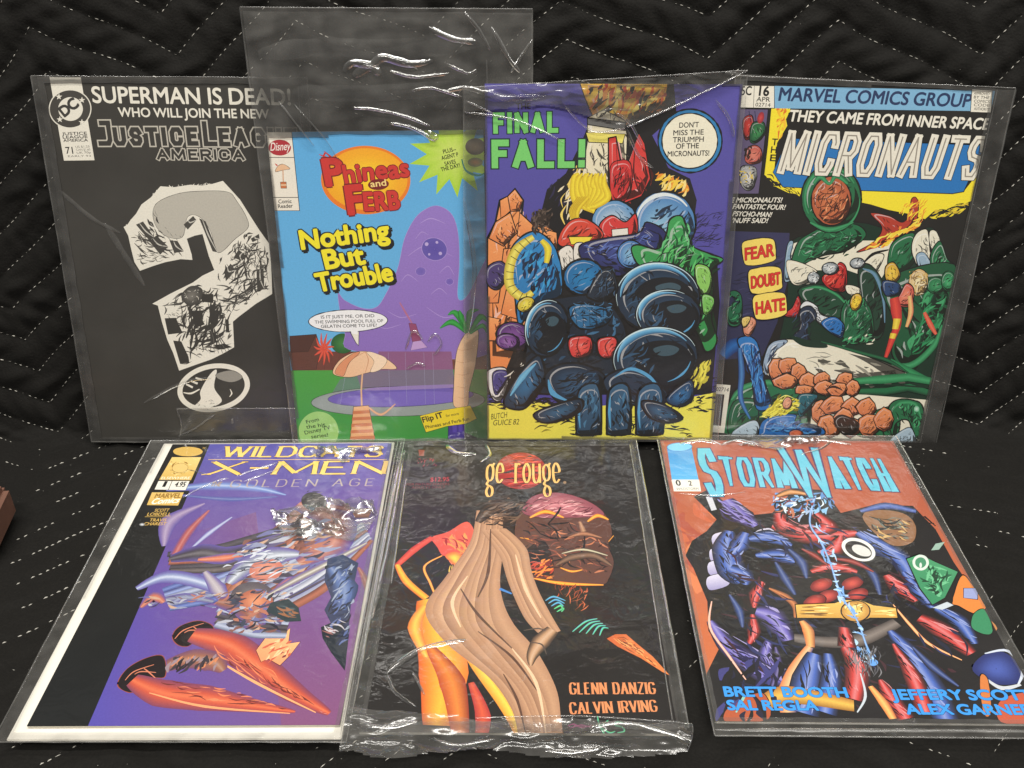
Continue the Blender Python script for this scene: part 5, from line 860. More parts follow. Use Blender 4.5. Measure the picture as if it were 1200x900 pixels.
["P","artwork",[[118.3,117.8],[128.5,120.8],[136.0,117.8],[131.9,112.8],[123.1,112.2]],199,1,0,0,90,2],
["R","artwork",[[94.2,110.2],[94.8,115.9],[97.2,121.2],[101.1,125.8],[106.2,129.3],[112.4,131.4],[119.0,132.2],[125.7,131.5],[132.0,129.3],[137.6,125.8],[142.0,121.3]],[0.39,5.14,3.63,0.39],[196,200,201],1],
["R","artwork",[[92.5,103.7],[91.2,110.2],[91.9,116.6],[94.6,122.5],[98.9,127.5],[104.7,131.4],[111.5,133.8],[118.8,134.6],[126.3,133.8],[133.4,131.4],[139.6,127.6],[144.5,122.5],[147.8,116.6]],[0.19,1.17,0.19],[202],1],
["H","artwork",[[129.3,107.7],[127.4,98.8],[121.3,92.2],[112.4,89.8],[103.3,92.2],[96.5,98.7],[93.7,107.6],[95.7,116.5],[101.9,122.9],[110.6,125.2],[119.5,122.9],[126.4,116.5]],22,13.69,2.12,[195,195,196],50,25,52,0.2],
["R","artwork",[[144.7,104.7],[142.5,99.6],[138.9,95.1],[133.9,91.7],[128.0,89.5]],[0.19,1.82,0.19],[200],1],
["B","artwork",[[151.6,97.3],[151.2,92.5],[149.2,88.1],[145.8,84.2],[141.2,81.2],[135.7,79.3],[129.8,78.7],[123.8,79.3],[118.1,81.2],[113.1,84.2],[109.2,88.0],[106.7,92.5],[105.7,97.3],[106.2,102.0],[108.3,106.4],[111.7,110.2],[116.3,113.1],[121.7,114.9],[127.5,115.5],[133.4,114.9],[139.0,113.1],[144.0,110.3],[147.8,106.5],[150.5,102.1]],196,197,1,1.37,[0.12,0.2],2],
["P","artwork",[[115.9,99.1],[123.5,106.5],[137.1,107.4],[146.7,101.0],[148.5,91.8],[141.1,83.4],[129.7,80.6],[117.8,86.2],[124.3,93.6]],198,1,0,0,90,2],
["P","artwork",[[127.2,102.8],[135.0,105.0],[140.9,102.8],[137.7,99.2],[130.8,98.8]],199,1,0,0,90,2],
["R","artwork",[[109.4,93.1],[108.4,97.3],[108.9,101.5],[110.7,105.3],[113.7,108.7],[117.8,111.2],[122.5,112.8],[127.6,113.4],[132.9,112.8]],[0.39,4.01,2.83,0.39],[196,200,201],1],
["R","artwork",[[109.6,88.2],[107.2,92.6],[106.2,97.3],[106.7,101.9],[108.7,106.3],[112.1,110.0],[116.5,112.8],[121.8,114.6],[127.5,115.2],[133.3,114.6],[138.8,112.8]],[0.2,1.18,0.2],[202],1],
["H","artwork",[[135.6,95.5],[134.2,89.0],[129.4,84.2],[122.6,82.4],[115.6,84.2],[110.3,89.0],[108.1,95.4],[109.6,101.9],[114.4,106.6],[121.1,108.3],[128.1,106.6],[133.4,101.9]],22,10.62,1.65,[195,195,196],50,25,59,0.2],
["R","artwork",[[147.5,93.3],[145.9,89.5],[143.0,86.3],[139.2,83.8],[134.6,82.2]],[0.2,1.42,0.2],[200],1],
["B","artwork",[[82.1,124.9],[81.6,120.9],[79.6,117.3],[76.6,114.4],[72.6,112.6],[68.2,111.9],[63.7,112.6],[59.6,114.4],[56.4,117.3],[54.3,120.8],[53.5,124.8],[54.1,128.8],[56.1,132.3],[59.1,135.1],[63.1,136.9],[67.4,137.6],[71.8,137.0],[75.9,135.2],[79.1,132.4],[81.3,128.8]],203,204,1,1.34,[0.1,0.1],2],
["P","artwork",[[70.8,113.1],[78.8,128.7],[87.1,130.7],[91.9,115.1],[82.4,107.2],[72.8,109.2]],205,1,0.97,0,90,2],
["H","artwork",[[74.0,130.7],[88.9,132.6],[91.8,109.2],[76.5,111.1]],34,9.54,0.95,[195,206],60,50,53,0.2],
["P","artwork",[[57.8,101.2],[67.2,105.2],[82.5,103.2],[88.5,97.3],[83.1,89.2],[65.8,87.2]],207,1,0.98,0,90,2],
["R","artwork",[[62.6,100.8],[64.3,88.8]],[0.39,0.78,0.39],[208],1],
["R","artwork",[[67.6,100.0],[68.9,88.8]],[0.39,0.78,0.39],[208],1],
["R","artwork",[[72.5,100.8],[73.5,88.8]],[0.39,0.78,0.39],[208],1],
["R","artwork",[[77.5,100.0],[78.1,88.8]],[0.39,0.78,0.39],[208],1],
["R","artwork",[[82.4,100.8],[82.7,88.8]],[0.39,0.78,0.39],[208],1],
["H","artwork",[[55.8,107.2],[90.0,107.2],[88.6,93.2],[58.0,93.2]],40,9.73,1.16,[195,209],20,60,54,0.2],
["B","artwork",[[58.3,78.6],[66.0,81.5],[74.5,79.9],[75.3,68.8],[68.4,64.6],[60.2,66.7]],210,211,1,1.19,[0,0],2],
["B","artwork",[[79.2,78.6],[91.1,80.7],[93.7,72.9],[89.8,64.7],[81.0,66.3]],210,211,1,1.19,[0,0],2],
["R","artwork",[[66.0,80.7],[64.7,72.9],[68.4,65.5]],[0.4,0.99,0.4],[212],1],
["R","artwork",[[89.2,79.9],[84.8,73.7],[87.8,65.5]],[0.4,0.99,0.4],[212],1],
["B","artwork",[[151.6,68.1],[151.6,61.9],[149.6,55.9],[145.6,50.4],[139.8,45.9],[132.8,42.6],[125.0,40.9],[116.9,40.8],[109.1,42.4],[102.2,45.4],[96.6,49.8],[92.8,55.2],[90.9,61.2],[91.1,67.4],[93.3,73.4],[97.4,78.8],[103.1,83.1],[110.1,86.2],[117.7,87.9],[125.6,88.0],[133.2,86.5],[140.0,83.6],[145.6,79.3],[149.6,74.1]],196,197,1,1.4,[0.12,0.2],2],
["P","artwork",[[104.3,67.0],[114.5,76.4],[132.8,77.6],[145.6,69.4],[147.9,57.6],[137.8,46.8],[122.5,43.2],[106.6,50.4],[115.4,59.9]],198,1,0,0,90,2],
["P","artwork",[[119.4,71.8],[129.9,74.6],[137.8,71.8],[133.5,67.1],[124.3,66.6]],199,1,0,0,90,2],
["R","artwork",[[94.5,61.6],[94.7,67.1],[96.7,72.4],[100.3,77.1],[105.3,80.9],[111.4,83.7],[118.1,85.1],[125.1,85.2],[131.8,83.9],[137.8,81.3],[142.7,77.6]],[0.4,5.42,3.82,0.4],[196,200,201],1],
["R","artwork",[[93.3,55.4],[91.5,61.3],[91.7,67.4],[93.9,73.2],[97.9,78.5],[103.5,82.8],[110.3,85.8],[117.8,87.4],[125.5,87.5],[133.0,86.1],[139.7,83.2],[145.1,79.0],[149.0,73.9]],[0.2,1.21,0.2],[202],1],
["H","artwork",[[130.5,64.4],[129.3,55.8],[123.6,49.0],[114.7,45.7],[105.2,46.9],[97.6,52.2],[93.9,60.2],[95.2,68.7],[101.0,75.5],[109.8,78.7],[119.1,77.5],[126.7,72.3]],22,14.35,2.23,[195,195,196],44,25,55,0.2],
["R","artwork",[[146.8,62.4],[145.0,57.3],[141.7,52.7],[136.9,48.9],[131.0,46.2]],[0.2,1.91,0.2],[200],1],
["B","artwork",[[12.0,28.7],[19.8,47.9],[33.4,64.6],[39.2,64.6],[42.4,47.9],[35.7,35.1],[25.9,24.4]],213,197,1,1.24,[0,0],2],
["R","artwork",[[16.9,35.1],[25.7,50.0],[35.4,60.5]],[0.82,4.52,0.82],[200,214,200],1],
["B","artwork",[[41.4,47.9],[49.1,58.4],[66.6,60.5],[84.4,52.1],[84.9,39.4],[67.4,30.9],[51.6,30.9]],215,216,1,1.22,[0,0],2],
["R","artwork",[[44.4,47.9],[47.9,37.3],[59.5,30.9]],[0.61,4.07,0.61],[200],1],
["H","artwork",[[47.2,56.3],[84.3,56.3],[77.2,35.2],[53.5,35.2]],26,12.17,1.62,[195,196],30,40,56,0.5],
["P","artwork",[[84.6,47.9],[99.9,56.3],[119.8,50.1],[132.6,33.1],[117.1,26.6],[93.0,33.0]],217,1,1.22,0,90,2],
["R","artwork",[[92.3,50.0],[103.8,56.3],[117.8,50.1],[127.6,37.4]],[0.61,2.44,2.44,0.61],[200],1],
["P","artwork",[[66.8,39.4],[81.2,42.6],[84.2,9.2],[81.6,4.3],[67.8,3.9],[65.8,9.2]],218,1,1.43,219,90,2],
["R","artwork",[[67.8,35.2],[67.3,22.3],[68.6,9.2]],[0.41,2.06,0.41],[200],1],
["H","artwork",[[68.7,37.3],[80.4,39.4],[81.5,9.2],[69.5,9.2]],10,12.35,1.85,[220,221],85,16,505,0.3],
["P","artwork",[[89.0,39.5],[102.7,42.7],[106.0,9.2],[103.6,4.3],[90.4,3.9],[88.4,9.2]],218,1,1.43,219,90,2],
["R","artwork",[[90.0,35.2],[89.7,22.3],[91.1,9.2]],[0.41,2.06,0.41],[200],1],
["H","artwork",[[90.8,37.3],[102.0,39.5],[103.4,9.2],[91.9,9.2]],10,12.36,1.85,[220,221],85,16,616,0.3],
["P","artwork",[[110.5,39.5],[126.1,42.7],[130.1,9.2],[127.3,4.4],[112.3,3.9],[110.0,9.2]],218,1,1.44,219,90,2],
["R","artwork",[[111.7,35.2],[111.4,22.3],[113.0,9.2]],[0.41,2.06,0.41],[200],1],
["H","artwork",[[112.6,37.3],[125.3,39.5],[127.1,9.2],[114.0,9.2]],10,12.36,1.85,[220,221],85,16,730,0.3],
["B","artwork",[[33.9,20.1],[45.7,26.6],[67.3,33.0],[69.6,24.4],[57.8,16.8],[41.9,13.5]],222,223,1,1.25,[0,0],2],
["B","artwork",[[112.9,30.9],[128.9,28.8],[143.9,18.0],[133.8,13.6],[119.6,18.0]],222,223,1,1.24,[0,0],2],
["B","artwork",[[130.6,33.1],[147.4,48.0],[150.4,33.1],[140.9,26.6]],224,225,1,1.03,[0,0],2],
["T","signature","BUTCH",[2.8,16.1],[14.4,17.9],4.35,[[0,226]],0.2,"b",0,0],
["T","signature","GUICE 82",[4.0,11.3],[23.2,12.2],4.37,[[0,226]],0.2,"b",0,0],
["P","caption_roundel",[[156.6,217.8],[156.5,213.5],[155.5,209.4],[153.5,205.6],[150.8,202.4],[147.4,199.8],[143.5,198.0],[139.2,197.1],[134.7,197.1],[130.3,198.0],[126.1,199.8],[122.3,202.4],[119.2,205.6],[116.7,209.3],[115.1,213.4],[114.4,217.7],[114.6,221.9],[115.7,226.0],[117.7,229.7],[120.5,232.8],[123.8,235.3],[127.7,237.0],[131.9,237.9],[136.3,237.9],[140.6,237.0],[144.7,235.3],[148.4,232.8],[151.6,229.7],[154.1,226.1],[155.8,222.0]],227,1,0.89,0,90,2],
["P","caption_roundel",[[153.7,217.8],[153.6,214.0],[152.7,210.5],[151.1,207.2],[148.7,204.4],[145.7,202.1],[142.3,200.6],[138.5,199.8],[134.6,199.8],[130.8,200.6],[127.1,202.1],[123.8,204.3],[121.1,207.1],[118.9,210.4],[117.5,214.0],[116.9,217.7],[117.1,221.4],[118.1,224.9],[119.8,228.1],[122.2,230.9],[125.1,233.0],[128.5,234.5],[132.2,235.3],[136.0,235.3],[139.8,234.6],[143.4,233.1],[146.6,230.9],[149.4,228.2],[151.6,225.0],[153.0,221.5]],228,1,0.71,0,90,2],
["T","caption_roundel","DON'T",[127.8,226.1],[140.6,226.6],3.3,[[0.02,229]],0,"b",0,0],
["T","caption_roundel","MISS THE",[124.2,221.2],[144.1,221.8],3.31,[[0.02,229]],0,"b",0,0],
["T","caption_roundel","TRIUMPH",[124.1,216.7],[144.5,217.2],3.33,[[0.02,229]],0,"b",0,0],
["T","caption_roundel","OF THE",[126.5,212.5],[141.6,213.0],3.35,[[0.02,229]],0,"b",0,0],
["T","caption_roundel","MICRONAUTS!",[121.3,207.5],[148.8,208.2],3.37,[[0.02,229]],0,"b",0,0],
["T","title_lettering","THE",[20.3,237.6],[29.9,238.0],3.75,[[0.03,230]],0,"b",0,0],
["T","title_lettering","FINAL",[5.4,222.1],[48.2,222.8],13.47,[[0.33,231],[0.23,232]],0,"s",-0.03,0],
["T","title_lettering","FALL!",[4.2,199.5],[66.3,199.9],18.74,[[0.32,231],[0.23,232]],0,"s",-0.03,0],
 ],
 'mi': [
["P","artwork",[[-27.2,257.8],[186.0,266.9],[252.3,-11.2],[4.7,-21.4]],233,0,0,0,90,2],
["P","artwork",[[3.5,156.4],[47.2,156.8],[50.9,122.4],[47.9,91.1],[40.9,65.2],[7.7,60.5],[5.0,108.1]],234,0,0,235,90,2],
["H","artwork",[[7.1,138.7],[46.7,140.4],[43.6,89.4],[13.5,88.1]],50,13.42,0.89,[236,237],20,20,61,0.2],
["P","artwork",[[22.7,239.7],[35.1,243.4],[32.5,235.7],[34.9,229.1],[29.7,217.7],[30.4,198.0],[36.7,190.5],[51.1,188.7],[92.0,188.2],[136.1,188.2],[162.4,190.4],[168.0,200.7],[169.8,220.6],[171.1,217.7],[171.7,185.3],[162.7,181.8],[157.4,176.8],[144.8,176.3],[139.6,170.5],[126.2,173.9],[113.2,175.8],[99.9,179.1],[83.7,181.6],[55.0,183.5],[42.3,184.5],[34.0,187.9],[24.1,196.2],[23.8,215.9]],238,0,0,0,90,2],
["H","artwork",[[24.8,241.2],[35.1,243.4],[34.3,228.4],[30.5,217.7]],40,8.97,2.09,[239,240,238],70,30,62,0.5],
["H","artwork",[[138.8,174.5],[168.4,184.4],[168.1,178.9],[143.2,168.3]],60,14.36,1.43,[238,233,241],20,12,63,0.3],
["H","artwork",[[24.8,197.7],[51.8,184.2],[52.2,181.8],[27.4,190.1]],40,7.75,1.39,[238,233],-20,20,64,0.3],
["P","artwork",[[36.6,221.0],[168.3,222.1],[169.0,217.6],[162.4,190.4],[154.9,188.7],[92.0,188.2],[37.8,188.4],[29.7,198.0]],242,0,0.46,0,90,2],
["P","artwork",[[-8.3,238.3],[20.8,239.3],[22.1,182.9],[-1.3,181.9]],243,0,0.45,0,90,2],
["B","artwork",[[4.8,231.5],[10.5,234.7],[13.0,223.0],[8.0,219.0]],244,245,1,0.45,[0,0],2],
["B","artwork",[[11.2,229.6],[18.7,230.7],[20.6,223.3],[15.9,217.1],[11.1,218.4]],246,247,1,0.45,[0,0],2],
["R","artwork",[[10.3,230.3],[8.0,237.6]],[0.45,0.45],[248],1],
["R","artwork",[[13.8,230.4],[11.9,237.7]],[0.45,0.45],[248],1],
["B","artwork",[[18.6,233.1],[18.3,231.9],[17.8,231.0],[17.3,230.2],[16.6,229.8],[15.9,229.8],[15.3,230.1],[14.8,230.8],[14.4,231.7],[14.2,232.8],[14.3,234.0],[14.6,235.1],[15.0,236.1],[15.6,236.8],[16.3,237.2],[16.9,237.2],[17.6,236.9],[18.1,236.3],[18.4,235.3],[18.6,234.2]],249,250,1,0,[0,0],2],
["B","artwork",[[9.6,212.3],[14.6,215.6],[19.6,212.8],[20.9,205.2],[14.8,202.7],[9.8,204.8]],251,252,1,0.46,[0,0],2],
["H","artwork",[[7.9,213.8],[13.0,215.5],[13.1,203.4],[9.5,204.7]],20,6.11,1.22,[253],80,20,65,0.2],
["B","artwork",[[7.3,200.1],[13.3,201.9],[18.4,199.0],[18.3,188.2],[14.0,184.9],[8.7,189.4]],254,255,1,0.46,[0,0],2],
["H","artwork",[[5.6,201.5],[18.0,202.1],[18.5,186.7],[8.9,187.8]],30,3.7,0.92,[256,257],60,70,66,0.2],
["P","artwork",[[47.9,144.9],[51.8,153.2],[60.8,156.8],[73.8,165.4],[95.9,166.3],[109.1,163.7],[129.0,159.7],[143.9,165.1],[151.5,159.0],[159.3,144.7],[167.1,138.5],[167.9,126.9],[180.0,93.3],[186.2,40.2],[75.2,31.9],[50.9,34.6],[52.4,105.2]],258,1,0.65,0,90,2],
["P","artwork",[[47.7,148.2],[56.8,151.8],[120.4,154.5],[129.3,158.1],[116.2,124.7],[92.2,132.0],[52.0,130.3]],259,0,0,0,90,2],
["P","artwork",[[51.5,133.6],[53.8,150.0],[60.8,156.8],[74.0,163.8],[93.0,164.6],[100.7,156.9],[89.7,146.7],[71.3,141.0],[57.9,133.9]],260,1,0.65,0,90,2],
["H","artwork",[[53.6,151.7],[74.0,163.8],[100.4,158.5],[86.5,146.5],[59.0,137.2]],70,8.06,0.97,[261,258,262],30,60,67,0.5],
["B","artwork",[[93.0,182.8],[93.3,176.8],[92.2,171.1],[89.7,166.1],[86.1,162.2],[81.4,159.6],[76.1,158.6],[70.6,159.2],[65.2,161.3],[60.3,164.9],[56.2,169.6],[53.3,175.1],[51.7,181.0],[51.4,187.0],[52.6,192.6],[55.2,197.4],[58.8,201.2],[63.4,203.7],[68.6,204.6],[74.0,204.1],[79.3,202.1],[84.1,198.7],[88.2,194.1],[91.2,188.7]],263,260,1,0.94,[0,0],2],
["R","artwork",[[58.2,170.9],[55.6,175.8],[54.2,181.1],[54.0,186.5],[55.0,191.5],[57.2,195.8],[60.4,199.1],[64.4,201.3],[69.0,202.2],[73.7,201.7],[78.4,199.9],[82.7,196.9],[86.3,192.8]],[0.79,3.17,0.79],[260,261,260],1],
["R","artwork",[[92.0,182.7],[92.4,177.0],[91.3,171.5],[89.0,166.7],[85.4,163.0],[81.0,160.5],[76.0,159.5],[70.7,160.1],[65.5,162.1]],[0.63,2.2,0.63],[260,261,260],1],
["B","artwork",[[86.3,180.9],[86.6,175.7],[85.4,170.9],[83.0,167.0],[79.5,164.4],[75.4,163.4],[70.9,164.0],[66.7,166.3],[63.0,169.9],[60.3,174.6],[58.8,179.8],[58.6,185.0],[59.9,189.7],[62.3,193.5],[65.7,196.0],[69.8,197.0],[74.2,196.4],[78.4,194.2],[82.0,190.7],[84.8,186.1]],264,265,1,0.79,[0,0],2],
["K","artwork",[[85.7,180.9],[85.9,176.0],[84.8,171.4],[82.5,167.7],[79.2,165.3],[75.2,164.3],[71.0,164.9],[66.9,167.1],[63.4,170.5],[60.8,174.9],[59.4,179.8],[59.3,184.7],[60.4,189.2],[62.8,192.8],[66.1,195.2],[70.0,196.1],[74.1,195.5],[78.1,193.4],[81.6,190.1],[84.2,185.8]],5.36,0.63,266,68],
["H","artwork",[[85.1,180.9],[85.3,176.1],[84.2,171.8],[82.0,168.2],[78.9,165.9],[75.1,164.9],[71.1,165.5],[67.2,167.6],[63.9,170.9],[61.4,175.1],[60.0,179.8],[59.9,184.6],[61.0,188.9],[63.2,192.3],[66.3,194.6],[70.1,195.5],[74.0,194.9],[77.9,192.9],[81.2,189.7],[83.7,185.6]],40,5.36,1.1,[267,268,269],70,40,69,0.2],
["R","artwork",[[58.5,191.5],[62.4,196.3],[69.4,191.9],[73.2,197.5],[81.9,192.4]],[1.56,3.43,1.87,3.43,1.56],[260,261,260],1],
["R","artwork",[[60.3,164.8],[74.6,160.3],[90.3,166.1]],[0.96,3.83,0.96],[260,261,260],1],
["P","artwork",[[96.3,145.3],[107.7,153.9],[110.7,163.7],[101.0,172.9],[113.9,171.8],[124.3,167.5],[127.8,174.0],[127.5,183.5],[130.4,185.1],[133.5,179.0],[132.8,164.7],[120.2,155.3],[108.5,149.1]],270,1,0.49,0,90,2],
["H","artwork",[[97.8,146.2],[113.1,159.0],[130.6,167.8],[134.4,180.6],[139.1,180.8],[138.8,166.5],[123.9,153.0],[105.9,145.7]],44,11.38,1.95,[271,272,273],35,18,70,0.5],
["H","artwork",[[115.9,178.2],[139.4,187.1],[140.1,168.2],[127.5,167.6]],30,11.11,1.42,[274,275],60,20,71,0.5],
["P","artwork",[[119.4,151.2],[129.0,159.7],[135.7,158.3],[138.8,142.2],[131.1,132.0],[121.1,133.2]],260,1,0.65,0,90,2],
["P","artwork",[[134.4,148.6],[135.3,159.9],[142.7,163.1],[147.5,149.1],[153.7,132.9],[149.8,127.8],[141.7,135.7]],259,1,0.65,0,90,2],
["P","artwork",[[138.5,143.8],[144.4,146.5],[154.6,132.1],[151.6,127.0],[146.3,129.3]],276,1,0.49,0,90,2],
["P","artwork",[[144.5,161.9],[149.3,162.1],[154.4,152.7],[153.3,142.8],[146.8,152.3]],259,1,0.48,0,90,2],
["P","artwork",[[148.4,144.2],[153.0,155.8],[160.1,144.7],[167.8,135.2],[167.9,126.9],[156.3,128.0]],260,1,0.65,0,90,2],
["H","artwork",[[148.7,149.2],[159.7,143.1],[166.0,128.4],[155.9,129.7]],20,8.14,1.3,[261,258],60,30,72,0.2],
["P","artwork",[[101.2,135.7],[109.4,144.2],[116.1,142.9],[109.4,126.1]],259,1,0.49,0,90,2],
["R","artwork",[[101.2,135.7],[107.8,144.2],[118.4,147.9]],[0.65,2.29,0.82],[2],1],
["P","artwork",[[46.9,148.1],[50.8,150.7],[50.7,138.5],[60.0,130.7],[51.6,122.0],[47.9,125.2]],277,1,0.48,0,90,2],
["P","artwork",[[48.6,137.5],[70.4,130.8],[64.4,121.4],[54.1,121.0]],259,1,0.45,0,90,2],
["P","artwork",[[59.4,115.0],[64.7,119.9],[78.0,120.4],[91.2,113.3],[102.5,99.7],[95.1,89.9],[75.3,100.1],[65.1,107.5]],278,1,0.76,0,90,2],
["R","artwork",[[62.2,116.7],[73.8,118.7],[88.2,113.2],[99.0,102.7]],[0.61,2.13,1.82,0.61],[260,261,260],1],
["P","artwork",[[99.6,133.6],[106.5,136.9],[117.2,126.7],[123.3,110.0],[125.9,88.0],[121.0,81.4],[112.9,92.2],[104.9,112.3]],279,1,0.75,0,90,2],
["R","artwork",[[102.6,133.7],[112.2,129.5],[121.0,113.0],[125.6,94.4]],[0.6,2.71,2.1,0.6],[280,281,282],1],
["P","artwork",[[92.7,104.0],[103.1,113.8],[114.0,103.3],[118.9,84.5],[110.9,77.8],[98.2,80.5]],263,1,0.61,0,90,2],
["H","artwork",[[92.9,111.8],[109.3,112.5],[119.5,81.4],[99.7,80.5]],70,6.73,1.07,[261,258,262],70,50,73,0.5],
["H","artwork",[[93.2,83.5],[120.1,86.2],[121.6,78.2],[97.5,75.6]],26,7.82,1.41,[283,259,261],40,60,74,0.2],
["P","artwork",[[119.0,125.2],[166.8,139.4],[170.2,94.6],[161.4,78.3],[149.6,59.9],[135.2,70.7],[134.0,93.1]],284,1,0.61,0,90,2],
["H","artwork",[[145.1,114.0],[164.3,130.2],[168.8,86.6],[148.4,66.4]],60,18.46,2.45,[261,258,260,285],60,35,75,0.6],
["R","artwork",[[136.7,62.6],[152.0,63.3],[164.4,78.4],[167.2,94.5]],[2.23,5.42,4.78,1.27],[260,261,260],1],
["R","artwork",[[134.6,65.8],[148.2,59.0],[166.9,50.7]],[3.18,5.4,4.13],[260,286,260],1],
["B","artwork",[[163.2,124.0],[163.3,122.1],[162.7,120.4],[161.5,119.0],[159.9,118.0],[157.9,117.6],[155.8,117.8],[153.8,118.6],[152.1,119.9],[150.8,121.6],[150.1,123.5],[150.1,125.4],[150.7,127.1],[151.8,128.5],[153.5,129.4],[155.4,129.8],[157.5,129.6],[159.5,128.8],[161.2,127.5],[162.5,125.9]],287,260,1,0.46,[0,0],2],
["B","artwork",[[170.0,127.4],[170.2,125.1],[169.9,123.0],[169.1,121.4],[168.0,120.3],[166.5,119.8],[164.8,120.1],[163.2,121.1],[161.8,122.7],[160.6,124.7],[159.9,126.9],[159.7,129.2],[160.0,131.3],[160.8,132.9],[161.9,134.0],[163.4,134.4],[165.0,134.1],[166.7,133.2],[168.1,131.6],[169.3,129.6]],288,260,1,0.46,[0,0],2],
["B","artwork",[[74.8,126.4],[82.2,131.3],[85.6,137.5],[91.1,133.2],[93.4,118.0],[86.2,116.2],[78.0,120.4]],289,290,1,0.6,[0,0],2],
["H","artwork",[[75.3,128.0],[90.5,134.7],[91.9,117.9],[79.5,120.5]],16,6.03,1.05,[291,292],60,40,76,0.2],
["B","artwork",[[85.6,133.0],[85.6,131.6],[84.9,130.3],[83.8,129.2],[82.3,128.5],[80.5,128.2],[78.6,128.3],[76.9,128.9],[75.4,129.9],[74.4,131.1],[73.8,132.5],[73.9,133.9],[74.5,135.2],[75.7,136.2],[77.2,136.9],[79.0,137.2],[80.8,137.1],[82.6,136.5],[84.1,135.6],[85.1,134.3]],293,294,1,0.6,[0,0],2],
["H","artwork",[[85.6,133.0],[85.6,131.6],[84.9,130.3],[83.8,129.2],[82.3,128.5],[80.5,128.2],[78.6,128.3],[76.9,128.9],[75.4,129.9],[74.4,131.1],[73.8,132.5],[73.9,133.9],[74.5,135.2],[75.7,136.2],[77.2,136.9],[79.0,137.2],[80.8,137.1],[82.6,136.5],[84.1,135.6],[85.1,134.3]],14,3,0.75,[295,296],60,70,585,0.2],
["B","artwork",[[73.5,125.6],[73.4,124.3],[73.0,123.1],[72.2,122.1],[71.0,121.4],[69.7,121.2],[68.3,121.3],[66.9,121.9],[65.8,122.8],[65.0,123.9],[64.6,125.2],[64.6,126.6],[65.0,127.8],[65.9,128.7],[67.0,129.4],[68.3,129.7],[69.7,129.5],[71.1,129.0],[72.2,128.1],[73.0,126.9]],293,294,1,0.6,[0,0],2],
["H","artwork",[[73.5,125.6],[73.4,124.3],[73.0,123.1],[72.2,122.1],[71.0,121.4],[69.7,121.2],[68.3,121.3],[66.9,121.9],[65.8,122.8],[65.0,123.9],[64.6,125.2],[64.6,126.6],[65.0,127.8],[65.9,128.7],[67.0,129.4],[68.3,129.7],[69.7,129.5],[71.1,129.0],[72.2,128.1],[73.0,126.9]],14,3.02,0.75,[295,296],60,70,505,0.2],
["B","artwork",[[103.5,137.5],[103.5,136.3],[102.9,135.2],[101.9,134.2],[100.5,133.6],[98.9,133.4],[97.2,133.5],[95.7,134.0],[94.4,134.8],[93.4,135.9],[92.9,137.1],[93.0,138.3],[93.6,139.4],[94.6,140.3],[96.0,140.9],[97.6,141.2],[99.2,141.0],[100.8,140.6],[102.1,139.7],[103.1,138.7]],293,294,1,0.6,[0,0],2],
["H","artwork",[[103.5,137.5],[103.5,136.3],[102.9,135.2],[101.9,134.2],[100.5,133.6],[98.9,133.4],[97.2,133.5],[95.7,134.0],[94.4,134.8],[93.4,135.9],[92.9,137.1],[93.0,138.3],[93.6,139.4],[94.6,140.3],[96.0,140.9],[97.6,141.2],[99.2,141.0],[100.8,140.6],[102.1,139.7],[103.1,138.7]],14,3,0.75,[295,296],60,70,715,0.2],
["P","artwork",[[92.9,121.1],[102.0,119.9],[104.4,114.6],[95.4,115.0]],259,1,0.45,0,90,2],
["B","artwork",[[106.3,108.1],[106.0,106.2],[105.2,104.6],[104.2,103.4],[102.9,102.7],[101.6,102.7],[100.3,103.3],[99.2,104.5],[98.4,106.1],[97.9,108.0],[97.9,110.0],[98.3,111.9],[99.0,113.6],[100.1,114.7],[101.3,115.4],[102.6,115.4],[103.9,114.8],[105.0,113.6],[105.8,112.0],[106.3,110.1]],297,298,1,0.61,[0,0],2],
["H","artwork",[[105.7,109.2],[105.8,107.5],[105.6,105.9],[105.0,104.7],[104.1,103.8],[103.1,103.5],[101.9,103.7],[100.8,104.5],[99.8,105.7],[99.0,107.2],[98.5,108.9],[98.4,110.6],[98.6,112.2],[99.2,113.5],[100.1,114.3],[101.1,114.6],[102.3,114.4],[103.4,113.7],[104.4,112.5],[105.2,110.9]],10,3.37,0.61,[299],70,30,77,0.2],
["B","artwork",[[56.8,102.5],[59.9,112.0],[63.2,104.3],[62.3,96.4],[53.2,96.1],[51.3,99.1]],300,301,1,0.61,[0,0],2],
["P","artwork",[[62.8,102.7],[66.5,108.4],[74.5,104.8],[78.5,98.7],[88.0,96.0],[89.1,89.7],[79.8,90.9],[72.8,96.9]],302,1,0.61,0,90,2],
["P","artwork",[[63.0,101.2],[70.0,104.6],[75.8,97.0],[69.7,87.3],[76.5,73.1],[71.2,68.1],[58.3,72.4],[60.1,80.5],[65.0,88.7]],303,1,0.61,0,90,2],
["P","artwork",[[79.5,92.4],[87.8,97.5],[96.4,91.6],[96.4,82.0],[88.4,84.9]],304,1,0.62,0,90,2],
["P","artwork",[[71.0,71.3],[79.5,73.3],[82.9,62.0],[76.1,55.9],[74.1,63.3]],305,1,0.63,0,90,2],
["H","artwork",[[57.0,100.9],[75.0,101.7],[73.2,74.6],[60.8,75.7]],26,7.7,1.23,[306,307],60,40,78,0.2],
["B","artwork",[[118.5,135.9],[123.8,139.1],[130.0,130.3],[126.7,124.0],[120.2,126.8]],308,309,1,0.6,[0,0],2],
["P","artwork",[[118.3,125.2],[129.7,124.1],[132.6,116.6],[122.5,114.6]],310,1,0.61,0,90,2],
["B","artwork",[[137.4,130.6],[142.4,135.3],[149.2,131.1],[150.6,120.4],[144.8,115.5],[137.7,121.4]],311,312,1,0.45,[0,0],2],
["H","artwork",[[135.3,133.5],[149.6,132.6],[150.8,115.8],[141.8,115.4]],36,6.03,1.05,[313,314,315],50,60,79,0.6],
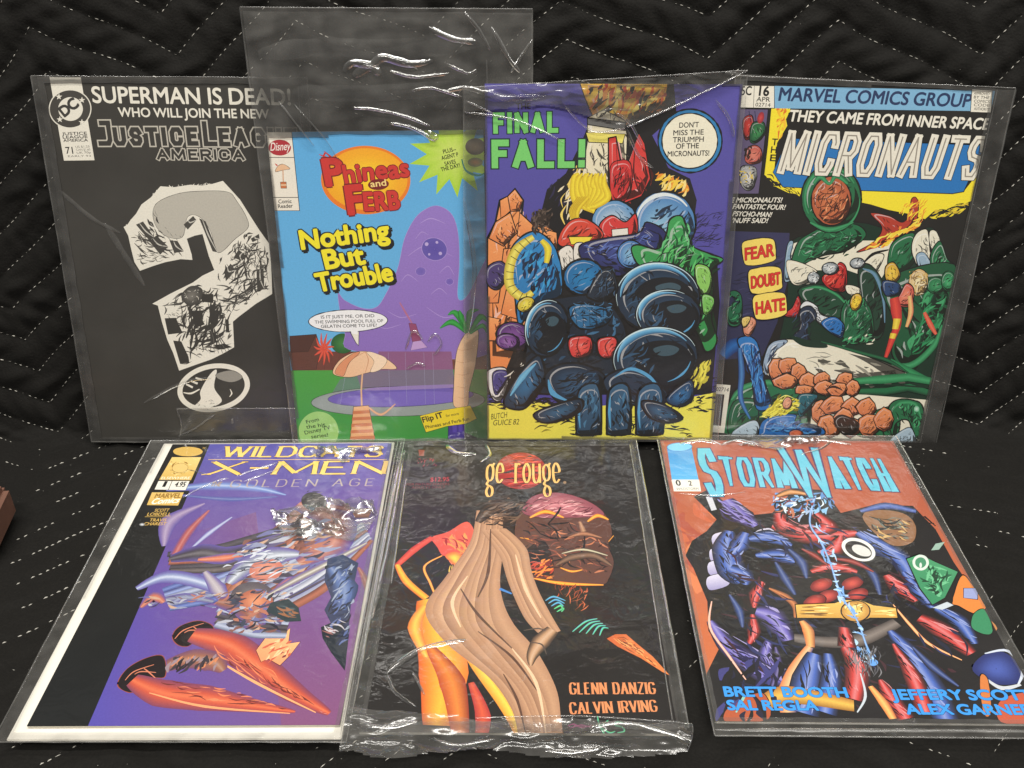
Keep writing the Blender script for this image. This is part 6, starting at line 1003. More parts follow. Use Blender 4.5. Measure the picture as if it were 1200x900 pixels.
["B","artwork",[[132.6,116.6],[135.6,124.4],[141.7,120.0],[141.9,107.6],[131.1,108.7]],316,317,1,0.61,[0,0],2],
["R","artwork",[[128.7,113.3],[132.0,104.1],[134.8,93.2],[133.1,81.9],[131.1,68.1]],[6.13,7.66,5.51,4.59,2.45],[301,318,301],1],
["R","artwork",[[133.9,97.9],[133.9,89.9]],[5.27,4.34],[319,320,319],1],
["R","artwork",[[133.4,86.7],[133.0,82.7]],[4.69,4.07],[319,320,319],1],
["R","artwork",[[139.6,115.3],[142.8,103.0],[141.9,91.9]],[3.06,3.67,2.14],[321,322,323],1],
["R","artwork",[[152.5,103.4],[158.9,94.2],[164.4,87.2]],[2.16,3.71,1.85],[324,325,324],1],
["P","artwork",[[44.3,73.4],[52.8,78.6],[64.9,78.8],[85.1,76.7],[117.2,68.3],[140.4,59.5],[152.4,53.4],[111.4,48.4],[81.6,40.5],[46.0,50.6],[41.9,60.3]],259,1,0.63,0,90,2],
["P","artwork",[[42.1,58.7],[44.3,73.4],[51.3,78.2],[57.5,77.2],[48.3,67.1],[46.0,50.6]],326,1,0.48,0,90,2],
["H","artwork",[[43.8,55.5],[45.9,73.5],[55.9,77.9],[47.9,58.9]],20,9.56,1.27,[327,328],60,20,80,0.2],
["P","artwork",[[58.4,82.0],[70.9,79.3],[85.1,76.7],[85.6,73.5],[68.7,74.4]],258,1,0,0,90,2],
["R","artwork",[[81.8,78.2],[110.5,71.3],[133.1,65.8],[150.2,56.6]],[0.94,2.82,2.82,0.94],[258,260,258],1],
["P","artwork",[[21.0,27.9],[28.6,41.6],[49.5,47.5],[78.5,40.4],[90.6,3.4],[22.9,0.6]],260,1,0.81,0,90,2],
["R","artwork",[[22.4,29.7],[30.4,40.0],[48.4,44.8],[66.2,39.9]],[1.62,4.54,4.54,1.62],[260,261,260],1],
["P","artwork",[[83.2,30.5],[113.1,38.5],[170.0,35.8],[174.0,-0.1],[85.4,-3.7]],259,0,0,0,90,2],
["R","artwork",[[109.9,48.3],[134.3,51.0],[150.9,53.4],[168.5,50.8]],[4.82,7.08,6.43,5.47],[260,261,260],0],
["R","artwork",[[111.3,40.1],[136.1,41.1],[152.5,45.1],[170.5,40.9]],[4.21,5.83,5.83,4.85],[258,260,260],0],
["R","artwork",[[112.1,44.8],[139.7,46.6],[169.6,45.5]],[0.64,1.29,0.97],[258],1],
["P","artwork",[[119.5,6.4],[119.8,18.4],[146.0,29.7],[150.9,4.2],[128.8,3.3]],260,1,0.66,0,90,2],
["P","artwork",[[140.4,26.1],[145.1,34.8],[157.5,35.3],[166.6,28.9],[173.2,-0.1],[167.7,-0.3],[157.7,18.3],[148.6,16.2],[147.4,5.8]],260,1,0.82,0,90,2],
["R","artwork",[[143.6,26.2],[148.7,32.4],[159.7,32.0],[166.8,20.4]],[0.65,3.28,3.28,0.98],[260,261,260],1],
["H","artwork",[[145.4,33.1],[161.0,33.7],[169.5,6.7],[158.0,16.6]],26,9.8,1.63,[261,258],80,25,81,0.2],
["B","artwork",[[163.7,28.4],[163.8,27.7],[163.6,27.0],[163.3,26.5],[162.8,26.1],[162.2,26.0],[161.5,26.1],[160.9,26.4],[160.3,26.9],[159.9,27.5],[159.7,28.3],[159.6,29.0],[159.8,29.7],[160.2,30.2],[160.6,30.6],[161.3,30.7],[161.9,30.6],[162.5,30.3],[163.1,29.8],[163.5,29.2]],329,330,1,0,[0,0],2],
["P","artwork",[[147.7,4.1],[158.7,13.2],[164.8,6.5],[165.3,-0.4],[148.7,-1.1]],331,1,0.5,0,90,2],
["P","artwork",[[42.6,30.5],[24.1,28.1],[24.5,0.7],[47.0,-1.8],[44.2,18.7]],332,1,0.65,0,90,2],
["P","artwork",[[26.9,4.3],[38.6,13.4],[45.1,11.9],[46.0,-0.1],[28.0,-2.6]],333,1,0.5,0,90,2],
["P","artwork",[[60.4,52.4],[56.7,48.6],[51.7,45.6],[47.6,51.4],[46.0,57.6],[48.4,63.7],[54.5,64.2],[59.1,59.1]],334,0,0.64,335,80,2],
["P","artwork",[[67.4,59.9],[68.6,54.6],[63.1,52.6],[57.1,52.4],[53.6,57.2],[53.5,62.7],[58.9,64.8],[64.8,64.7]],334,0,0.63,335,80,2],
["P","artwork",[[76.1,53.5],[73.7,48.6],[69.8,46.9],[65.2,48.0],[63.3,53.0],[63.4,58.5],[67.5,61.5],[72.5,58.7]],334,0,0.64,335,80,2],
["P","artwork",[[70.2,45.6],[66.9,41.1],[58.9,39.9],[52.4,42.5],[49.8,46.9],[54.6,50.0],[60.7,52.9],[67.5,50.1]],334,0,0.64,335,80,2],
["P","artwork",[[85.9,47.3],[84.5,41.9],[78.8,38.5],[72.4,41.6],[69.9,46.7],[71.5,51.4],[76.3,54.5],[81.9,51.6]],334,0,0.64,335,80,2],
["P","artwork",[[93.6,47.9],[91.0,44.7],[86.5,43.1],[81.6,45.6],[80.6,50.3],[83.3,53.7],[88.1,55.3],[92.4,52.2]],334,0,0.64,335,80,2],
["P","artwork",[[82.5,40.2],[81.0,37.3],[75.4,36.4],[69.2,37.1],[68.5,40.3],[69.5,43.4],[75.5,44.1],[80.8,43.0]],334,0,0.65,335,80,2],
["P","artwork",[[98.4,42.9],[97.4,38.4],[91.7,36.2],[85.5,38.1],[81.5,42.2],[84.4,46.4],[89.7,48.6],[95.0,46.4]],334,0,0.64,335,80,2],
["P","artwork",[[110.2,49.2],[109.5,44.7],[105.4,42.9],[100.7,44.3],[97.4,48.7],[99.0,53.4],[103.2,55.4],[108.7,54.5]],334,0,0.64,335,80,2],
["P","artwork",[[116.8,43.6],[115.7,38.4],[112.1,35.7],[107.6,38.2],[104.7,43.1],[106.8,47.3],[109.6,50.0],[113.8,48.5]],334,0,0.65,335,80,2],
["P","artwork",[[107.1,42.0],[106.1,38.0],[102.0,34.6],[96.1,36.5],[92.0,40.4],[94.3,44.6],[98.6,46.9],[104.7,46.6]],334,0,0.65,335,80,2],
["P","artwork",[[96.0,22.7],[94.6,16.4],[90.2,12.7],[84.7,17.4],[82.9,25.4],[85.3,30.9],[89.3,33.1],[94.9,30.8]],334,0,0.65,335,80,2],
["P","artwork",[[107.1,30.1],[108.5,24.1],[101.7,21.9],[94.3,21.4],[88.7,26.7],[91.5,32.4],[96.2,36.5],[104.2,36.1]],334,0,0.65,335,80,2],
["P","artwork",[[122.2,28.7],[120.5,23.2],[114.6,20.8],[108.3,23.0],[104.5,28.0],[107.4,32.7],[111.9,36.5],[117.7,33.0]],334,0,0.65,335,80,2],
["P","artwork",[[131.9,26.2],[129.7,21.5],[124.6,19.8],[119.4,22.8],[115.3,28.3],[118.6,33.6],[124.5,36.5],[129.6,31.5]],334,0,0.65,335,80,2],
["P","artwork",[[107.0,12.8],[107.2,5.6],[100.4,1.7],[93.7,6.4],[89.3,12.0],[90.6,19.0],[97.2,21.5],[103.4,18.2]],334,0,0.66,335,80,2],
["P","artwork",[[125.9,11.8],[121.5,6.5],[116.2,2.3],[109.6,5.9],[104.6,10.9],[105.8,17.8],[113.2,20.0],[120.2,17.3]],334,0,0.66,335,80,2],
["P","artwork",[[138.1,15.9],[136.1,9.0],[131.8,4.2],[124.6,5.6],[119.8,11.7],[120.0,18.9],[125.3,22.9],[132.7,22.2]],334,0,0.66,335,80,2],
["P","artwork",[[146.2,19.5],[145.7,12.1],[140.5,8.8],[134.4,12.1],[130.5,18.9],[132.9,24.9],[136.7,29.1],[142.7,26.3]],334,0,0.66,335,80,2],
["P","artwork",[[115.6,20.0],[113.3,15.2],[108.9,12.5],[103.4,14.2],[100.2,19.3],[102.9,23.6],[106.4,27.4],[112.1,25.1]],334,0,0.66,335,80,2],
["P","artwork",[[101.3,16.0],[106.7,21.3],[120.4,15.0],[118.7,6.3],[109.3,6.0]],336,1,0.49,0,90,2],
["R","artwork",[[90.9,40.9],[96.7,43.6],[103.3,41.4]],[0.65,1.94,0.65],[337],1],
["R","artwork",[[11.9,64.0],[18.5,72.3],[28.7,76.0]],[7.9,11.07,6.32],[338,339,338],1],
["P","artwork",[[20.9,77.2],[29.7,80.0],[36.8,73.1],[43.0,52.2],[51.3,30.9],[52.7,24.8],[41.9,23.7],[34.7,48.5],[27.2,64.6]],339,1,0.62,340,80,2],
["R","artwork",[[23.3,70.9],[27.3,51.5],[29.2,31.6],[38.4,15.1]],[3.14,4.71,3.77,1.26],[338,341,338],1],
["H","artwork",[[22.7,75.7],[35.0,74.6],[50.8,27.5],[41.5,27.1]],34,17.28,1.25,[338,342,343],-78,10,85,0.3],
["B","artwork",[[23.5,90.1],[27.7,95.0],[32.3,92.0],[32.0,85.7],[29.0,80.0],[24.9,82.2]],344,345,1,0.46,[0,0],2],
["P","artwork",[[21.9,93.2],[27.7,95.0],[27.0,88.7],[23.9,86.9]],346,1,0.46,0,90,2],
["P","artwork",[[18.8,105.6],[10.6,111.4],[14.7,113.9],[19.9,108.7],[21.6,90.0],[13.5,88.1],[10.4,100.6]],347,1,0.61,0,90,2],
["H","artwork",[[10.4,113.0],[19.5,111.8],[20.8,90.0],[13.3,89.7]],20,6.08,1.21,[261,258],60,60,86,0.2],
["P","artwork",[[46.3,3.3],[48.0,13.7],[58.2,19.3],[72.3,19.9],[73.3,13.1],[92.7,10.4],[92.3,3.2],[48.2,0.7]],339,1,0.66,0,90,2],
["P","artwork",[[75.7,18.3],[85.8,34.0],[82.2,37.2],[71.6,35.1]],348,1,0.49,0,90,2],
["H","artwork",[[47.8,15.4],[72.6,18.2],[90.1,6.9],[52.6,3.6]],30,9.86,1.48,[338,342],30,50,87,0.5],
["B","artwork",[[80.0,4.7],[79.9,3.8],[79.2,2.9],[78.1,2.1],[76.7,1.6],[75.1,1.4],[73.4,1.5],[71.8,1.9],[70.6,2.5],[69.7,3.3],[69.3,4.3],[69.4,5.3],[70.0,6.2],[71.1,6.9],[72.5,7.4],[74.2,7.6],[75.8,7.5],[77.4,7.1],[78.7,6.5],[79.6,5.7]],349,350,1,0.5,[0,0],2],
["H","artwork",[[44.4,17.0],[58.9,36.2],[75.2,31.9],[74.7,25.1],[54.0,15.7]],70,13.14,1.97,[351,352,353,354],25,40,88,0.7],
["B","artwork",[[67.8,28.4],[67.6,26.9],[67.1,25.5],[66.3,24.5],[65.4,24.0],[64.3,23.9],[63.2,24.3],[62.3,25.1],[61.5,26.3],[61.0,27.8],[60.9,29.4],[61.1,30.9],[61.6,32.2],[62.4,33.2],[63.4,33.8],[64.4,33.9],[65.5,33.5],[66.5,32.6],[67.2,31.4],[67.7,29.9]],355,356,1,0.49,[0,0],2],
["H","artwork",[[44.4,17.0],[57.6,34.5],[60.9,22.8],[52.5,15.6]],40,11.5,1.64,[357,358],40,25,89,0.7],
["R","artwork",[[167.0,3.1],[176.7,2.7]],[0.5,0.5],[259],0],
["R","artwork",[[153.8,5.7],[155.2,0.0]],[0.33,0.33],[359],0],
["R","artwork",[[156.3,5.8],[157.7,0.1]],[0.33,0.33],[359],0],
["R","artwork",[[158.8,5.9],[160.2,0.2]],[0.33,0.33],[359],0],
["R","artwork",[[161.4,6.0],[162.8,0.3]],[0.33,0.33],[359],0],
["R","artwork",[[163.9,6.1],[165.3,0.5]],[0.33,0.33],[359],0],
["R","artwork",[[166.4,6.2],[167.8,0.6]],[0.33,0.33],[359],0],
["R","artwork",[[168.9,6.3],[170.4,0.7]],[0.33,0.33],[359],0],
["R","artwork",[[171.4,6.4],[172.9,0.8]],[0.33,0.33],[359],0],
["R","artwork",[[174.0,6.6],[175.4,0.9]],[0.33,0.33],[359],0],
["P","banner",[[22.6,254.2],[169.3,257.2],[172.2,244.3],[24.7,240.0]],360,0,0,0,90,2],
["T","banner","MARVEL COMICS GROUP",[26.7,245.1],[154.3,246.3],8.15,[[0.04,361]],0.06,"b",0,0],
["P","issue_panel",[[-13.1,253.2],[22.6,254.2],[24.7,240.0],[-11.4,239.1]],362,0,0.29,0,90,2],
["R","issue_panel",[[9.4,253.9],[10.7,239.7]],[0.29,0.29],[2],0],
["T","issue_panel","16",[13.3,247.7],[19.6,247.8],5.81,[[0.05,2]],0,"b",0,0],
["T","issue_panel","APR",[12.0,243.9],[21.1,244.0],2.92,[[0.02,4]],0,"b",0,0],
["T","issue_panel","02714",[11.8,240.7],[21.8,240.8],2.35,[[0.01,4]],0,"b",0,0],
["T","issue_panel","35C",[-1.5,247.4],[8.1,247.8],5.51,[[0.03,2]],0,"b",0,0],
["P","approval_stamp",[[153.4,257.7],[167.1,257.4],[169.4,243.2],[155.6,243.1]],362,0,0.3,0,90,2],
["T","approval_stamp","APPROVED",[155.3,254.3],[165.7,254.3],1.76,[[0.01,363]],0,"b",0,0],
["T","approval_stamp","BY THE",[155.8,251.9],[166.2,251.9],1.77,[[0.01,363]],0,"b",0,0],
["T","approval_stamp","COMICS",[156.4,249.4],[166.8,249.4],1.77,[[0.01,363]],0,"b",0,0],
["T","approval_stamp","CODE",[156.9,247.0],[167.3,247.0],1.78,[[0.01,363]],0,"b",0,0],
["T","approval_stamp","AUTHORITY",[157.5,244.5],[167.9,244.5],1.78,[[0.01,363]],0,"b",0,0],
["T","title_lettering","THEY CAME FROM INNER SPACE",[35.2,232.2],[169.7,232.3],7.1,[[0.04,1]],0.08,"b",0,0],
["T","title_lettering","T",[26.2,216.1],[29.9,216.1],4.22,[[0.03,2]],0,"b",0,0],
["T","title_lettering","H",[26.3,210.9],[30.1,210.9],4.25,[[0.03,2]],0,"b",0,0],
["T","title_lettering","E",[26.5,205.5],[30.2,205.5],4.27,[[0.03,2]],0,"b",0,0],
["T","title_lettering","MICRONAUTS",[32.1,196.8],[169.5,198.3],29.78,[[0.2,2],[0.17,364],[0.03,365]],0.14,"s",-0.12,0],
["T","caption_lettering","E MICRONAUTS!",[3.5,176.3],[38.3,177.8],3.3,[[0.03,1]],0.25,"b",0,0],
["T","caption_lettering","FANTASTIC FOUR!",[5.3,172.0],[41.2,172.9],3.32,[[0.03,1]],0.25,"b",0,0],
["T","caption_lettering","PSYCHO-MAN!",[5.9,167.0],[32.5,167.4],3.34,[[0.03,1]],0.25,"b",0,0],
["T","caption_lettering","'NUFF SAID!",[5.9,162.2],[30.5,163.2],3.35,[[0.03,1]],0.25,"b",0,0],
["P","oval_caption",[[15.1,147.8],[21.7,151.3],[31.1,152.7],[37.4,151.0],[40.0,141.3],[39.7,137.1],[32.1,133.8],[22.6,132.4],[18.1,134.8]],366,1,0.56,0,90,2],
["T","oval_caption","FEAR",[18.9,136.2],[38.6,140.3],8.53,[[0.06,367],[0.04,368]],0.05,"b",0,0],
["P","oval_caption 2",[[22.1,127.8],[28.7,131.3],[38.2,132.7],[44.6,131.0],[47.3,121.2],[47.0,116.8],[39.3,113.4],[29.7,112.0],[25.1,114.5]],366,1,0.53,0,90,2],
["T","oval_caption 2","DOUBT",[25.9,115.9],[45.8,120.1],8.71,[[0.06,367],[0.04,368]],0.05,"b",0,0],
["P","oval_caption 3",[[27.9,109.0],[34.5,112.6],[44.1,114.0],[50.6,112.3],[53.4,102.2],[53.0,97.8],[45.3,94.3],[35.6,92.9],[31.0,95.5]],366,1,0.53,0,90,2],
["T","oval_caption 3","HATE",[31.8,96.9],[51.9,101.1],8.9,[[0.06,367],[0.04,368]],0.05,"b",0,0],
["P","barcode",[[7.2,42.1],[20.3,41.6],[20.4,2.6],[9.3,3.2]],369,0,0,0,90,2],
["R","barcode",[[10.3,34.2],[10.5,8.8]],[0.48,0.48],[370],0],
["R","barcode",[[10.7,34.2],[11.0,8.7]],[0.24,0.24],[370],0],
["R","barcode",[[11.2,34.2],[11.4,8.7]],[0.65,0.65],[370],0],
["R","barcode",[[11.6,34.1],[11.9,8.7]],[0.32,0.32],[370],0],
["R","barcode",[[12.1,34.1],[12.3,8.7]],[0.48,0.48],[370],0],
["R","barcode",[[12.5,34.1],[12.8,8.7]],[0.24,0.24],[370],0],
["R","barcode",[[13.0,34.1],[13.2,8.7]],[0.81,0.81],[370],0],
["R","barcode",[[13.4,34.1],[13.7,8.6]],[0.32,0.32],[370],0],
["R","barcode",[[13.9,34.1],[14.1,8.6]],[0.48,0.48],[370],0],
["R","barcode",[[14.3,34.0],[14.6,8.6]],[0.65,0.65],[370],0],
["R","barcode",[[14.8,34.0],[15.0,8.6]],[0.24,0.24],[370],0],
["R","barcode",[[15.2,34.0],[15.5,8.6]],[0.48,0.48],[370],0],
["R","barcode",[[15.7,34.0],[15.9,8.5]],[0.32,0.32],[370],0],
["R","barcode",[[16.1,34.0],[16.4,8.5]],[0.65,0.65],[370],0],
["R","barcode",[[16.5,34.0],[16.9,8.5]],[0.48,0.48],[370],0],
["T","barcode","02714",[10.0,36.7],[19.4,36.3],3.01,[[0.02,371]],0,"b",0,0],
 ],
 'wild': [
["P","artwork",[[35.9,265.0],[175.2,263.7],[170.6,6.6],[40.1,6.3]],372,0,0,373,100,2],
["P","artwork",[[40.1,6.3],[30.0,148.0],[88.1,182.2],[140.9,5.7]],374,0,0,375,20,2],
["P","artwork",[[7.2,265.3],[35.9,265.0],[40.1,6.3],[7.9,6.4]],376,0,0,377,100,2],
["P","artwork",[[45.9,34.5],[47.5,45.7],[56.0,53.6],[64.8,54.3],[70.2,39.9],[63.0,38.5],[58.1,30.3],[53.2,29.0]],378,1,0.5,0,90,379],
["R","artwork",[[49.1,37.3],[52.0,43.5],[61.4,48.4]],[0.38,0.76,0.38],[380],1],
["R","artwork",[[52.9,41.5],[55.9,43.4],[64.3,42.7]],[0.38,0.77,0.38],[380],1],
["R","artwork",[[56.7,45.7],[59.7,43.4],[67.2,37.0]],[0.39,0.77,0.39],[380],1],
["P","artwork",[[65.3,69.4],[67.0,77.1],[76.2,81.8],[85.2,78.6],[88.0,72.3],[80.5,66.2],[76.1,61.7],[70.0,63.2]],378,1,0.54,0,90,379],
["R","artwork",[[67.3,67.6],[70.5,74.4],[80.6,79.8]],[0.41,0.81,0.41],[380],1],
["R","artwork",[[71.4,72.2],[74.6,74.3],[83.4,73.5]],[0.41,0.82,0.41],[380],1],
["R","artwork",[[75.5,76.8],[78.6,74.3],[86.2,67.3]],[0.41,0.83,0.41],[380],1],
["R","artwork",[[53.0,37.4],[72.0,28.5],[96.0,24.8],[119.9,20.2],[146.1,15.5]],[8.62,18.16,17.11,9.69,1.63],[381,382,383,384,383,385,381],1],
["R","artwork",[[76.3,70.6],[97.6,63.9],[118.0,48.6],[143.3,28.0],[164.3,14.3]],[10.39,19.46,19.46,12.67,3.48],[381,382,383,386,383,385,381],1],
["R","artwork",[[65.1,28.5],[97.5,19.2],[143.6,14.4]],[0.53,1.59,0.53],[268],1],
["R","artwork",[[87.4,56.9],[121.0,35.2],[157.0,14.9]],[0.56,1.69,0.56],[387],1],
["R","artwork",[[69.0,47.6],[81.4,52.5],[94.0,50.0],[101.2,43.7]],[8.79,14.21,14.21,4.41],[388,389,390,391,390,392,388],1],
["H","artwork",[[64.2,53.9],[96.2,56.2],[101.6,42.5],[70.4,41.5]],40,8.93,2.24,[393,394,395,396],75,20,112,0.2],
["P","artwork",[[115.8,58.6],[121.2,74.3],[126.5,67.6],[131.8,75.6],[133.1,63.7],[139.7,64.9],[135.8,54.7],[131.6,47.2],[123.9,52.3],[120.6,49.8]],397,0,0.34,398,60,2],
["H","artwork",[[115.5,59.9],[134.7,72.9],[136.1,53.4],[122.8,48.5]],24,8.95,1.69,[399,400,401],50,30,113,0.2],
["H","artwork",[[61.4,40.4],[108.3,30.6],[143.2,16.7],[77.7,25.0]],30,14.01,0.98,[402,403],-8,6,101,0.15],
["H","artwork",[[79.5,67.9],[117.6,50.4],[157.2,18.8],[115.3,40.0]],34,14.84,1.04,[402,403],-38,6,102,0.15],
["R","artwork",[[48.3,107.3],[57.9,112.8],[67.6,118.3],[76.7,123.9],[85.6,129.5],[94.7,135.0],[104.0,140.3],[113.5,145.7]],[4.4,5.03,5.65,5.9,5.96,5.91,5.64,5.43],[404,405,406],1],
["R","artwork",[[50.5,103.4],[60.4,108.3],[70.5,113.3],[79.7,118.6],[88.5,124.0],[97.6,129.6],[107.0,135.3],[116.6,141.0]],[4.36,4.98,5.6,5.85,5.91,5.86,5.6,5.38],[406,407,408],1],
["R","artwork",[[52.2,100.4],[62.4,104.9],[72.7,109.5],[82.0,114.5],[90.8,119.8],[99.9,125.4],[109.4,131.4],[119.0,137.5]],[4.33,4.95,5.57,5.81,5.87,5.82,5.56,5.35],[409,410,411],1],
["R","artwork",[[54.1,97.1],[64.6,101.1],[75.2,105.1],[84.5,109.9],[93.3,115.1],[102.4,120.7],[112.0,127.0],[121.7,133.5]],[4.3,4.91,5.53,5.77,5.83,5.78,5.52,5.31],[412,413,414],1],
["R","artwork",[[55.5,94.7],[66.2,98.4],[77.0,102.0],[86.3,106.6],[95.1,111.8],[104.2,117.4],[113.8,123.9],[123.6,130.6]],[4.28,4.89,5.5,5.74,5.8,5.74,5.49,5.28],[415,416,417],1],
["R","artwork",[[57.2,91.7],[68.2,94.9],[79.2,98.1],[88.6,102.5],[97.4,107.5],[106.5,113.2],[116.2,120.0],[126.0,127.0]],[4.25,4.85,5.46,5.7,5.76,5.71,5.45,5.24],[404,405,406],1],
["R","artwork",[[115.8,183.2],[110.8,172.2],[105.8,161.4],[101.1,151.0],[97.0,140.0],[93.7,128.5],[90.5,117.4],[87.4,106.6]],[6.49,7.12,7.79,8.48,8.71,8.48,8.27,8.08],[418,419,420],1],
["R","artwork",[[118.8,182.4],[114.1,170.9],[109.4,159.8],[104.9,149.0],[100.9,137.7],[97.4,126.1],[94.0,114.9],[90.7,104.1]],[6.48,7.11,7.77,8.47,8.7,8.46,8.25,8.06],[421,422,423],1],
["R","artwork",[[122.6,181.4],[118.1,169.4],[113.8,157.7],[109.6,146.5],[105.7,134.9],[102.0,123.2],[98.4,111.9],[94.9,100.9]],[6.47,7.09,7.75,8.45,8.68,8.44,8.23,8.04],[424,425,426],1],
["R","artwork",[[126.5,180.4],[122.4,167.8],[118.5,155.6],[114.6,143.8],[110.7,132.0],[106.8,120.2],[102.9,108.8],[99.2,97.7]],[6.45,7.07,7.74,8.42,8.65,8.42,8.21,8.02],[418,419,420],1],
["R","artwork",[[129.8,179.5],[126.0,166.4],[122.3,153.8],[118.8,141.6],[114.9,129.6],[110.7,117.7],[106.7,106.1],[102.9,95.0]],[6.44,7.06,7.72,8.41,8.64,8.4,8.19,8],[421,422,423],1],
["R","artwork",[[133.4,178.6],[129.9,165.0],[126.5,151.9],[123.2,139.3],[119.4,126.9],[115.1,114.9],[110.8,103.3],[106.8,92.0]],[6.42,7.04,7.7,8.39,8.62,8.39,8.17,7.99],[424,425,426],1],
["R","artwork",[[136.2,177.8],[132.9,163.9],[129.7,150.4],[126.7,137.4],[122.9,124.9],[118.3,112.8],[114.0,101.1],[109.8,89.8]],[6.41,7.03,7.69,8.37,8.6,8.37,8.16,7.97],[418,419,420],1],
["R","artwork",[[140.5,176.7],[137.6,162.1],[134.8,148.1],[132.1,134.6],[128.3,121.7],[123.5,109.5],[118.9,97.7],[114.5,86.3]],[6.39,7.01,7.67,8.35,8.58,8.35,8.14,7.95],[421,422,423],1],
["R","artwork",[[161.8,169.8],[151.3,160.2],[141.1,150.9],[131.1,141.8],[120.5,131.7],[109.4,120.7],[98.6,110.0],[88.2,99.6]],[3.26,4.3,5.37,6.46,7.02,7.04,7.06,7.09],[409,410,411],1],
["R","artwork",[[162.9,167.2],[153.0,157.2],[143.4,147.3],[134.1,137.8],[123.8,127.5],[112.8,116.7],[102.1,106.2],[91.7,95.9]],[3.24,4.27,5.34,6.43,6.99,7.01,7.03,7.05],[412,413,414],1],
["R","artwork",[[164.0,164.9],[154.7,154.3],[145.6,144.0],[136.8,134.0],[126.9,123.7],[115.9,113.0],[105.2,102.6],[94.9,92.6]],[3.22,4.25,5.32,6.4,6.95,6.97,6.99,7.02],[415,416,417],1],
["R","artwork",[[165.0,162.6],[156.2,151.6],[147.7,140.9],[139.4,130.5],[129.8,120.0],[118.9,109.5],[108.3,99.3],[98.0,89.4]],[3.21,4.23,5.29,6.37,6.92,6.94,6.96,6.99],[418,419,420],1],
["R","artwork",[[166.3,159.8],[158.2,148.2],[150.3,137.0],[142.6,126.1],[133.4,115.5],[122.5,105.2],[112.0,95.2],[101.7,85.4]],[3.19,4.21,5.26,6.33,6.88,6.9,6.92,6.95],[409,410,411],1],
["R","artwork",[[167.1,157.9],[159.4,146.0],[152.0,134.4],[144.8,123.2],[135.7,112.5],[124.9,102.3],[114.4,92.4],[104.2,82.8]],[3.18,4.19,5.24,6.31,6.85,6.87,6.9,6.92],[412,413,414],1],
["R","artwork",[[168.1,155.7],[161.0,143.3],[154.0,131.4],[147.3,119.8],[138.6,109.0],[127.8,98.9],[117.3,89.2],[107.2,79.7]],[3.16,4.17,5.22,6.28,6.82,6.84,6.86,6.89],[415,416,417],1],
["R","artwork",[[169.5,152.7],[163.0,139.8],[156.7,127.3],[150.7,115.2],[142.3,104.3],[131.6,94.4],[121.2,84.8],[111.1,75.5]],[3.14,4.15,5.19,6.24,6.78,6.8,6.82,6.85],[418,419,420],1],
["R","artwork",[[41.3,139.9],[50.0,141.6],[58.8,143.2],[67.6,144.9],[77.2,148.3],[87.8,153.5],[98.5,158.7],[109.4,164.0]],[4.94,5.42,5.91,6.39,6.66,6.7,6.74,6.79],[427,428,429],1],
["R","artwork",[[43.3,135.2],[52.2,136.4],[61.1,137.6],[70.0,138.7],[79.8,141.9],[90.4,146.9],[101.2,152.1],[112.1,157.3]],[4.89,5.37,5.85,6.33,6.59,6.63,6.68,6.72],[430,431,432],1],
["R","artwork",[[44.5,132.1],[53.5,133.0],[62.6,133.9],[71.6,134.8],[81.4,137.7],[92.1,142.7],[102.9,147.8],[113.8,153.0]],[4.86,5.33,5.81,6.29,6.55,6.59,6.63,6.68],[418,419,420],1],
["R","artwork",[[46.4,127.7],[55.5,128.2],[64.7,128.6],[73.9,129.1],[83.8,131.8],[94.5,136.7],[105.4,141.7],[116.3,146.8]],[4.81,5.28,5.76,6.23,6.49,6.53,6.57,6.62],[427,428,429],1],
["R","artwork",[[47.6,124.7],[56.9,124.8],[66.2,125.0],[75.5,125.2],[85.5,127.7],[96.2,132.5],[107.1,137.5],[118.1,142.5]],[4.78,5.25,5.72,6.19,6.45,6.49,6.53,6.58],[430,431,432],1],
["R","artwork",[[85.0,99.0],[91.8,96.5],[98.6,94.0],[105.4,91.5],[111.7,89.5],[117.8,88.0],[123.8,86.5],[129.7,85.0]],[5.46,5.47,5.49,5.52,5.37,5.03,4.7,4.38],[427,428,429],1],
["R","artwork",[[85.5,95.0],[92.5,92.5],[99.4,90.0],[106.2,87.5],[112.5,85.6],[118.4,84.4],[124.2,83.1],[129.9,81.9]],[5.42,5.42,5.44,5.47,5.32,4.98,4.66,4.34],[430,431,432],1],
["R","artwork",[[86.1,91.0],[93.1,88.4],[100.1,85.9],[107.1,83.4],[113.3,81.7],[119.0,80.7],[124.6,79.7],[130.1,78.8]],[5.37,5.38,5.39,5.42,5.27,4.94,4.61,4.31],[409,410,411],1],
["R","artwork",[[86.6,86.8],[93.8,84.3],[100.9,81.8],[107.9,79.3],[114.2,77.7],[119.6,77.0],[125.0,76.3],[130.3,75.6]],[5.32,5.33,5.34,5.37,5.23,4.89,4.57,4.27],[427,428,429],1],
["R","artwork",[[87.3,82.1],[94.5,79.6],[101.8,77.1],[108.9,74.6],[115.1,73.1],[120.3,72.7],[125.4,72.3],[130.6,71.9]],[5.27,5.27,5.29,5.32,5.17,4.84,4.53,4.22],[430,431,432],1],
["R","artwork",[[87.7,79.0],[95.0,76.4],[102.4,73.9],[109.6,71.4],[115.7,70.1],[120.7,69.9],[125.7,69.7],[130.7,69.5]],[5.23,5.24,5.25,5.28,5.14,4.81,4.49,4.19],[409,410,411],1],
["R","artwork",[[120.8,193.1],[126.9,191.2],[132.9,189.4],[139.0,187.5],[145.4,185.9],[152.2,184.6],[159.0,183.3],[165.7,182.0]],[5.6,5.47,5.35,5.24,4.87,4.28,3.75,3.32],[418,419,420],1],
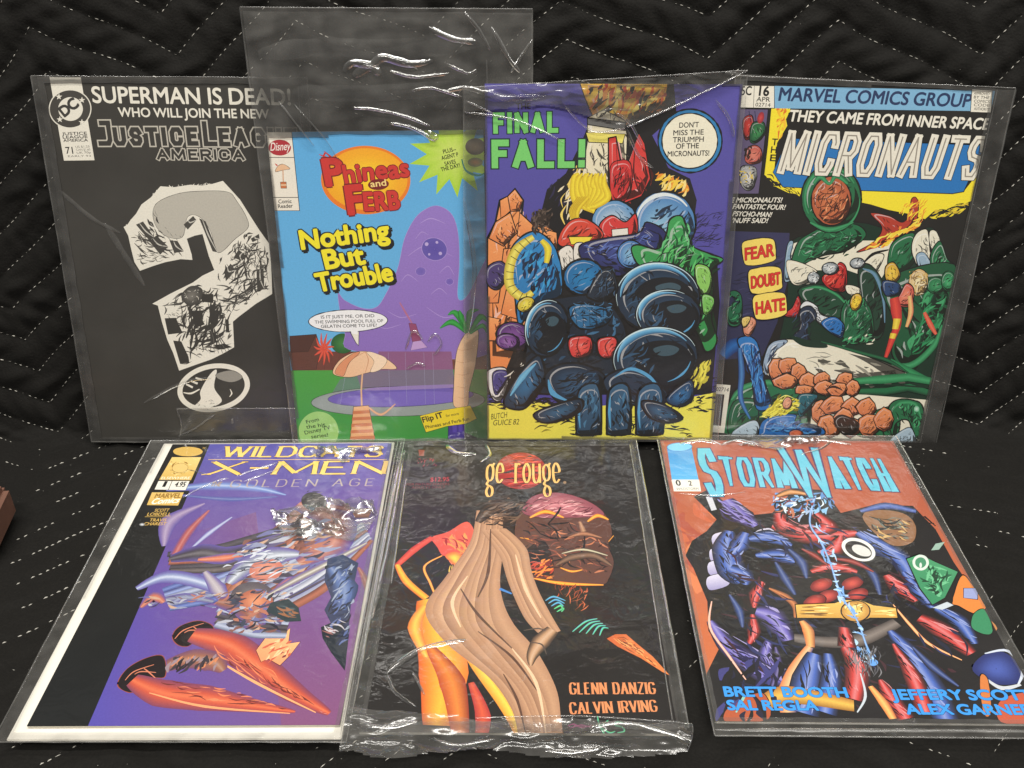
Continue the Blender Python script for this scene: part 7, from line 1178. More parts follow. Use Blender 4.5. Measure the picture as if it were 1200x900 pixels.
["R","artwork",[[122.0,188.6],[127.9,186.9],[133.8,185.1],[139.7,183.4],[145.8,182.1],[152.3,181.3],[158.8,180.5],[165.3,179.6]],[5.55,5.43,5.31,5.19,4.83,4.25,3.72,3.29],[421,422,423],1],
["R","artwork",[[123.3,183.5],[129.1,181.9],[134.8,180.3],[140.5,178.6],[146.4,177.7],[152.5,177.5],[158.6,177.2],[164.8,177.0]],[5.5,5.37,5.25,5.14,4.78,4.2,3.69,3.26],[424,425,426],1],
["R","artwork",[[20.3,207.1],[51.7,211.7],[82.2,208.5],[104.6,200.6]],[3.1,12.29,9.24,1.55],[433,434,435,436,435,437,433],1],
["R","artwork",[[30.9,201.2],[67.5,196.2],[99.1,198.8]],[1.53,6.1,1.53],[433,438,439,440,439,441,433],1],
["R","artwork",[[36.6,147.9],[33.3,173.7],[51.1,191.7]],[2.76,13.66,2.07],[433,442,443,444,443,445,433],1],
["R","artwork",[[46.1,139.7],[48.8,163.0],[56.0,184.3]],[6.74,8.08,2.03],[433,446,447,448,447,449,433],1],
["R","artwork",[[54.2,143.7],[62.3,160.4],[73.3,176.9]],[1.36,4.76,1.36],[433,450,451,452,451,453,433],1],
["R","artwork",[[44.6,135.7],[62.0,141.2],[81.4,139.4],[110.3,157.4]],[6.69,17.24,15.94,5.36],[433,454,455,456,455,457,433],1],
["R","artwork",[[62.1,134.7],[77.9,136.2],[89.6,139.3]],[3.34,9.3,4],[433,458,459,460,459,461,433],1],
["R","artwork",[[115.1,191.1],[142.4,172.8],[144.2,147.1],[126.3,131.1]],[10.3,26.13,24.71,8.83],[433,462,463,464,463,465,433],1],
["R","artwork",[[132.9,189.1],[150.9,184.4],[163.9,181.5]],[5.87,6.6,2.21],[433,466,467,468,467,469,433],1],
["B","artwork",[[134.3,190.4],[134.0,187.4],[132.9,185.0],[131.0,183.4],[128.6,182.6],[125.9,182.9],[123.1,184.2],[120.5,186.2],[118.4,189.0],[116.9,192.2],[116.2,195.4],[116.4,198.4],[117.5,200.9],[119.4,202.7],[121.8,203.4],[124.6,203.1],[127.5,201.8],[130.1,199.7],[132.2,196.8],[133.7,193.6]],470,471,1,0,[0,0],2],
["H","artwork",[[134.9,194.7],[135.0,190.9],[134.1,187.6],[132.4,185.0],[130.0,183.3],[127.0,182.8],[123.9,183.4],[120.9,185.1],[118.2,187.7],[116.2,191.1],[115.0,194.9],[114.8,198.6],[115.6,202.1],[117.3,204.8],[119.8,206.6],[122.8,207.2],[126.0,206.5],[129.1,204.7],[131.8,201.9],[133.8,198.5]],16,8.87,1.49,[472,473],20,30,107,0.4],
["H","artwork",[[76.7,147.6],[106.3,177.5],[146.9,172.7],[157.4,138.8],[120.3,108.1],[87.2,115.9]],120,17.55,4.1,[474,416,475,476,477,478,479,480],22,28,103,0.2],
["R","artwork",[[31.9,108.8],[46.9,119.2],[72.3,113.0],[86.8,101.1]],[3.82,11.38,10.13,2.55],[433,481,482,483,482,484,433],1],
["R","artwork",[[42.3,95.6],[62.6,101.2],[81.6,97.5]],[3.09,7.39,3.09],[433,485,412,486,412,487,433],1],
["R","artwork",[[69.4,123.7],[81.3,108.4],[92.0,92.4]],[3.26,10.36,3.26],[433,488,489,490,489,491,433],1],
["R","artwork",[[39.7,92.8],[44.6,101.4],[52.1,97.0]],[2.46,9.78,3.69],[433,492,493,494,493,495,433],1],
["H","artwork",[[34.3,101.4],[83.9,108.4],[90.5,92.4],[41.0,88.5]],40,8.73,1.88,[474,416,475,476,477,478,479,480],10,40,108,0.2],
["R","artwork",[[86.9,112.9],[94.9,128.2],[108.9,137.6],[124.9,139.1]],[6.33,17.56,18.8,6.33],[433,496,497,498,497,499,433],1],
["B","artwork",[[117.4,127.0],[117.8,123.8],[117.2,120.8],[115.7,118.1],[113.3,116.2],[110.4,115.0],[107.2,114.9],[104.0,115.7],[101.1,117.4],[98.8,119.9],[97.3,122.9],[96.8,126.0],[97.3,129.2],[98.8,131.9],[101.2,133.9],[104.2,135.1],[107.5,135.3],[110.8,134.4],[113.7,132.6],[116.0,130.1]],500,501,1,0,[0,0],2],
["H","artwork",[[120.5,132.3],[121.2,126.4],[119.9,120.6],[116.6,115.7],[111.9,112.0],[106.0,109.9],[99.7,109.5],[93.4,110.9],[87.7,114.0],[83.1,118.5],[80.2,123.9],[79.1,129.9],[80.2,135.8],[83.2,141.0],[88.0,145.0],[94.1,147.3],[100.8,147.7],[107.4,146.1],[113.3,142.8],[117.8,138.0]],70,11.75,1.98,[502,498,503,504],24,30,105,0.4],
["R","artwork",[[84.1,97.5],[103.2,92.3],[111.8,76.4]],[7.35,20.59,10.99],[433,505,506,507,506,508,433],1],
["B","artwork",[[117.6,100.8],[117.8,96.8],[116.7,93.3],[114.4,90.5],[111.1,88.7],[107.2,88.1],[103.0,88.7],[98.9,90.6],[95.3,93.4],[92.5,97.0],[90.9,101.0],[90.6,105.1],[91.6,108.8],[93.8,111.7],[97.2,113.6],[101.2,114.3],[105.6,113.6],[109.8,111.6],[113.4,108.6],[116.1,104.9]],509,510,1,0,[0,0],2],
["B","artwork",[[117.4,97.2],[117.5,94.1],[116.6,91.4],[114.9,89.2],[112.4,87.8],[109.4,87.4],[106.1,87.9],[103.0,89.3],[100.2,91.5],[98.1,94.3],[96.9,97.4],[96.7,100.5],[97.4,103.3],[99.2,105.6],[101.8,107.0],[104.8,107.5],[108.2,107.0],[111.4,105.5],[114.1,103.2],[116.2,100.4]],511,512,1,0,[0,0],2],
["R","artwork",[[117.7,108.2],[124.3,114.1],[130.3,115.6]],[3.75,9.95,5],[433,513,514,515,514,516,433],1],
["R","artwork",[[111.5,100.9],[129.0,117.1],[149.9,134.9],[166.7,150.2]],[2.47,7.37,7.37,2.47],[433,517,518,519,518,520,433],1],
["R","artwork",[[103.8,89.5],[126.9,100.8],[154.1,124.6]],[1.21,3.01,1.21],[433,521,522,523,522,524,433],1],
["H","artwork",[[78.7,108.4],[128.0,108.1],[128.0,69.6],[90.7,71.8]],110,10.02,2.52,[474,416,475,476,477,478,479,480,525,526],15,60,104,0.3],
["P","artwork",[[126.1,99.3],[133.6,92.1],[137.2,81.0],[128.3,80.4],[114.9,89.4],[116.5,96.5]],527,0,0,0,90,2],
["H","artwork",[[114.8,97.2],[134.6,92.1],[135.7,81.0],[125.7,81.1]],14,10.93,1.84,[528,529],-30,20,109,0.2],
["P","artwork",[[143.9,134.9],[153.0,138.9],[163.9,130.8],[163.8,100.5],[168.2,45.8],[158.2,58.4],[151.4,70.1],[152.8,74.1],[156.4,76.1],[149.2,89.9],[151.5,100.6],[145.0,115.5]],530,0,0,0,90,2],
["R","artwork",[[147.3,127.0],[158.7,107.9],[159.3,89.8]],[6.46,16.66,6.46],[530,531,532,533,532,534,530],1],
["P","artwork",[[149.5,76.1],[156.6,80.8],[166.3,76.0],[168.1,43.3],[158.5,56.5],[151.9,67.5]],535,0,0,0,90,2],
["H","artwork",[[142.4,130.9],[162.8,130.8],[168.6,53.2],[155.5,66.1]],60,11.68,1.96,[536,537,502,538],60,30,106,0.3],
["H","artwork",[[149.5,76.1],[163.6,87.7],[164.3,72.7],[153.1,66.2]],14,11.52,1.16,[539,540],-25,12,110,0.2],
["R","artwork",[[164.4,126.8],[170.1,115.3],[174.1,100.4]],[1.94,5.16,1.94],[541,542,543,544,543,545,541],1],
["P","issue_panel",[[33.3,252.8],[33.3,250.8],[32.2,249.1],[30.1,247.8],[27.3,246.9],[24.0,246.7],[20.5,247.0],[17.2,247.9],[14.3,249.3],[12.3,251.0],[11.2,253.0],[11.1,254.9],[12.2,256.7],[14.2,258.0],[17.1,258.9],[20.4,259.2],[24.0,258.8],[27.3,257.9],[30.2,256.5],[32.2,254.7]],546,1,0.46,0,90,2],
["T","issue_panel","TM",[31.6,255.8],[33.7,255.7],2.5,[[0,546]],0,"b",0,0],
["P","issue_panel",[[12.7,245.9],[34.0,245.7],[34.3,218.0],[11.6,218.7]],546,0,0,547,90,2],
["H","issue_panel",[[11.2,240.7],[30.0,240.5],[30.1,222.2],[15.1,222.3]],30,6.77,1.13,[548,549],20,60,111,0.7],
["P","issue_panel",[[27.9,233.4],[28.2,231.6],[28.0,229.9],[27.2,228.5],[25.9,227.5],[24.4,226.9],[22.6,227.0],[20.8,227.6],[19.2,228.6],[17.8,230.1],[17.0,231.8],[16.6,233.6],[16.8,235.3],[17.6,236.7],[18.9,237.7],[20.5,238.3],[22.3,238.2],[24.1,237.6],[25.7,236.5],[27.0,235.1]],550,1,0.45,0,90,548],
["T","issue_panel","ELSEWHERE",[12.7,219.3],[33.0,219.1],2.88,[[0.02,551]],0,"b",0,0],
["P","issue_panel",[[11.6,217.4],[33.8,217.2],[33.9,206.4],[11.8,207.4]],552,0,0.33,0,90,2],
["R","issue_panel",[[21.3,217.3],[21.7,207.1]],[0.43,0.43],[2],0],
["T","issue_panel","1",[16.4,210.6],[18.3,210.6],6.23,[[0.03,2]],0,"b",0,0],
["T","issue_panel","4.95",[24.6,210.5],[31.8,210.4],5.64,[[0.03,2]],0,"b",0,0],
["P","issue_panel",[[11.2,204.2],[33.3,204.0],[33.6,189.5],[12.1,190.2]],546,0,0,553,90,2],
["T","issue_panel","MARVEL",[14.8,197.9],[32.5,198.0],4.94,[[0.04,548]],0,"b",0,0],
["T","issue_panel","Comics",[14.3,191.2],[32.4,192.6],5.95,[[0.04,554]],0.25,"b",0,0],
["T","issue_panel","SCOTT",[19.4,183.1],[28.9,183.0],3.16,[[0.02,546]],0,"b",0,0],
["T","issue_panel","LOBDELL",[15.7,178.9],[31.4,178.8],3.13,[[0.02,546]],0,"b",0,0],
["T","issue_panel","TRAVIS",[19.2,172.8],[30.2,172.7],3.08,[[0.02,546]],0,"b",0,0],
["T","issue_panel","CHAREST",[16.7,168.9],[31.3,168.8],3.06,[[0.02,546]],0,"b",0,0],
["R","issue_panel",[[14.8,177.7],[32.1,177.5]],[0.4,0.4],[546],0],
["B","issue_panel",[[17.4,169.6],[17.5,169.2],[17.3,168.8],[17.0,168.5],[16.6,168.3],[16.0,168.2],[15.4,168.3],[14.8,168.5],[14.3,168.8],[13.9,169.2],[13.7,169.7],[13.6,170.1],[13.7,170.5],[14.1,170.8],[14.5,171.0],[15.1,171.1],[15.7,171.0],[16.3,170.8],[16.8,170.5],[17.2,170.1]],555,556,1,0,[0,0],2],
["T","title_lettering","WILDCATS",[47.6,245.8],[164.9,245.0],13.52,[[0.27,557],[0.21,558]],0.06,"e",0,0],
["P","title_lettering",[[118.1,246.4],[118.1,246.0],[118.1,245.7],[117.9,245.4],[117.7,245.2],[117.5,245.2],[117.2,245.3],[116.9,245.4],[116.7,245.7],[116.5,246.0],[116.4,246.4],[116.4,246.7],[116.5,247.1],[116.6,247.3],[116.8,247.5],[117.1,247.5],[117.3,247.5],[117.6,247.3],[117.8,247.0],[118.0,246.7]],558,1,0,0,90,2],
["P","title_lettering",[[132.5,246.2],[132.5,245.9],[132.4,245.5],[132.3,245.3],[132.1,245.1],[131.8,245.1],[131.6,245.1],[131.3,245.3],[131.1,245.5],[130.9,245.9],[130.8,246.2],[130.8,246.6],[130.8,246.9],[131.0,247.2],[131.2,247.3],[131.5,247.4],[131.7,247.3],[132.0,247.2],[132.2,246.9],[132.4,246.6]],558,1,0,0,90,2],
["P","title_lettering",[[145.2,246.1],[145.2,245.7],[145.1,245.4],[144.9,245.2],[144.7,245.0],[144.5,244.9],[144.2,245.0],[143.9,245.2],[143.7,245.4],[143.5,245.8],[143.5,246.1],[143.4,246.5],[143.5,246.8],[143.7,247.1],[143.9,247.2],[144.1,247.3],[144.4,247.2],[144.7,247.1],[144.9,246.8],[145.1,246.5]],558,1,0,0,90,2],
["R","title_lettering",[[39.9,242.7],[169.4,241.5]],[0.54,0.54],[558],0],
["T","title_lettering","X-MEN",[42.8,224.2],[169.6,224.2],15.84,[[0.26,557],[0.2,558]],0.06,"e",0.04,0],
["R","title_lettering",[[39.8,224.3],[47.3,226.2],[56.0,231.7]],[0.66,1.53,0.66],[558],1],
["T","title_lettering","THE",[49.7,210.8],[56.6,210.8],5.04,[[0.02,559]],0.1,"b",0,0],
["T","title_lettering","GOLDEN AGE",[63.1,209.6],[163.3,210.4],8.37,[[0.12,560]],0.06,"e",0.32,0],
 ],
 'rouge': [
["P","artwork",[[-6.9,265.3],[168.3,265.6],[165.9,-5.3],[-5.8,-6.4]],561,0,0,562,90,2],
["H","artwork",[[65.3,217.8],[132.7,218.0],[140.7,174.0],[71.5,190.8]],40,28.3,5.4,[563,564,565],10,40,121,0.5],
["P","artwork",[[78.8,161.5],[83.7,184.4],[90.5,196.4],[104.3,201.5],[117.9,198.6],[132.3,188.8],[140.7,174.0],[142.6,157.7],[139.3,145.9],[141.6,130.8],[137.8,116.3],[132.4,109.6],[114.3,110.9],[97.3,115.1],[84.5,117.9],[82.5,138.1]],566,1,0.49,0,90,2],
["B","artwork",[[83.7,180.1],[90.5,196.4],[104.2,201.1],[117.9,198.4],[132.3,188.4],[138.2,176.1],[116.9,173.9],[95.7,173.9]],567,568,1,0.34,[0,0],2],
["H","artwork",[[85.0,184.4],[98.7,198.6],[131.0,188.8],[136.9,176.1],[90.3,173.8]],70,13.42,1.19,[569,570,571],15,25,122,0.5],
["R","artwork",[[89.0,173.8],[99.7,180.2],[111.6,173.9]],[1.29,4.31,1.29],[572,573,574],1],
["R","artwork",[[127.2,169.8],[134.2,176.1],[141.2,171.9]],[1.19,3.94,1.19],[572,573,574],1],
["R","artwork",[[82.5,153.5],[92.8,149.7],[102.7,136.3]],[0.57,1.91,0.57],[572,573,574],1],
["R","artwork",[[88.8,116.1],[108.2,110.9],[133.6,109.6]],[0.97,3.24,0.97],[572,573,574],1],
["R","artwork",[[107.4,125.2],[114.7,121.6],[122.2,123.4]],[0.63,2.1,0.63],[572,573,574],1],
["R","artwork",[[139.6,149.8],[143.3,155.7]],[0.57,1.9,0.57],[572,573,574],1],
["B","artwork",[[90.2,145.8],[97.9,149.7],[102.7,136.3],[102.3,117.9],[88.8,119.7],[83.8,134.3]],575,576,1,0.47,[0,0],2],
["H","artwork",[[79.8,169.7],[116.7,169.8],[141.5,149.8],[137.8,116.3],[104.9,123.4],[85.1,136.2]],120,9.81,1.65,[577,578,579,580,581],-10,60,123,0.6],
["K","artwork",[[83.7,180.1],[131.0,188.8],[142.4,161.7],[139.0,116.3],[104.7,116.2],[85.1,138.1]],18.23,1.34,582,124],
["R","artwork",[[113.5,153.7],[124.0,157.7],[135.4,153.7]],[0.96,5.4,0.96],[583,584,580],1],
["R","artwork",[[122.0,169.8],[124.1,159.7]],[2.3,4.27],[585,586,587],1],
["R","artwork",[[105.0,127.0],[115.3,134.5],[129.2,136.4],[139.8,127.1]],[1.21,6.61,6.61,1.51],[253,588,589],1],
["R","artwork",[[109.1,138.2],[123.2,142.0],[138.0,136.4]],[0.93,2.78,0.93],[590,591,590],1],
["H","artwork",[[85.1,128.8],[102.7,134.4],[105.9,114.4],[87.5,116.1]],50,10.52,1.82,[592,593,594],30,40,125,0.5],
["H","artwork",[[102.2,112.6],[126.4,111.0],[121.0,98.9],[104.2,98.8]],20,10.17,0.73,[595,596],80,30,126,0.5],
["P","artwork",[[25.0,153.4],[35.5,159.4],[47.4,169.6],[54.1,153.5],[54.9,126.8],[52.2,110.7],[45.1,107.1],[46.7,123.1],[39.8,134.2],[33.3,136.0],[29.6,143.6]],597,1,0.48,598,60,2],
["H","artwork",[[30.8,153.4],[48.5,161.4],[53.9,126.8],[46.1,110.6]],44,14.23,2.24,[599,600,601],-60,25,127,0.5],
["B","artwork",[[35.2,136.0],[40.7,139.8],[46.0,136.1],[45.3,124.9],[38.7,130.4]],602,603,1,0,[0,0],2],
["R","artwork",[[25.6,153.4],[15.1,141.7],[5.6,126.6]],[4.15,5.42,3.51],[604,605,606],1],
["R","artwork",[[5.4,127.5],[13.0,112.3],[26.5,97.6]],[3.03,4.85,4.55],[607,608,609],1],
["R","artwork",[[33.3,136.0],[22.9,125.8],[27.9,110.6],[31.7,100.2]],[0.93,1.54,1.54,1.23],[610,611,610],1],
["R","artwork",[[45.1,107.1],[37.1,100.2],[28.1,93.4]],[1.45,2.03,1.16],[612],1],
["R","artwork",[[39.0,126.7],[38.7,121.3],[40.9,115.9]],[0.3,0.76,0.3],[613],1],
["R","artwork",[[40.2,126.8],[40.2,121.3],[41.9,115.9]],[0.3,0.76,0.3],[613],1],
["R","artwork",[[41.5,126.8],[41.7,121.3],[42.9,115.9]],[0.3,0.76,0.3],[613],1],
["R","artwork",[[42.7,126.8],[43.2,121.3],[43.9,115.9]],[0.3,0.76,0.3],[613],1],
["R","artwork",[[26.8,97.0],[34.9,70.7],[41.1,38.9],[40.0,4.5]],[12.07,25.05,27.38,14.45],[614,615,616],1],
["R","artwork",[[26.2,91.3],[21.8,74.0],[30.7,51.2]],[4.8,8.37,3.6],[617,618,617],1],
["R","artwork",[[36.9,98.5],[57.5,51.3],[77.1,15.8],[84.3,-5.8]],[6.08,9.7,8.49,3.66],[619,620,621],1],
["R","artwork",[[56.4,33.0],[63.8,10.1],[61.9,-11.1]],[3.14,8.34,5.23],[622,623,622],1],
["R","artwork",[[32.6,57.5],[46.2,32.9],[52.7,-0.7]],[5.55,14.31,8.85],[624,625,626],1],
["R","artwork",[[54.9,181.3],[52.4,148.4],[40.1,115.0],[32.1,88.6],[46.1,64.5],[69.8,38.9],[81.8,15.5],[85.4,-4.8]],[3.44,4.3,7.12,11,11.64,8.6,6.12,5.4],[627,628,629],1],
["R","artwork",[[56.5,180.7],[54.3,147.6],[43.1,114.1],[36.6,87.4],[50.7,63.3],[73.0,37.8],[83.9,14.8],[87.3,-4.8]],[3.44,4.3,7.12,10.99,11.63,8.59,6.11,5.4],[630,631,632],1],
["R","artwork",[[58.6,180.0],[56.8,146.5],[47.1,112.8],[42.6,85.8],[56.8,61.7],[77.1,36.3],[86.8,14.0],[89.8,-4.7]],[3.44,4.29,7.1,10.98,11.61,8.58,6.11,5.39],[633,634,635],1],
["R","artwork",[[60.3,179.5],[58.8,145.6],[50.4,111.8],[47.6,84.5],[61.8,60.3],[80.6,35.1],[89.2,13.4],[91.9,-4.7]],[3.43,4.29,7.1,10.96,11.6,8.57,6.1,5.38],[629,636,637],1],
["R","artwork",[[62.1,178.9],[60.9,144.7],[53.8,110.8],[52.6,83.1],[66.9,58.9],[84.2,33.8],[91.7,12.7],[94.1,-4.7]],[3.43,4.28,7.09,10.95,11.58,8.56,6.09,5.38],[627,628,629],1],
["R","artwork",[[63.8,178.3],[63.0,143.8],[57.1,109.7],[57.6,81.8],[72.0,57.6],[87.6,32.6],[94.1,12.0],[96.2,-4.7]],[3.42,4.28,7.08,10.94,11.57,8.55,6.08,5.37],[630,631,632],1],
["R","artwork",[[65.6,177.7],[65.0,142.9],[60.4,108.7],[62.5,80.5],[76.9,56.3],[91.0,31.4],[96.4,11.4],[98.3,-4.7]],[3.42,4.27,7.07,10.92,11.55,8.54,6.08,5.36],[633,634,635],1],
["R","artwork",[[67.6,177.0],[67.4,141.8],[64.2,107.5],[68.1,79.0],[82.6,54.7],[95.0,30.0],[99.2,10.6],[100.7,-4.7]],[3.41,4.26,7.06,10.91,11.54,8.53,6.07,5.36],[629,636,637],1],
["R","artwork",[[69.2,176.5],[69.3,141.0],[67.2,106.6],[72.7,77.8],[87.2,53.5],[98.2,28.9],[101.4,10.0],[102.7,-4.7]],[3.41,4.26,7.05,10.89,11.53,8.52,6.06,5.35],[627,628,629],1],
["R","artwork",[[59.6,160.5],[67.0,147.4],[73.4,133.2],[77.2,115.4],[82.0,98.4],[87.8,82.3],[93.3,73.1],[98.6,66.2]],[5,5.39,5.67,5.23,5.01,5.01,4.38,3.53],[627,628,629],1],
["R","artwork",[[62.4,160.8],[69.9,148.5],[76.3,134.9],[79.7,117.0],[84.4,100.0],[90.1,83.7],[95.3,74.4],[100.1,67.3]],[5,5.39,5.67,5.23,5.02,5.02,4.38,3.53],[630,631,632],1],
["R","artwork",[[64.7,161.2],[72.3,149.5],[78.6,136.3],[81.9,118.3],[86.4,101.3],[92.1,85.0],[96.9,75.5],[101.5,68.3]],[5,5.4,5.67,5.23,5.02,5.02,4.38,3.53],[633,634,635],1],
["R","artwork",[[67.6,161.5],[75.2,150.7],[81.6,138.1],[84.5,120.0],[88.8,102.8],[94.5,86.5],[99.0,76.8],[103.0,69.4]],[5,5.4,5.68,5.24,5.02,5.02,4.38,3.54],[629,636,637],1],
["R","artwork",[[70.6,161.9],[78.3,151.9],[84.6,139.9],[87.2,121.7],[91.3,104.5],[97.0,88.0],[101.1,78.2],[104.7,70.6]],[5.01,5.4,5.68,5.24,5.03,5.03,4.39,3.54],[627,628,629],1],
["R","artwork",[[46.7,105.9],[58.0,84.4],[78.4,57.8]],[0.62,1.86,0.62],[638],1],
["R","artwork",[[63.2,162.0],[62.9,121.1],[57.4,98.6]],[0.7,2.09,0.7],[638],1],
["R","artwork",[[73.9,39.1],[81.5,21.5],[86.1,-0.5]],[0.53,1.59,0.53],[638],1],
["R","artwork",[[58.6,70.8],[78.5,51.4],[92.5,27.3]],[0.57,1.72,0.57],[638],1],
["R","artwork",[[50.3,117.2],[42.3,94.9],[48.5,74.1]],[0.64,2.22,0.64],[639],1],
["R","artwork",[[78.4,57.8],[91.7,33.2],[96.6,-0.5]],[0.56,1.94,0.56],[639],1],
["R","artwork",[[79.7,137.0],[86.1,106.1],[95.1,81.8]],[0.66,2.31,0.66],[639],1],
["R","artwork",[[101.9,72.3],[94.9,63.0],[89.9,52.7],[88.9,45.2]],[7.99,11.38,6.85,1.72],[563,640,641,642,641,643,563],1],
["R","artwork",[[54.5,169.0],[65.4,185.2],[85.0,189.0]],[4.22,13.97,4.22],[644,645,646,647,646,648,644],1],
["H","artwork",[[49.1,188.9],[71.0,196.5],[92.0,189.0],[77.2,160.4],[57.4,166.4]],70,13.08,1.83,[114,649,650],20,40,128,0.4],
["R","artwork",[[98.0,95.9],[102.9,99.3],[109.9,96.0]],[0.57,1.69,0.57],[651,652,653],1],
["R","artwork",[[99.7,93.6],[104.3,96.8],[109.3,93.6]],[0.56,1.68,0.56],[651,652,653],1],
["R","artwork",[[101.3,91.3],[105.6,94.3],[108.6,91.3]],[0.56,1.68,0.56],[651,652,653],1],
["R","artwork",[[102.9,89.0],[107.0,91.8],[107.9,89.0]],[0.56,1.67,0.56],[654,655,654],1],
["R","artwork",[[104.5,86.7],[108.3,89.3],[107.3,86.7]],[0.55,1.66,0.55],[654,655,654],1],
["R","artwork",[[113.1,70.9],[120.9,78.8],[128.0,81.3]],[0.53,1.34,0.53],[656,657,341],1],
["R","artwork",[[116.9,70.2],[123.4,77.6],[129.5,79.4]],[0.53,1.33,0.53],[656,657,341],1],
["R","artwork",[[120.8,69.4],[125.9,76.3],[131.0,77.5]],[0.53,1.33,0.53],[656,657,341],1],
["R","artwork",[[124.6,68.7],[128.3,75.1],[132.5,75.6]],[0.53,1.33,0.53],[656,657,341],1],
["R","artwork",[[128.5,67.9],[130.8,73.8],[134.0,73.7]],[0.53,1.33,0.53],[656,657,341],1],
["R","artwork",[[70.4,106.0],[77.7,101.7]],[2.02,1.16],[658],1],
["R","artwork",[[85.0,71.6],[93.0,73.2],[97.6,71.6]],[0.54,1.2,0.54],[659],1],
["R","artwork",[[88.4,62.3],[95.2,60.9],[97.8,53.4]],[0.52,1.05,0.52],[660],1],
["P","artwork",[[132.2,65.6],[137.5,69.0],[143.8,69.1],[149.4,61.9],[157.3,52.2],[165.1,38.5],[161.5,40.7],[150.5,50.7],[137.9,59.6]],661,0,0.26,662,0,2],
["H","artwork",[[133.9,66.4],[144.3,68.0],[160.6,42.2],[148.6,53.7]],50,7.88,0.66,[663,664],-38,16,129,0.2],
["H","artwork",[[107.9,106.2],[124.8,106.2],[123.7,86.1],[114.4,87.7]],16,10.03,0.72,[665,666],60,40,130,0.6],
["R","signature",[[107.9,4.4],[110.9,5.7],[114.9,3.8],[120.7,5.1]],[0.46,1.02,1.02,0.46],[667],1],
["R","signature",[[108.7,3.1],[115.0,5.2],[120.0,3.5]],[0.34,0.68,0.34],[668],1],
["R","signature",[[123.6,10.9],[124.4,4.5],[126.9,-1.1]],[0.58,1.04,0.58],[669,670,671],1],
["R","signature",[[129.1,8.3],[124.7,4.5]],[0.58,1.04,0.58],[669,670,671],1],
["R","signature",[[124.4,4.2],[129.1,0.5],[132.2,1.4]],[0.57,1.02,0.57],[669,670,671],1],
["R","signature",[[136.8,6.8],[133.7,7.3],[132.5,5.2],[136.0,3.9],[136.8,1.4],[133.2,0.5]],[0.57,1.03,0.57],[669,670,671],1],
["B","title_lettering",[[101.0,226.2],[100.3,220.5],[98.4,215.4],[95.5,211.0],[91.8,207.6],[87.5,205.5],[82.9,204.8],[78.4,205.5],[74.1,207.6],[70.3,210.9],[67.4,215.3],[65.5,220.5],[64.7,226.1],[65.2,231.8],[66.9,237.2],[69.7,241.9],[73.5,245.5],[78.0,247.8],[82.8,248.6],[87.6,247.8],[92.1,245.5],[95.9,241.9],[98.7,237.2],[100.5,231.9]],672,245,1,0,[0,0],2],
["H","title_lettering",[[101.3,226.2],[100.3,219.5],[97.6,213.5],[93.5,208.8],[88.5,205.8],[82.9,204.8],[77.4,205.8],[72.3,208.8],[68.2,213.4],[65.5,219.4],[64.4,226.1],[65.2,232.9],[67.7,239.1],[71.7,244.2],[76.9,247.5],[82.8,248.6],[88.6,247.5],[93.9,244.2],[98.0,239.2],[100.5,233.0]],60,16.3,1.65,[673,674,675],8,20,131,0.3],
["T","title_lettering","ge rouge",[57.8,211.8],[110.9,211.9],36.01,[[0.07,676],[0.05,677]],0,"r",-0.14,0],
["P","title_lettering",[[114.7,212.6],[114.6,212.1],[114.4,211.7],[114.2,211.3],[113.9,211.1],[113.5,211.0],[113.2,211.1],[112.9,211.3],[112.6,211.7],[112.5,212.1],[112.5,212.6],[112.5,213.1],[112.7,213.6],[113.0,213.9],[113.3,214.2],[113.6,214.2],[114.0,214.2],[114.3,213.9],[114.5,213.6],[114.6,213.1]],678,1,0,0,90,2],
["T","price_lettering","$12.95",[19.3,213.5],[32.4,214.0],4.66,[[0.02,679]],0,"b",0,0],
["T","price_lettering","FOR MATURE READERS",[3.0,208.9],[32.9,209.4],2.53,[[0,680]],0,"b",0,0],
["T","price_lettering","ADULTS ONLY",[6.8,205.3],[30.4,205.8],2.51,[[0,681]],0,"b",0,0],
["H","price_lettering",[[6.8,241.7],[21.3,241.7],[22.2,230.8],[8.6,230.7]],26,4.54,0.76,[682,683],80,20,132,0.2],
["P","price_lettering",[[7.3,252.2],[11.8,251.7],[12.1,244.2],[8.6,244.2]],684,0,0,0,90,2],
["T","name_lettering","GLENN DANZIG",[109.6,25.3],[155.9,25.8],7.93,[[0.2,685],[0.15,686]],0,"e",-0.08,0],
["T","name_lettering 2","CALVIN IRVING",[109.3,12.1],[155.5,14.1],7.59,[[0.2,685],[0.15,686]],0,"e",-0.08,0],
 ],
 'storm': [
["P","artwork",[[-4.1,269.0],[185.1,270.2],[170.9,-16.5],[-6.8,-18.4]],687,0,0,688,80,2],
["H","artwork",[[-6.7,192.4],[30.9,189.0],[8.7,87.9],[-6.8,87.8]],40,25.36,8.57,[689,690,691],-70,30,141,0.4],
["P","artwork",[[1.6,128.6],[7.7,142.8],[18.7,152.7],[27.0,164.5],[15.3,188.9],[27.9,198.2],[42.7,168.0],[65.2,171.6],[86.6,198.6],[106.5,196.9],[111.0,172.0],[135.3,180.9],[161.4,180.1],[168.1,155.6],[168.2,124.0],[170.4,100.6],[173.2,73.4],[175.1,53.1],[182.0,29.5],[166.6,-5.1],[-4.1,-6.9],[0.2,32.3],[10.5,51.5],[6.0,64.0],[9.1,87.9],[5.0,116.5]],104,0,0,0,90,2],
["P","artwork",[[22.1,149.1],[35.9,152.5],[34.8,141.5],[21.4,136.3]],692,1,0.79,693,100,2],
["P","artwork",[[18.2,134.7],[31.6,137.9],[30.6,127.3],[17.5,122.3]],692,1,0.77,693,100,2],
["P","artwork",[[15.2,122.3],[28.4,125.5],[27.5,115.2],[14.6,110.4]],692,1,0.75,693,100,2],
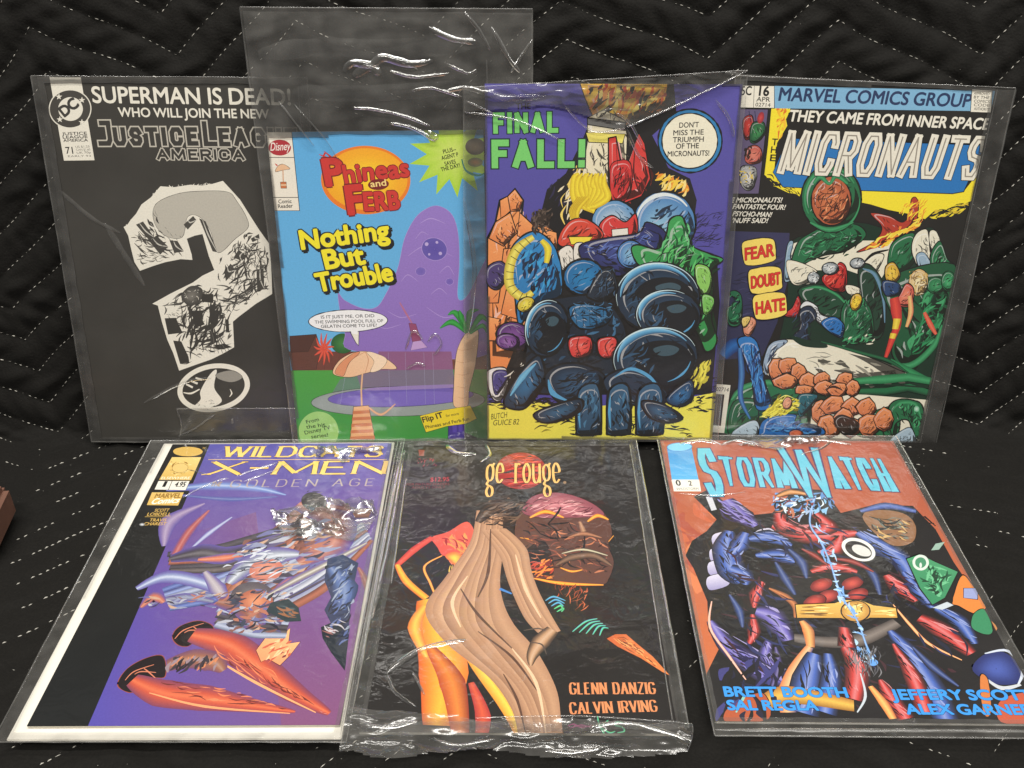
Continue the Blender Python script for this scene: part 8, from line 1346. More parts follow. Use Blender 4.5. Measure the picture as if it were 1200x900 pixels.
["P","artwork",[[12.4,108.9],[25.3,112.0],[24.4,102.1],[11.8,97.4]],692,1,0.73,693,100,2],
["P","artwork",[[49.2,151.3],[59.8,156.3],[64.5,148.2],[54.8,142.3]],694,1,0.8,0,90,2],
["P","artwork",[[23.3,189.0],[27.9,189.7],[29.1,174.8],[24.9,173.4]],695,0,0.57,0,90,2],
["R","artwork",[[37.0,185.5],[44.9,168.0],[51.6,157.9]],[10.58,17.54,7.07],[104,696,697,698,697,699,104],1],
["H","artwork",[[32.1,178.7],[40.1,161.5],[46.8,151.6],[51.9,158.4],[45.2,168.5],[37.4,185.9]],10,16.68,1.54,[700],-41.63,10,403,0.12],
["H","artwork",[[42.0,192.4],[49.8,174.6],[56.5,164.4],[51.3,157.5],[44.6,167.6],[36.7,185.0]],5,17.13,1.58,[701],-41.63,10,401,0.12],
["H","artwork",[[30.9,189.0],[52.3,161.3],[39.3,161.2],[30.3,171.3]],30,16.95,1.72,[702,703],-40,20,142,0.2],
["R","artwork",[[33.6,152.8],[28.4,135.1],[28.8,113.8],[33.3,105.0]],[6.64,18.41,19.7,9.93],[104,704,705,706,705,707,104],1],
["H","artwork",[[26.9,150.2],[21.9,132.6],[22.5,111.4],[27.0,102.8],[33.7,105.2],[29.3,113.9],[28.9,135.2],[34.0,153.0]],10,20.89,1.75,[700],-75.53,10,405,0.12],
["H","artwork",[[40.4,155.4],[35.0,137.5],[35.2,116.1],[39.6,107.3],[32.9,104.9],[28.4,113.6],[28.0,134.9],[33.1,152.6]],5,21.12,1.77,[708],-75.53,10,403,0.12],
["R","artwork",[[43.9,151.2],[37.3,138.3],[29.4,128.9]],[6.62,13.18,5.31],[104,704,705,706,705,707,104],1],
["H","artwork",[[41.1,155.1],[34.5,142.1],[26.6,132.5],[29.6,128.6],[37.5,138.1],[44.1,151.0]],10,11.44,1.18,[700],-125.54,10,407,0.12],
["H","artwork",[[46.7,147.4],[40.1,134.6],[32.2,125.3],[29.3,129.1],[37.2,138.6],[43.7,151.5]],5,11.27,1.16,[708],-125.54,10,405,0.12],
["R","artwork",[[44.8,144.8],[57.8,146.5],[70.7,138.6]],[5.24,16.22,4.59],[104,704,705,706,705,707,104],1],
["H","artwork",[[42.5,136.7],[55.3,138.4],[68.2,130.7],[70.9,139.1],[58.0,147.0],[45.0,145.3]],10,16.78,1.42,[700],-8.75,10,409,0.12],
["H","artwork",[[47.2,153.0],[60.3,154.7],[73.4,146.7],[70.6,138.1],[57.6,145.9],[44.7,144.2]],5,17.34,1.47,[708],-8.75,10,407,0.12],
["R","artwork",[[27.3,116.7],[34.4,110.9],[34.7,102.2]],[9.23,15.3,3.71],[104,704,705,706,705,707,104],1],
["H","artwork",[[22.8,111.3],[29.8,105.6],[30.2,97.0],[35.0,102.5],[34.7,111.2],[27.6,117.1]],10,8.6,1.35,[700],-45,10,411,0.12],
["H","artwork",[[32.0,122.2],[39.0,116.2],[39.3,107.4],[34.4,101.8],[34.1,110.5],[27.0,116.4]],5,8.81,1.38,[708],-45,10,409,0.12],
["R","artwork",[[45.9,129.0],[60.4,129.1],[69.3,123.1]],[3.81,15.72,3.81],[104,704,705,706,705,707,104],1],
["H","artwork",[[43.6,121.3],[57.9,121.4],[66.7,115.5],[69.4,123.6],[60.5,129.7],[46.1,129.5]],10,15.06,1.38,[700],-9.46,10,413,0.12],
["H","artwork",[[48.4,136.9],[62.9,137.0],[71.9,130.8],[69.1,122.6],[60.2,128.6],[45.8,128.5]],5,15.55,1.42,[708],-9.46,10,411,0.12],
["R","artwork",[[62.3,158.0],[75.8,151.5],[92.0,148.4],[116.1,151.8]],[5.39,18.64,19.95,5.39],[104,709,710,711,710,712,104],1],
["H","artwork",[[59.7,148.0],[73.0,141.6],[89.0,138.6],[112.8,142.0],[116.3,152.5],[92.2,149.1],[76.0,152.2],[62.5,158.7]],10,33.61,1.75,[700],-4.4,10,415,0.12],
["H","artwork",[[65.0,168.3],[78.6,161.7],[95.0,158.5],[119.5,162.0],[115.9,151.2],[91.8,147.7],[75.6,150.8],[62.1,157.3]],5,34.98,1.82,[713],-4.4,10,413,0.12],
["R","artwork",[[69.5,171.7],[70.9,158.1],[82.2,151.6]],[6.91,15.78,6.91],[104,709,710,711,710,712,104],1],
["H","artwork",[[65.1,165.2],[66.5,151.8],[77.8,145.4],[82.5,152.0],[71.2,158.5],[69.8,172.1]],10,13.57,1.39,[700],-36.87,10,417,0.12],
["H","artwork",[[74.1,178.2],[75.3,164.4],[86.7,157.8],[81.9,151.2],[70.6,157.7],[69.2,171.2]],5,13.92,1.42,[713],-36.87,10,415,0.12],
["R","artwork",[[93.5,171.8],[98.7,158.3],[88.5,151.6]],[6.93,15.14,5.55],[104,709,710,711,710,712,104],1],
["H","artwork",[[88.6,171.8],[93.9,158.3],[83.8,151.6],[88.9,151.6],[99.1,158.3],[93.9,171.8]],10,8.3,1.35,[700],-90,10,419,0.12],
["H","artwork",[[98.4,171.9],[103.5,158.4],[93.3,151.7],[88.2,151.6],[98.4,158.3],[93.2,171.8]],5,8.31,1.35,[713],-90,10,417,0.12],
["R","artwork",[[104.6,148.5],[97.0,135.7],[85.9,132.5]],[3.33,13.19,3.33],[104,709,710,711,710,712,104],1],
["H","artwork",[[103.6,153.9],[95.9,140.9],[84.7,137.6],[85.9,132.1],[97.1,135.3],[104.7,148.1]],10,11.49,1.18,[700],-144.46,10,421,0.12],
["H","artwork",[[105.7,143.2],[98.1,130.5],[87.0,127.3],[85.8,132.8],[97.0,136.0],[104.6,148.9]],5,11.25,1.16,[713],-144.46,10,419,0.12],
["R","artwork",[[77.3,114.2],[92.6,118.8],[105.5,114.4]],[4.32,12.27,4.32],[104,709,710,711,710,712,104],1],
["H","artwork",[[75.8,108.2],[91.0,112.7],[103.8,108.4],[105.6,114.8],[92.7,119.2],[77.4,114.6]],10,16.9,1.08,[700],0,10,423,0.12],
["H","artwork",[[78.8,120.3],[94.2,125.0],[107.2,120.5],[105.4,114.0],[92.5,118.4],[77.2,113.8]],5,17.33,1.1,[713],0,10,421,0.12],
["B","artwork",[[88.0,105.3],[87.5,103.5],[86.3,101.6],[84.5,99.7],[82.4,98.2],[80.0,97.1],[77.7,96.5],[75.7,96.6],[74.1,97.2],[73.1,98.3],[72.9,99.9],[73.3,101.7],[74.5,103.6],[76.2,105.5],[78.4,107.0],[80.8,108.2],[83.1,108.7],[85.2,108.7],[86.8,108.1],[87.8,106.9]],714,715,1,0.73,[0,0],2],
["B","artwork",[[89.3,95.4],[88.8,93.6],[87.6,91.7],[85.9,90.0],[83.7,88.5],[81.4,87.4],[79.2,86.9],[77.2,86.9],[75.6,87.5],[74.6,88.6],[74.4,90.1],[74.8,91.9],[76.0,93.7],[77.7,95.5],[79.8,97.1],[82.2,98.2],[84.5,98.7],[86.5,98.7],[88.1,98.1],[89.1,96.9]],714,715,1,0.72,[0,0],2],
["B","artwork",[[107.3,106.9],[106.8,105.1],[105.5,103.2],[103.7,101.3],[101.5,99.8],[99.1,98.7],[96.8,98.1],[94.8,98.1],[93.2,98.8],[92.2,99.9],[92.0,101.5],[92.5,103.3],[93.7,105.2],[95.5,107.1],[97.8,108.7],[100.2,109.8],[102.5,110.4],[104.6,110.4],[106.2,109.7],[107.1,108.5]],714,715,1,0.74,[0,0],2],
["B","artwork",[[107.4,97.0],[106.8,95.2],[105.6,93.3],[103.8,91.5],[101.6,90.0],[99.3,88.9],[97.0,88.4],[95.0,88.4],[93.4,89.0],[92.5,90.1],[92.3,91.6],[92.8,93.4],[94.0,95.3],[95.8,97.1],[97.9,98.6],[100.3,99.7],[102.6,100.3],[104.7,100.3],[106.3,99.7],[107.2,98.5]],714,715,1,0.72,[0,0],2],
["B","artwork",[[80.4,91.1],[79.9,89.4],[78.8,87.5],[77.0,85.8],[74.9,84.3],[72.7,83.2],[70.4,82.7],[68.4,82.7],[66.8,83.3],[65.9,84.4],[65.6,85.9],[66.0,87.7],[67.2,89.5],[68.8,91.3],[71.0,92.8],[73.3,93.9],[75.6,94.4],[77.6,94.4],[79.2,93.8],[80.1,92.7]],714,715,1,0.71,[0,0],2],
["R","artwork",[[116.1,151.8],[127.0,139.1],[136.6,123.7],[136.8,106.0]],[5.36,18.54,16.58,6.69],[104,704,705,706,705,707,104],1],
["H","artwork",[[110.2,144.9],[121.1,132.3],[130.7,117.2],[131.1,99.8],[137.2,106.4],[137.0,124.1],[127.4,139.5],[116.5,152.3]],10,29.33,1.63,[700],-41.42,10,425,0.12],
["H","artwork",[[122.2,159.0],[133.1,146.0],[142.6,130.3],[142.7,112.2],[136.4,105.6],[136.2,123.3],[126.6,138.6],[115.7,151.4]],5,30.19,1.68,[708],-41.42,10,423,0.12],
["R","artwork",[[122.7,111.7],[127.0,100.2],[133.2,89.1]],[6.18,14.11,4.95],[104,709,710,711,710,712,104],1],
["H","artwork",[[118.0,106.5],[122.4,95.2],[128.6,84.3],[133.5,89.4],[127.4,100.5],[123.0,112.0]],10,14.6,1.24,[700],-41.63,10,427,0.12],
["H","artwork",[[127.5,116.9],[131.8,105.2],[137.8,94.0],[132.9,88.7],[126.7,99.8],[122.4,111.3]],5,14.93,1.27,[713],-41.63,10,425,0.12],
["R","artwork",[[133.7,114.7],[137.9,97.4],[141.0,83.7]],[3.12,12.39,4.99],[104,704,705,706,705,707,104],1],
["H","artwork",[[129.3,110.9],[133.6,93.8],[136.7,80.2],[141.2,83.9],[138.2,97.7],[134.0,114.9]],10,17.38,1.09,[700],-50.71,10,429,0.12],
["H","artwork",[[138.1,118.6],[142.3,101.1],[145.2,87.2],[140.7,83.5],[137.6,97.2],[133.4,114.4]],5,17.68,1.11,[708],-50.71,10,427,0.12],
["R","artwork",[[130.6,75.6],[140.2,65.3],[150.3,48.0]],[8.58,15.91,8.58],[104,709,710,711,710,712,104],1],
["H","artwork",[[125.4,69.4],[135.0,59.3],[145.2,42.3],[150.7,48.4],[140.5,65.7],[130.9,76.0]],10,21.64,1.4,[700],-34.51,10,431,0.12],
["H","artwork",[[135.8,81.9],[145.4,71.4],[155.5,53.8],[150.0,47.6],[139.8,64.9],[130.2,75.2]],5,22.27,1.44,[713],-34.51,10,429,0.12],
["R","artwork",[[142.9,83.7],[152.4,73.2],[155.0,55.4]],[5.85,12.78,4.68],[104,704,705,706,705,707,104],1],
["H","artwork",[[138.4,79.2],[147.9,68.8],[150.6,51.3],[155.3,55.7],[152.7,73.5],[143.2,84.0]],10,18.63,1.12,[700],-42.51,10,433,0.12],
["H","artwork",[[147.4,88.3],[156.9,77.6],[159.4,59.6],[154.7,55.1],[152.1,72.9],[142.6,83.4]],5,19.02,1.15,[708],-42.51,10,431,0.12],
["R","artwork",[[118.7,86.2],[123.1,70.3],[129.2,55.1],[143.1,43.1]],[0.71,2.11,2.11,0.71],[716,717,718],1],
["R","artwork",[[45.3,105.1],[39.0,93.7],[35.9,82.7]],[3.02,9.02,2.42],[104,709,710,711,710,712,104],1],
["H","artwork",[[42.6,106.4],[36.4,95.0],[33.3,83.9],[36.1,82.6],[39.2,93.7],[45.4,105.1]],10,10.1,0.8,[700],-107.35,10,435,0.12],
["H","artwork",[[47.9,103.9],[41.6,92.5],[38.5,81.5],[35.7,82.8],[38.9,93.8],[45.1,105.2]],5,10.05,0.8,[713],-107.35,10,433,0.12],
["R","artwork",[[36.4,80.0],[44.8,74.8],[50.3,56.9]],[8.54,19.74,8.54],[104,696,697,698,697,699,104],1],
["H","artwork",[[30.4,72.9],[38.9,67.8],[44.5,50.2],[50.7,57.3],[45.2,75.3],[36.7,80.5]],10,14.99,1.74,[700],-41.99,10,437,0.12],
["H","artwork",[[42.4,87.3],[50.9,81.9],[56.3,63.6],[49.9,56.4],[44.4,74.3],[36.0,79.5]],5,15.48,1.79,[701],-41.99,10,435,0.12],
["R","artwork",[[8.2,71.8],[16.1,51.6],[31.1,34.9],[42.1,28.1]],[4.48,13.88,18.25,11.13],[104,696,697,698,697,699,104],1],
["H","artwork",[[3.2,64.9],[11.1,45.0],[26.2,28.7],[37.1,22.1],[42.5,28.5],[31.4,35.3],[16.4,52.0],[8.5,72.3]],10,31.42,1.6,[700],-38.05,10,439,0.12],
["H","artwork",[[13.3,78.9],[21.1,58.2],[36.1,41.2],[47.2,34.3],[41.8,27.7],[30.8,34.5],[15.7,51.1],[7.8,71.3]],5,32.42,1.66,[701],-38.05,10,437,0.12],
["H","artwork",[[10.3,61.5],[21.6,51.6],[40.9,30.4],[26.1,27.9]],50,19.43,1.75,[719,720],-35,16,143,0.2],
["R","artwork",[[33.9,77.3],[32.3,64.3],[27.6,54.1]],[2.84,8.49,2.84],[104,709,710,711,710,712,104],1],
["H","artwork",[[31.1,77.8],[29.6,64.7],[24.9,54.5],[27.8,54.1],[32.5,64.2],[34.1,77.3]],10,10.24,0.75,[700],-96.34,10,441,0.12],
["H","artwork",[[36.7,76.9],[35.1,63.9],[30.3,53.8],[27.4,54.2],[32.1,64.3],[33.7,77.4]],5,10.23,0.75,[713],-96.34,10,439,0.12],
["R","artwork",[[39.2,56.8],[34.8,44.4],[38.8,37.3]],[4.34,9.19,2.72],[104,696,697,698,697,699,104],1],
["H","artwork",[[35.9,55.7],[31.6,43.4],[35.5,36.3],[39.0,37.4],[35.1,44.5],[39.4,56.8]],10,8.89,0.81,[700],-75.96,10,443,0.12],
["H","artwork",[[42.6,57.8],[38.1,45.5],[42.0,38.4],[38.6,37.3],[34.6,44.4],[39.0,56.7]],5,8.94,0.82,[701],-75.96,10,441,0.12],
["R","artwork",[[48.1,99.4],[56.4,92.5],[60.4,84.3],[58.2,74.9]],[1.44,5.25,4.3,1.44],[721,722,723],1],
["R","artwork",[[11.7,87.9],[7.4,66.6],[14.8,44.2],[20.8,27.9]],[0.7,1.63,1.63,0.7],[724,725,726],1],
["H","artwork",[[23.2,154.4],[62.3,168.2],[120.1,158.5],[138.8,111.8],[154.5,89.3],[146.7,38.4],[93.7,6.6],[8.9,10.0],[10.3,61.5]],150,15.85,2.4,[727,728,729,730],-50,50,155,0.2],
["P","artwork",[[60.7,85.7],[84.3,87.2],[90.8,90.1],[100.5,89.9],[107.0,85.6],[119.8,83.5],[118.0,75.0],[101.9,74.8],[93.1,70.5],[84.7,74.6],[59.0,74.4]],731,0,0.93,732,90,2],
["H","artwork",[[62.3,84.3],[83.9,85.9],[81.4,76.5],[60.4,76.3]],12,20.54,1.39,[733,734],1,3,144,0],
["H","artwork",[[104.4,83.4],[119.4,82.2],[117.6,76.5],[102.3,76.4]],8,13.83,1.4,[733,734],2,3,145,0],
["B","artwork",[[103.4,80.7],[102.2,78.0],[100.3,75.6],[97.9,73.7],[95.3,72.5],[92.6,72.1],[90.1,72.5],[88.1,73.6],[86.8,75.5],[86.2,77.9],[86.5,80.5],[87.6,83.2],[89.5,85.6],[91.9,87.6],[94.6,88.8],[97.4,89.3],[99.9,88.9],[101.9,87.7],[103.3,85.7],[103.8,83.3]],735,736,1,0.93,[0,0],2],
["H","artwork",[[102.2,80.6],[101.2,78.3],[99.6,76.2],[97.5,74.6],[95.2,73.5],[92.9,73.1],[90.7,73.5],[89.0,74.5],[87.8,76.1],[87.4,78.2],[87.7,80.5],[88.6,82.8],[90.3,85.0],[92.4,86.7],[94.7,87.8],[97.1,88.2],[99.3,87.8],[101.0,86.8],[102.1,85.1],[102.6,83.0]],20,6.91,1.16,[737,738],30,60,146,0.6],
["R","artwork",[[54.1,58.9],[72.3,55.8],[91.3,57.8],[116.4,71.5]],[6.54,8.28,9.14,6.54],[739,740,741],1],
["R","artwork",[[61.4,72.3],[63.3,64.6],[61.7,52.0]],[3.16,6.75,4.51],[742,743,744],1],
["R","artwork",[[61.2,52.0],[49.0,35.1],[39.6,16.9],[38.9,6.0]],[4.31,7.3,8.58,8.58],[745,746,747],1],
["R","artwork",[[62.7,47.1],[54.5,28.2],[45.8,6.1]],[7.96,17.37,18.41],[104,704,705,706,705,707,104],1],
["H","artwork",[[56.8,49.0],[48.8,29.9],[40.2,7.7],[46.2,6.0],[54.9,28.1],[63.1,47.0]],10,19.44,1.65,[700],-102.53,10,445,0.12],
["H","artwork",[[68.6,45.3],[60.3,26.5],[51.4,4.5],[45.4,6.2],[54.2,28.3],[62.4,47.3]],5,19.32,1.64,[708],-102.53,10,443,0.12],
["R","artwork",[[70.1,47.2],[67.0,28.4],[57.8,6.2]],[5.33,11.65,13.23],[104,704,705,706,705,707,104],1],
["H","artwork",[[65.5,47.5],[62.5,28.6],[53.5,6.5],[58.1,6.2],[67.3,28.3],[70.4,47.2]],10,18.98,1.18,[700],-93.18,10,447,0.12],
["H","artwork",[[74.6,46.9],[71.4,28.1],[62.1,6.0],[57.5,6.3],[66.7,28.4],[69.8,47.2]],5,18.98,1.18,[708],-93.18,10,445,0.12],
["R","artwork",[[80.5,52.2],[83.8,37.8],[75.6,15.0]],[5.4,14.98,10.74],[104,709,710,711,710,712,104],1],
["H","artwork",[[75.0,50.9],[78.4,36.5],[70.4,13.8],[75.9,15.1],[84.1,37.9],[80.9,52.3]],10,17.32,1.33,[700],-79.38,10,449,0.12],
["H","artwork",[[86.1,53.6],[89.2,39.1],[80.8,16.3],[75.2,15.0],[83.4,37.7],[80.2,52.1]],5,17.45,1.34,[713],-79.38,10,447,0.12],
["R","artwork",[[84.6,67.3],[82.4,52.2]],[6.7,11.12],[104,709,710,711,710,712,104],1],
["H","artwork",[[80.6,66.4],[78.4,51.4],[82.6,52.3],[84.9,67.4]],10,6.77,0.98,[700],-80.54,10,451,0.12],
["H","artwork",[[88.7,68.2],[86.3,53.1],[82.1,52.2],[84.4,67.3]],5,6.81,0.99,[713],-80.54,10,449,0.12],
["R","artwork",[[110.2,65.0],[115.7,47.7],[119.5,22.1],[119.5,2.7]],[4.47,13.85,16.58,13.85],[104,704,705,706,705,707,104],1],
["H","artwork",[[104.1,60.8],[109.7,43.7],[113.7,18.5],[113.9,-0.8],[119.9,2.9],[119.9,22.4],[116.1,47.9],[110.6,65.3]],10,34.37,1.46,[700],-57.8,10,453,0.12],
["H","artwork",[[116.4,69.3],[121.8,51.7],[125.4,25.9],[125.1,6.2],[119.1,2.4],[119.1,21.9],[115.3,47.4],[109.8,64.7]],5,35.08,1.49,[708],-57.8,10,451,0.12],
["R","artwork",[[108.9,54.9],[112.0,31.1],[110.8,6.8]],[2.19,10.86,10.86],[104,709,710,711,710,712,104],1],
["H","artwork",[[104.8,52.7],[108.1,29.1],[107.0,4.9],[111.0,6.9],[112.3,31.3],[109.2,55.1]],10,24.81,0.96,[700],-64.54,10,455,0.12],
["H","artwork",[[113.0,57.2],[116.0,33.2],[114.6,8.7],[110.5,6.7],[111.8,31.0],[108.6,54.8]],5,25.09,0.97,[713],-64.54,10,453,0.12],
["R","artwork",[[93.5,28.6],[95.4,17.4],[99.1,2.5]],[2.57,10.2,10.2],[104,709,710,711,710,712,104],1],
["H","artwork",[[89.8,26.0],[91.6,14.9],[95.5,0.1],[99.4,2.6],[95.6,17.6],[93.8,28.8]],10,14.55,0.9,[700],-56.31,10,457,0.12],
["H","artwork",[[97.4,31.3],[99.1,20.0],[102.8,4.9],[98.9,2.3],[95.1,17.3],[93.3,28.5]],5,14.75,0.91,[713],-56.31,10,455,0.12],
["R","artwork",[[86.9,24.0],[90.5,13.0],[92.4,2.4]],[2.84,5.26,4.05],[748,749,750],1],
["R","artwork",[[84.2,33.1],[82.3,17.3],[74.9,6.4]],[0.62,1.45,0.62],[751],1],
["R","artwork",[[18.4,5.8],[36.2,16.8],[48.3,17.0],[74.4,10.7]],[5.75,11.44,11.44,7.66],[752,753,754],1],
["P","artwork",[[8.9,10.0],[27.9,19.0],[27.8,1.7],[5.3,-0.6]],755,1,0.58,0,90,2],
["R","artwork",[[11.5,5.7],[17.8,16.6]],[0.77,1.54],[756],1],
["R","artwork",[[68.0,135.4],[73.4,123.1],[72.9,108.3]],[2.58,8.73,2.07],[104,757,758,759,758,760,104],1],
["R","artwork",[[57.0,123.0],[59.8,108.2],[62.6,94.0]],[2.01,7.51,2.51],[104,757,758,759,758,760,104],1],
["R","artwork",[[110.1,123.5],[114.7,111.6],[113.5,94.4]],[2.03,7.57,2.53],[104,757,758,759,758,760,104],1],
["R","artwork",[[94.6,126.4],[106.0,123.4],[115.6,114.5]],[2.04,6.59,1.53],[104,761,762,763,762,764,104],1],
["R","artwork",[[76.3,135.5],[83.0,129.3],[88.9,120.3]],[1.55,6.18,1.55],[104,761,762,763,762,764,104],1],
["R","artwork",[[41.9,51.8],[40.6,37.4],[34.1,23.5]],[1.72,5.58,2.15],[104,765,766,767,766,768,104],1],
["R","artwork",[[23.3,93.6],[26.7,79.9],[26.2,66.8]],[1.89,6.57,1.89],[104,757,758,759,758,760,104],1],
["R","artwork",[[119.1,52.6],[125.1,38.2],[134.3,24.5]],[1.75,6.52,1.75],[104,757,758,759,758,760,104],1],
["H","artwork",[[67.8,194.8],[108.2,195.1],[110.0,168.5],[63.0,171.6]],70,8.65,2.61,[769,770,771],40,70,147,0.4],
["R","artwork",[[97.9,189.5],[87.8,161.6],[90.3,141.9],[90.9,120.3],[90.0,94.2],[93.7,72.6],[93.4,52.3],[94.4,40.3]],[2.02,1.15,1.73,1.15,1.44,1.15,1.15,2.88],[772,773,772],1],
["H","artwork",[[88.3,168.4],[97.9,155.0],[95.5,99.9],[96.4,37.9],[86.9,42.6],[86.6,111.3]],60,9.88,1.93,[774,775],-50,60,148,0.5],
["P","artwork",[[96.1,40.8],[95.8,40.0],[95.2,39.4],[94.4,38.8],[93.5,38.5],[92.5,38.4],[91.7,38.5],[91.0,38.8],[90.5,39.3],[90.3,40.0],[90.4,40.7],[90.7,41.4],[91.3,42.1],[92.1,42.6],[93.0,43.0],[94.0,43.1],[94.8,43.0],[95.5,42.7],[96.0,42.2],[96.2,41.5]],776,1,0,0,90,2],
["R","artwork",[[72.0,189.3],[83.4,194.5],[96.0,191.0]],[2.87,7.43,2.87],[104,777,778,779,778,780,104],1],
["H","artwork",[[68.1,185.7],[97.9,189.5],[91.0,161.6],[65.2,161.4]],40,9.63,2,[781,594,782,104],60,50,154,0.3],
["P","artwork",[[124.1,168.6],[133.8,175.6],[152.3,172.3],[156.5,158.8],[148.9,142.4],[135.4,139.1],[126.7,151.9]],783,1,0.83,0,90,2],
["R","artwork",[[124.5,173.8],[143.8,179.9],[161.6,174.1]],[2.8,7.26,4.48],[784,147,785],1],
["H","artwork",[[127.4,168.7],[156.6,165.5],[146.8,142.4],[129.0,145.5]],50,13.76,2.22,[786,787,788,789],-30,50,149,0.6],
["R","artwork",[[164.0,162.2],[169.2,161.6]],[1.38,0.83],[2],1],
["R","artwork",[[165.3,169.0],[169.3,158.9]],[1.68,0.84],[2],1],
["P","artwork",[[139.6,126.8],[149.4,131.4],[157.0,123.9],[167.9,115.0],[151.6,92.0],[141.7,85.9],[138.9,100.3]],790,0,1.03,791,60,2],
["H","artwork",[[141.7,126.8],[165.9,115.0],[146.7,89.2],[139.8,103.1]],44,11.7,2.05,[792,793,794],30,70,150,0.2],
["P","artwork",[[163.1,141.3],[169.6,143.2],[163.2,135.6],[158.0,134.9]],795,0,0,0,90,2],
["P","artwork",[[141.0,83.7],[151.4,88.7],[154.3,86.0],[146.2,82.1]],751,0,0,0,90,2],
["P","artwork",[[168.8,112.1],[172.4,100.6],[173.2,85.4],[164.9,78.6],[156.9,85.2],[154.5,89.3]],796,1,1,0,90,2],
["P","artwork",[[165.5,100.5],[174.3,100.6],[170.2,90.8],[162.3,92.1]],797,0,0.49,0,90,2],
["P","artwork",[[162.9,78.6],[171.2,82.6],[169.2,65.6],[163.3,62.5],[158.0,68.1]],790,1,0.7,0,90,2],
["P","artwork",[[171.3,73.4],[173.0,68.2],[171.0,65.6]],798,0,0,0,90,2],
["P","artwork",[[152.0,121.9],[150.7,119.8],[149.2,118.0],[147.5,116.7],[145.7,116.0],[144.2,116.1],[142.9,116.8],[142.1,118.2],[141.8,120.0],[142.1,122.2],[142.8,124.5],[144.1,126.6],[145.6,128.5],[147.4,129.8],[149.1,130.5],[150.7,130.4],[152.0,129.7],[152.8,128.3],[153.1,126.4],[152.8,124.2]],799,1,0,0,90,2],
["P","artwork",[[150.5,122.3],[149.7,120.9],[148.6,119.7],[147.5,118.8],[146.3,118.4],[145.2,118.4],[144.4,118.9],[143.8,119.8],[143.6,121.1],[143.8,122.5],[144.3,124.0],[145.1,125.5],[146.2,126.7],[147.4,127.6],[148.5,128.0],[149.6,128.0],[150.5,127.5],[151.0,126.6],[151.2,125.3],[151.0,123.8]],800,1,0,0,90,2],
["P","artwork",[[147.4,120.8],[147.1,120.0],[146.8,119.4],[146.4,118.8],[146.1,118.5],[145.8,118.4],[145.6,118.5],[145.5,118.8],[145.5,119.3],[145.6,120.0],[145.8,120.8],[146.1,121.5],[146.4,122.2],[146.8,122.7],[147.1,123.1],[147.4,123.2],[147.6,123.1],[147.7,122.7],[147.7,122.2],[147.6,121.5]],799,1,0,0,90,2],
["P","artwork",[[120.7,129.0],[118.7,126.4],[116.1,124.8],[113.1,124.1],[110.0,124.5],[107.1,126.0],[104.8,128.3],[103.1,131.3],[102.3,134.8],[102.4,138.3],[103.6,141.5],[105.6,144.1],[108.2,145.9],[111.3,146.6],[114.5,146.1],[117.4,144.6],[119.8,142.2],[121.5,139.1],[122.2,135.6],[121.9,132.1]],801,1,0,0,90,2],
["P","artwork",[[118.9,129.9],[117.4,128.0],[115.4,126.8],[113.0,126.4],[110.6,126.8],[108.3,127.9],[106.4,129.8],[105.0,132.1],[104.3,134.8],[104.4,137.4],[105.3,139.9],[106.8,141.8],[108.8,143.1],[111.2,143.5],[113.7,143.1],[116.0,141.9],[117.9,140.0],[119.3,137.6],[119.9,134.9],[119.8,132.3]],802,1,0,0,90,2],
["P","artwork",[[118.7,130.7],[117.7,129.5],[116.3,128.8],[114.7,128.7],[113.0,129.0],[111.4,129.9],[110.0,131.2],[109.0,132.8],[108.4,134.6],[108.4,136.3],[108.9,137.8],[109.9,139.0],[111.2,139.8],[112.9,139.9],[114.6,139.5],[116.2,138.6],[117.6,137.3],[118.7,135.7],[119.2,133.9],[119.2,132.2]],803,1,0,0,90,2],
["B","artwork",[[146.7,38.4],[157.6,48.1],[169.0,49.4],[173.6,38.7],[167.8,27.1],[154.1,25.9],[147.5,31.5]],804,805,1,0.85,[0,0],2],
["R","artwork",[[157.6,48.1],[171.2,50.2],[173.5,36.4],[165.9,24.9]],[0.65,1.96,1.96,0.65],[806],1],
["R","artwork",[[150.2,31.5],[156.7,23.6],[168.2,26.0]],[0.84,2.93,1.26],[807],1],
["P","artwork",[[148.4,31.5],[152.0,29.2],[144.9,7.2],[140.6,7.1]],748,1,0.63,0,90,2],
["P","artwork",[[153.5,15.9],[174.5,20.5],[169.4,1.1],[147.4,0.9]],350,1,0.61,0,90,2],
["H","artwork",[[78.7,52.2],[101.5,54.9],[93.5,28.6],[81.0,21.7]],60,12.86,0.87,[808,809,810],80,20,151,0.2],
["H","artwork",[[2.7,37.0],[49.2,51.9],[29.4,-6.6],[-0.8,-6.9]],30,18.36,4.13,[236,811,104],70,30,152,0.5],
["P","issue_panel",[[4.0,248.0],[22.0,249.8],[21.5,206.7],[2.7,206.6]],812,0,0,813,90,2],
["P","issue_panel",[[22.6,248.7],[21.9,247.0],[20.4,245.4],[18.3,244.1],[15.6,243.1],[12.8,242.7],[10.0,242.8],[7.5,243.3],[5.6,244.4],[4.4,245.8],[4.2,247.5],[4.8,249.2],[6.2,250.8],[8.4,252.2],[11.1,253.1],[14.0,253.6],[16.8,253.5],[19.3,252.9],[21.2,251.8],[22.3,250.4]],814,1,0.64,0,90,815],
["P","issue_panel",[[2.5,208.1],[21.9,208.3],[21.3,194.8],[2.6,194.7]],816,0,0,0,90,2],
["T","issue_panel","0",[5.3,201.3],[8.4,201.4],6.08,[[0.04,2]],0,"b",0,0],
["T","issue_panel","2",[13.9,201.4],[16.2,201.4],5.32,[[0.02,2]],0,"b",0,0],
["T","issue_panel","WILDSTORM",[4.6,196.1],[20.0,196.6],2.61,[[0,817]],0,"b",0,0],
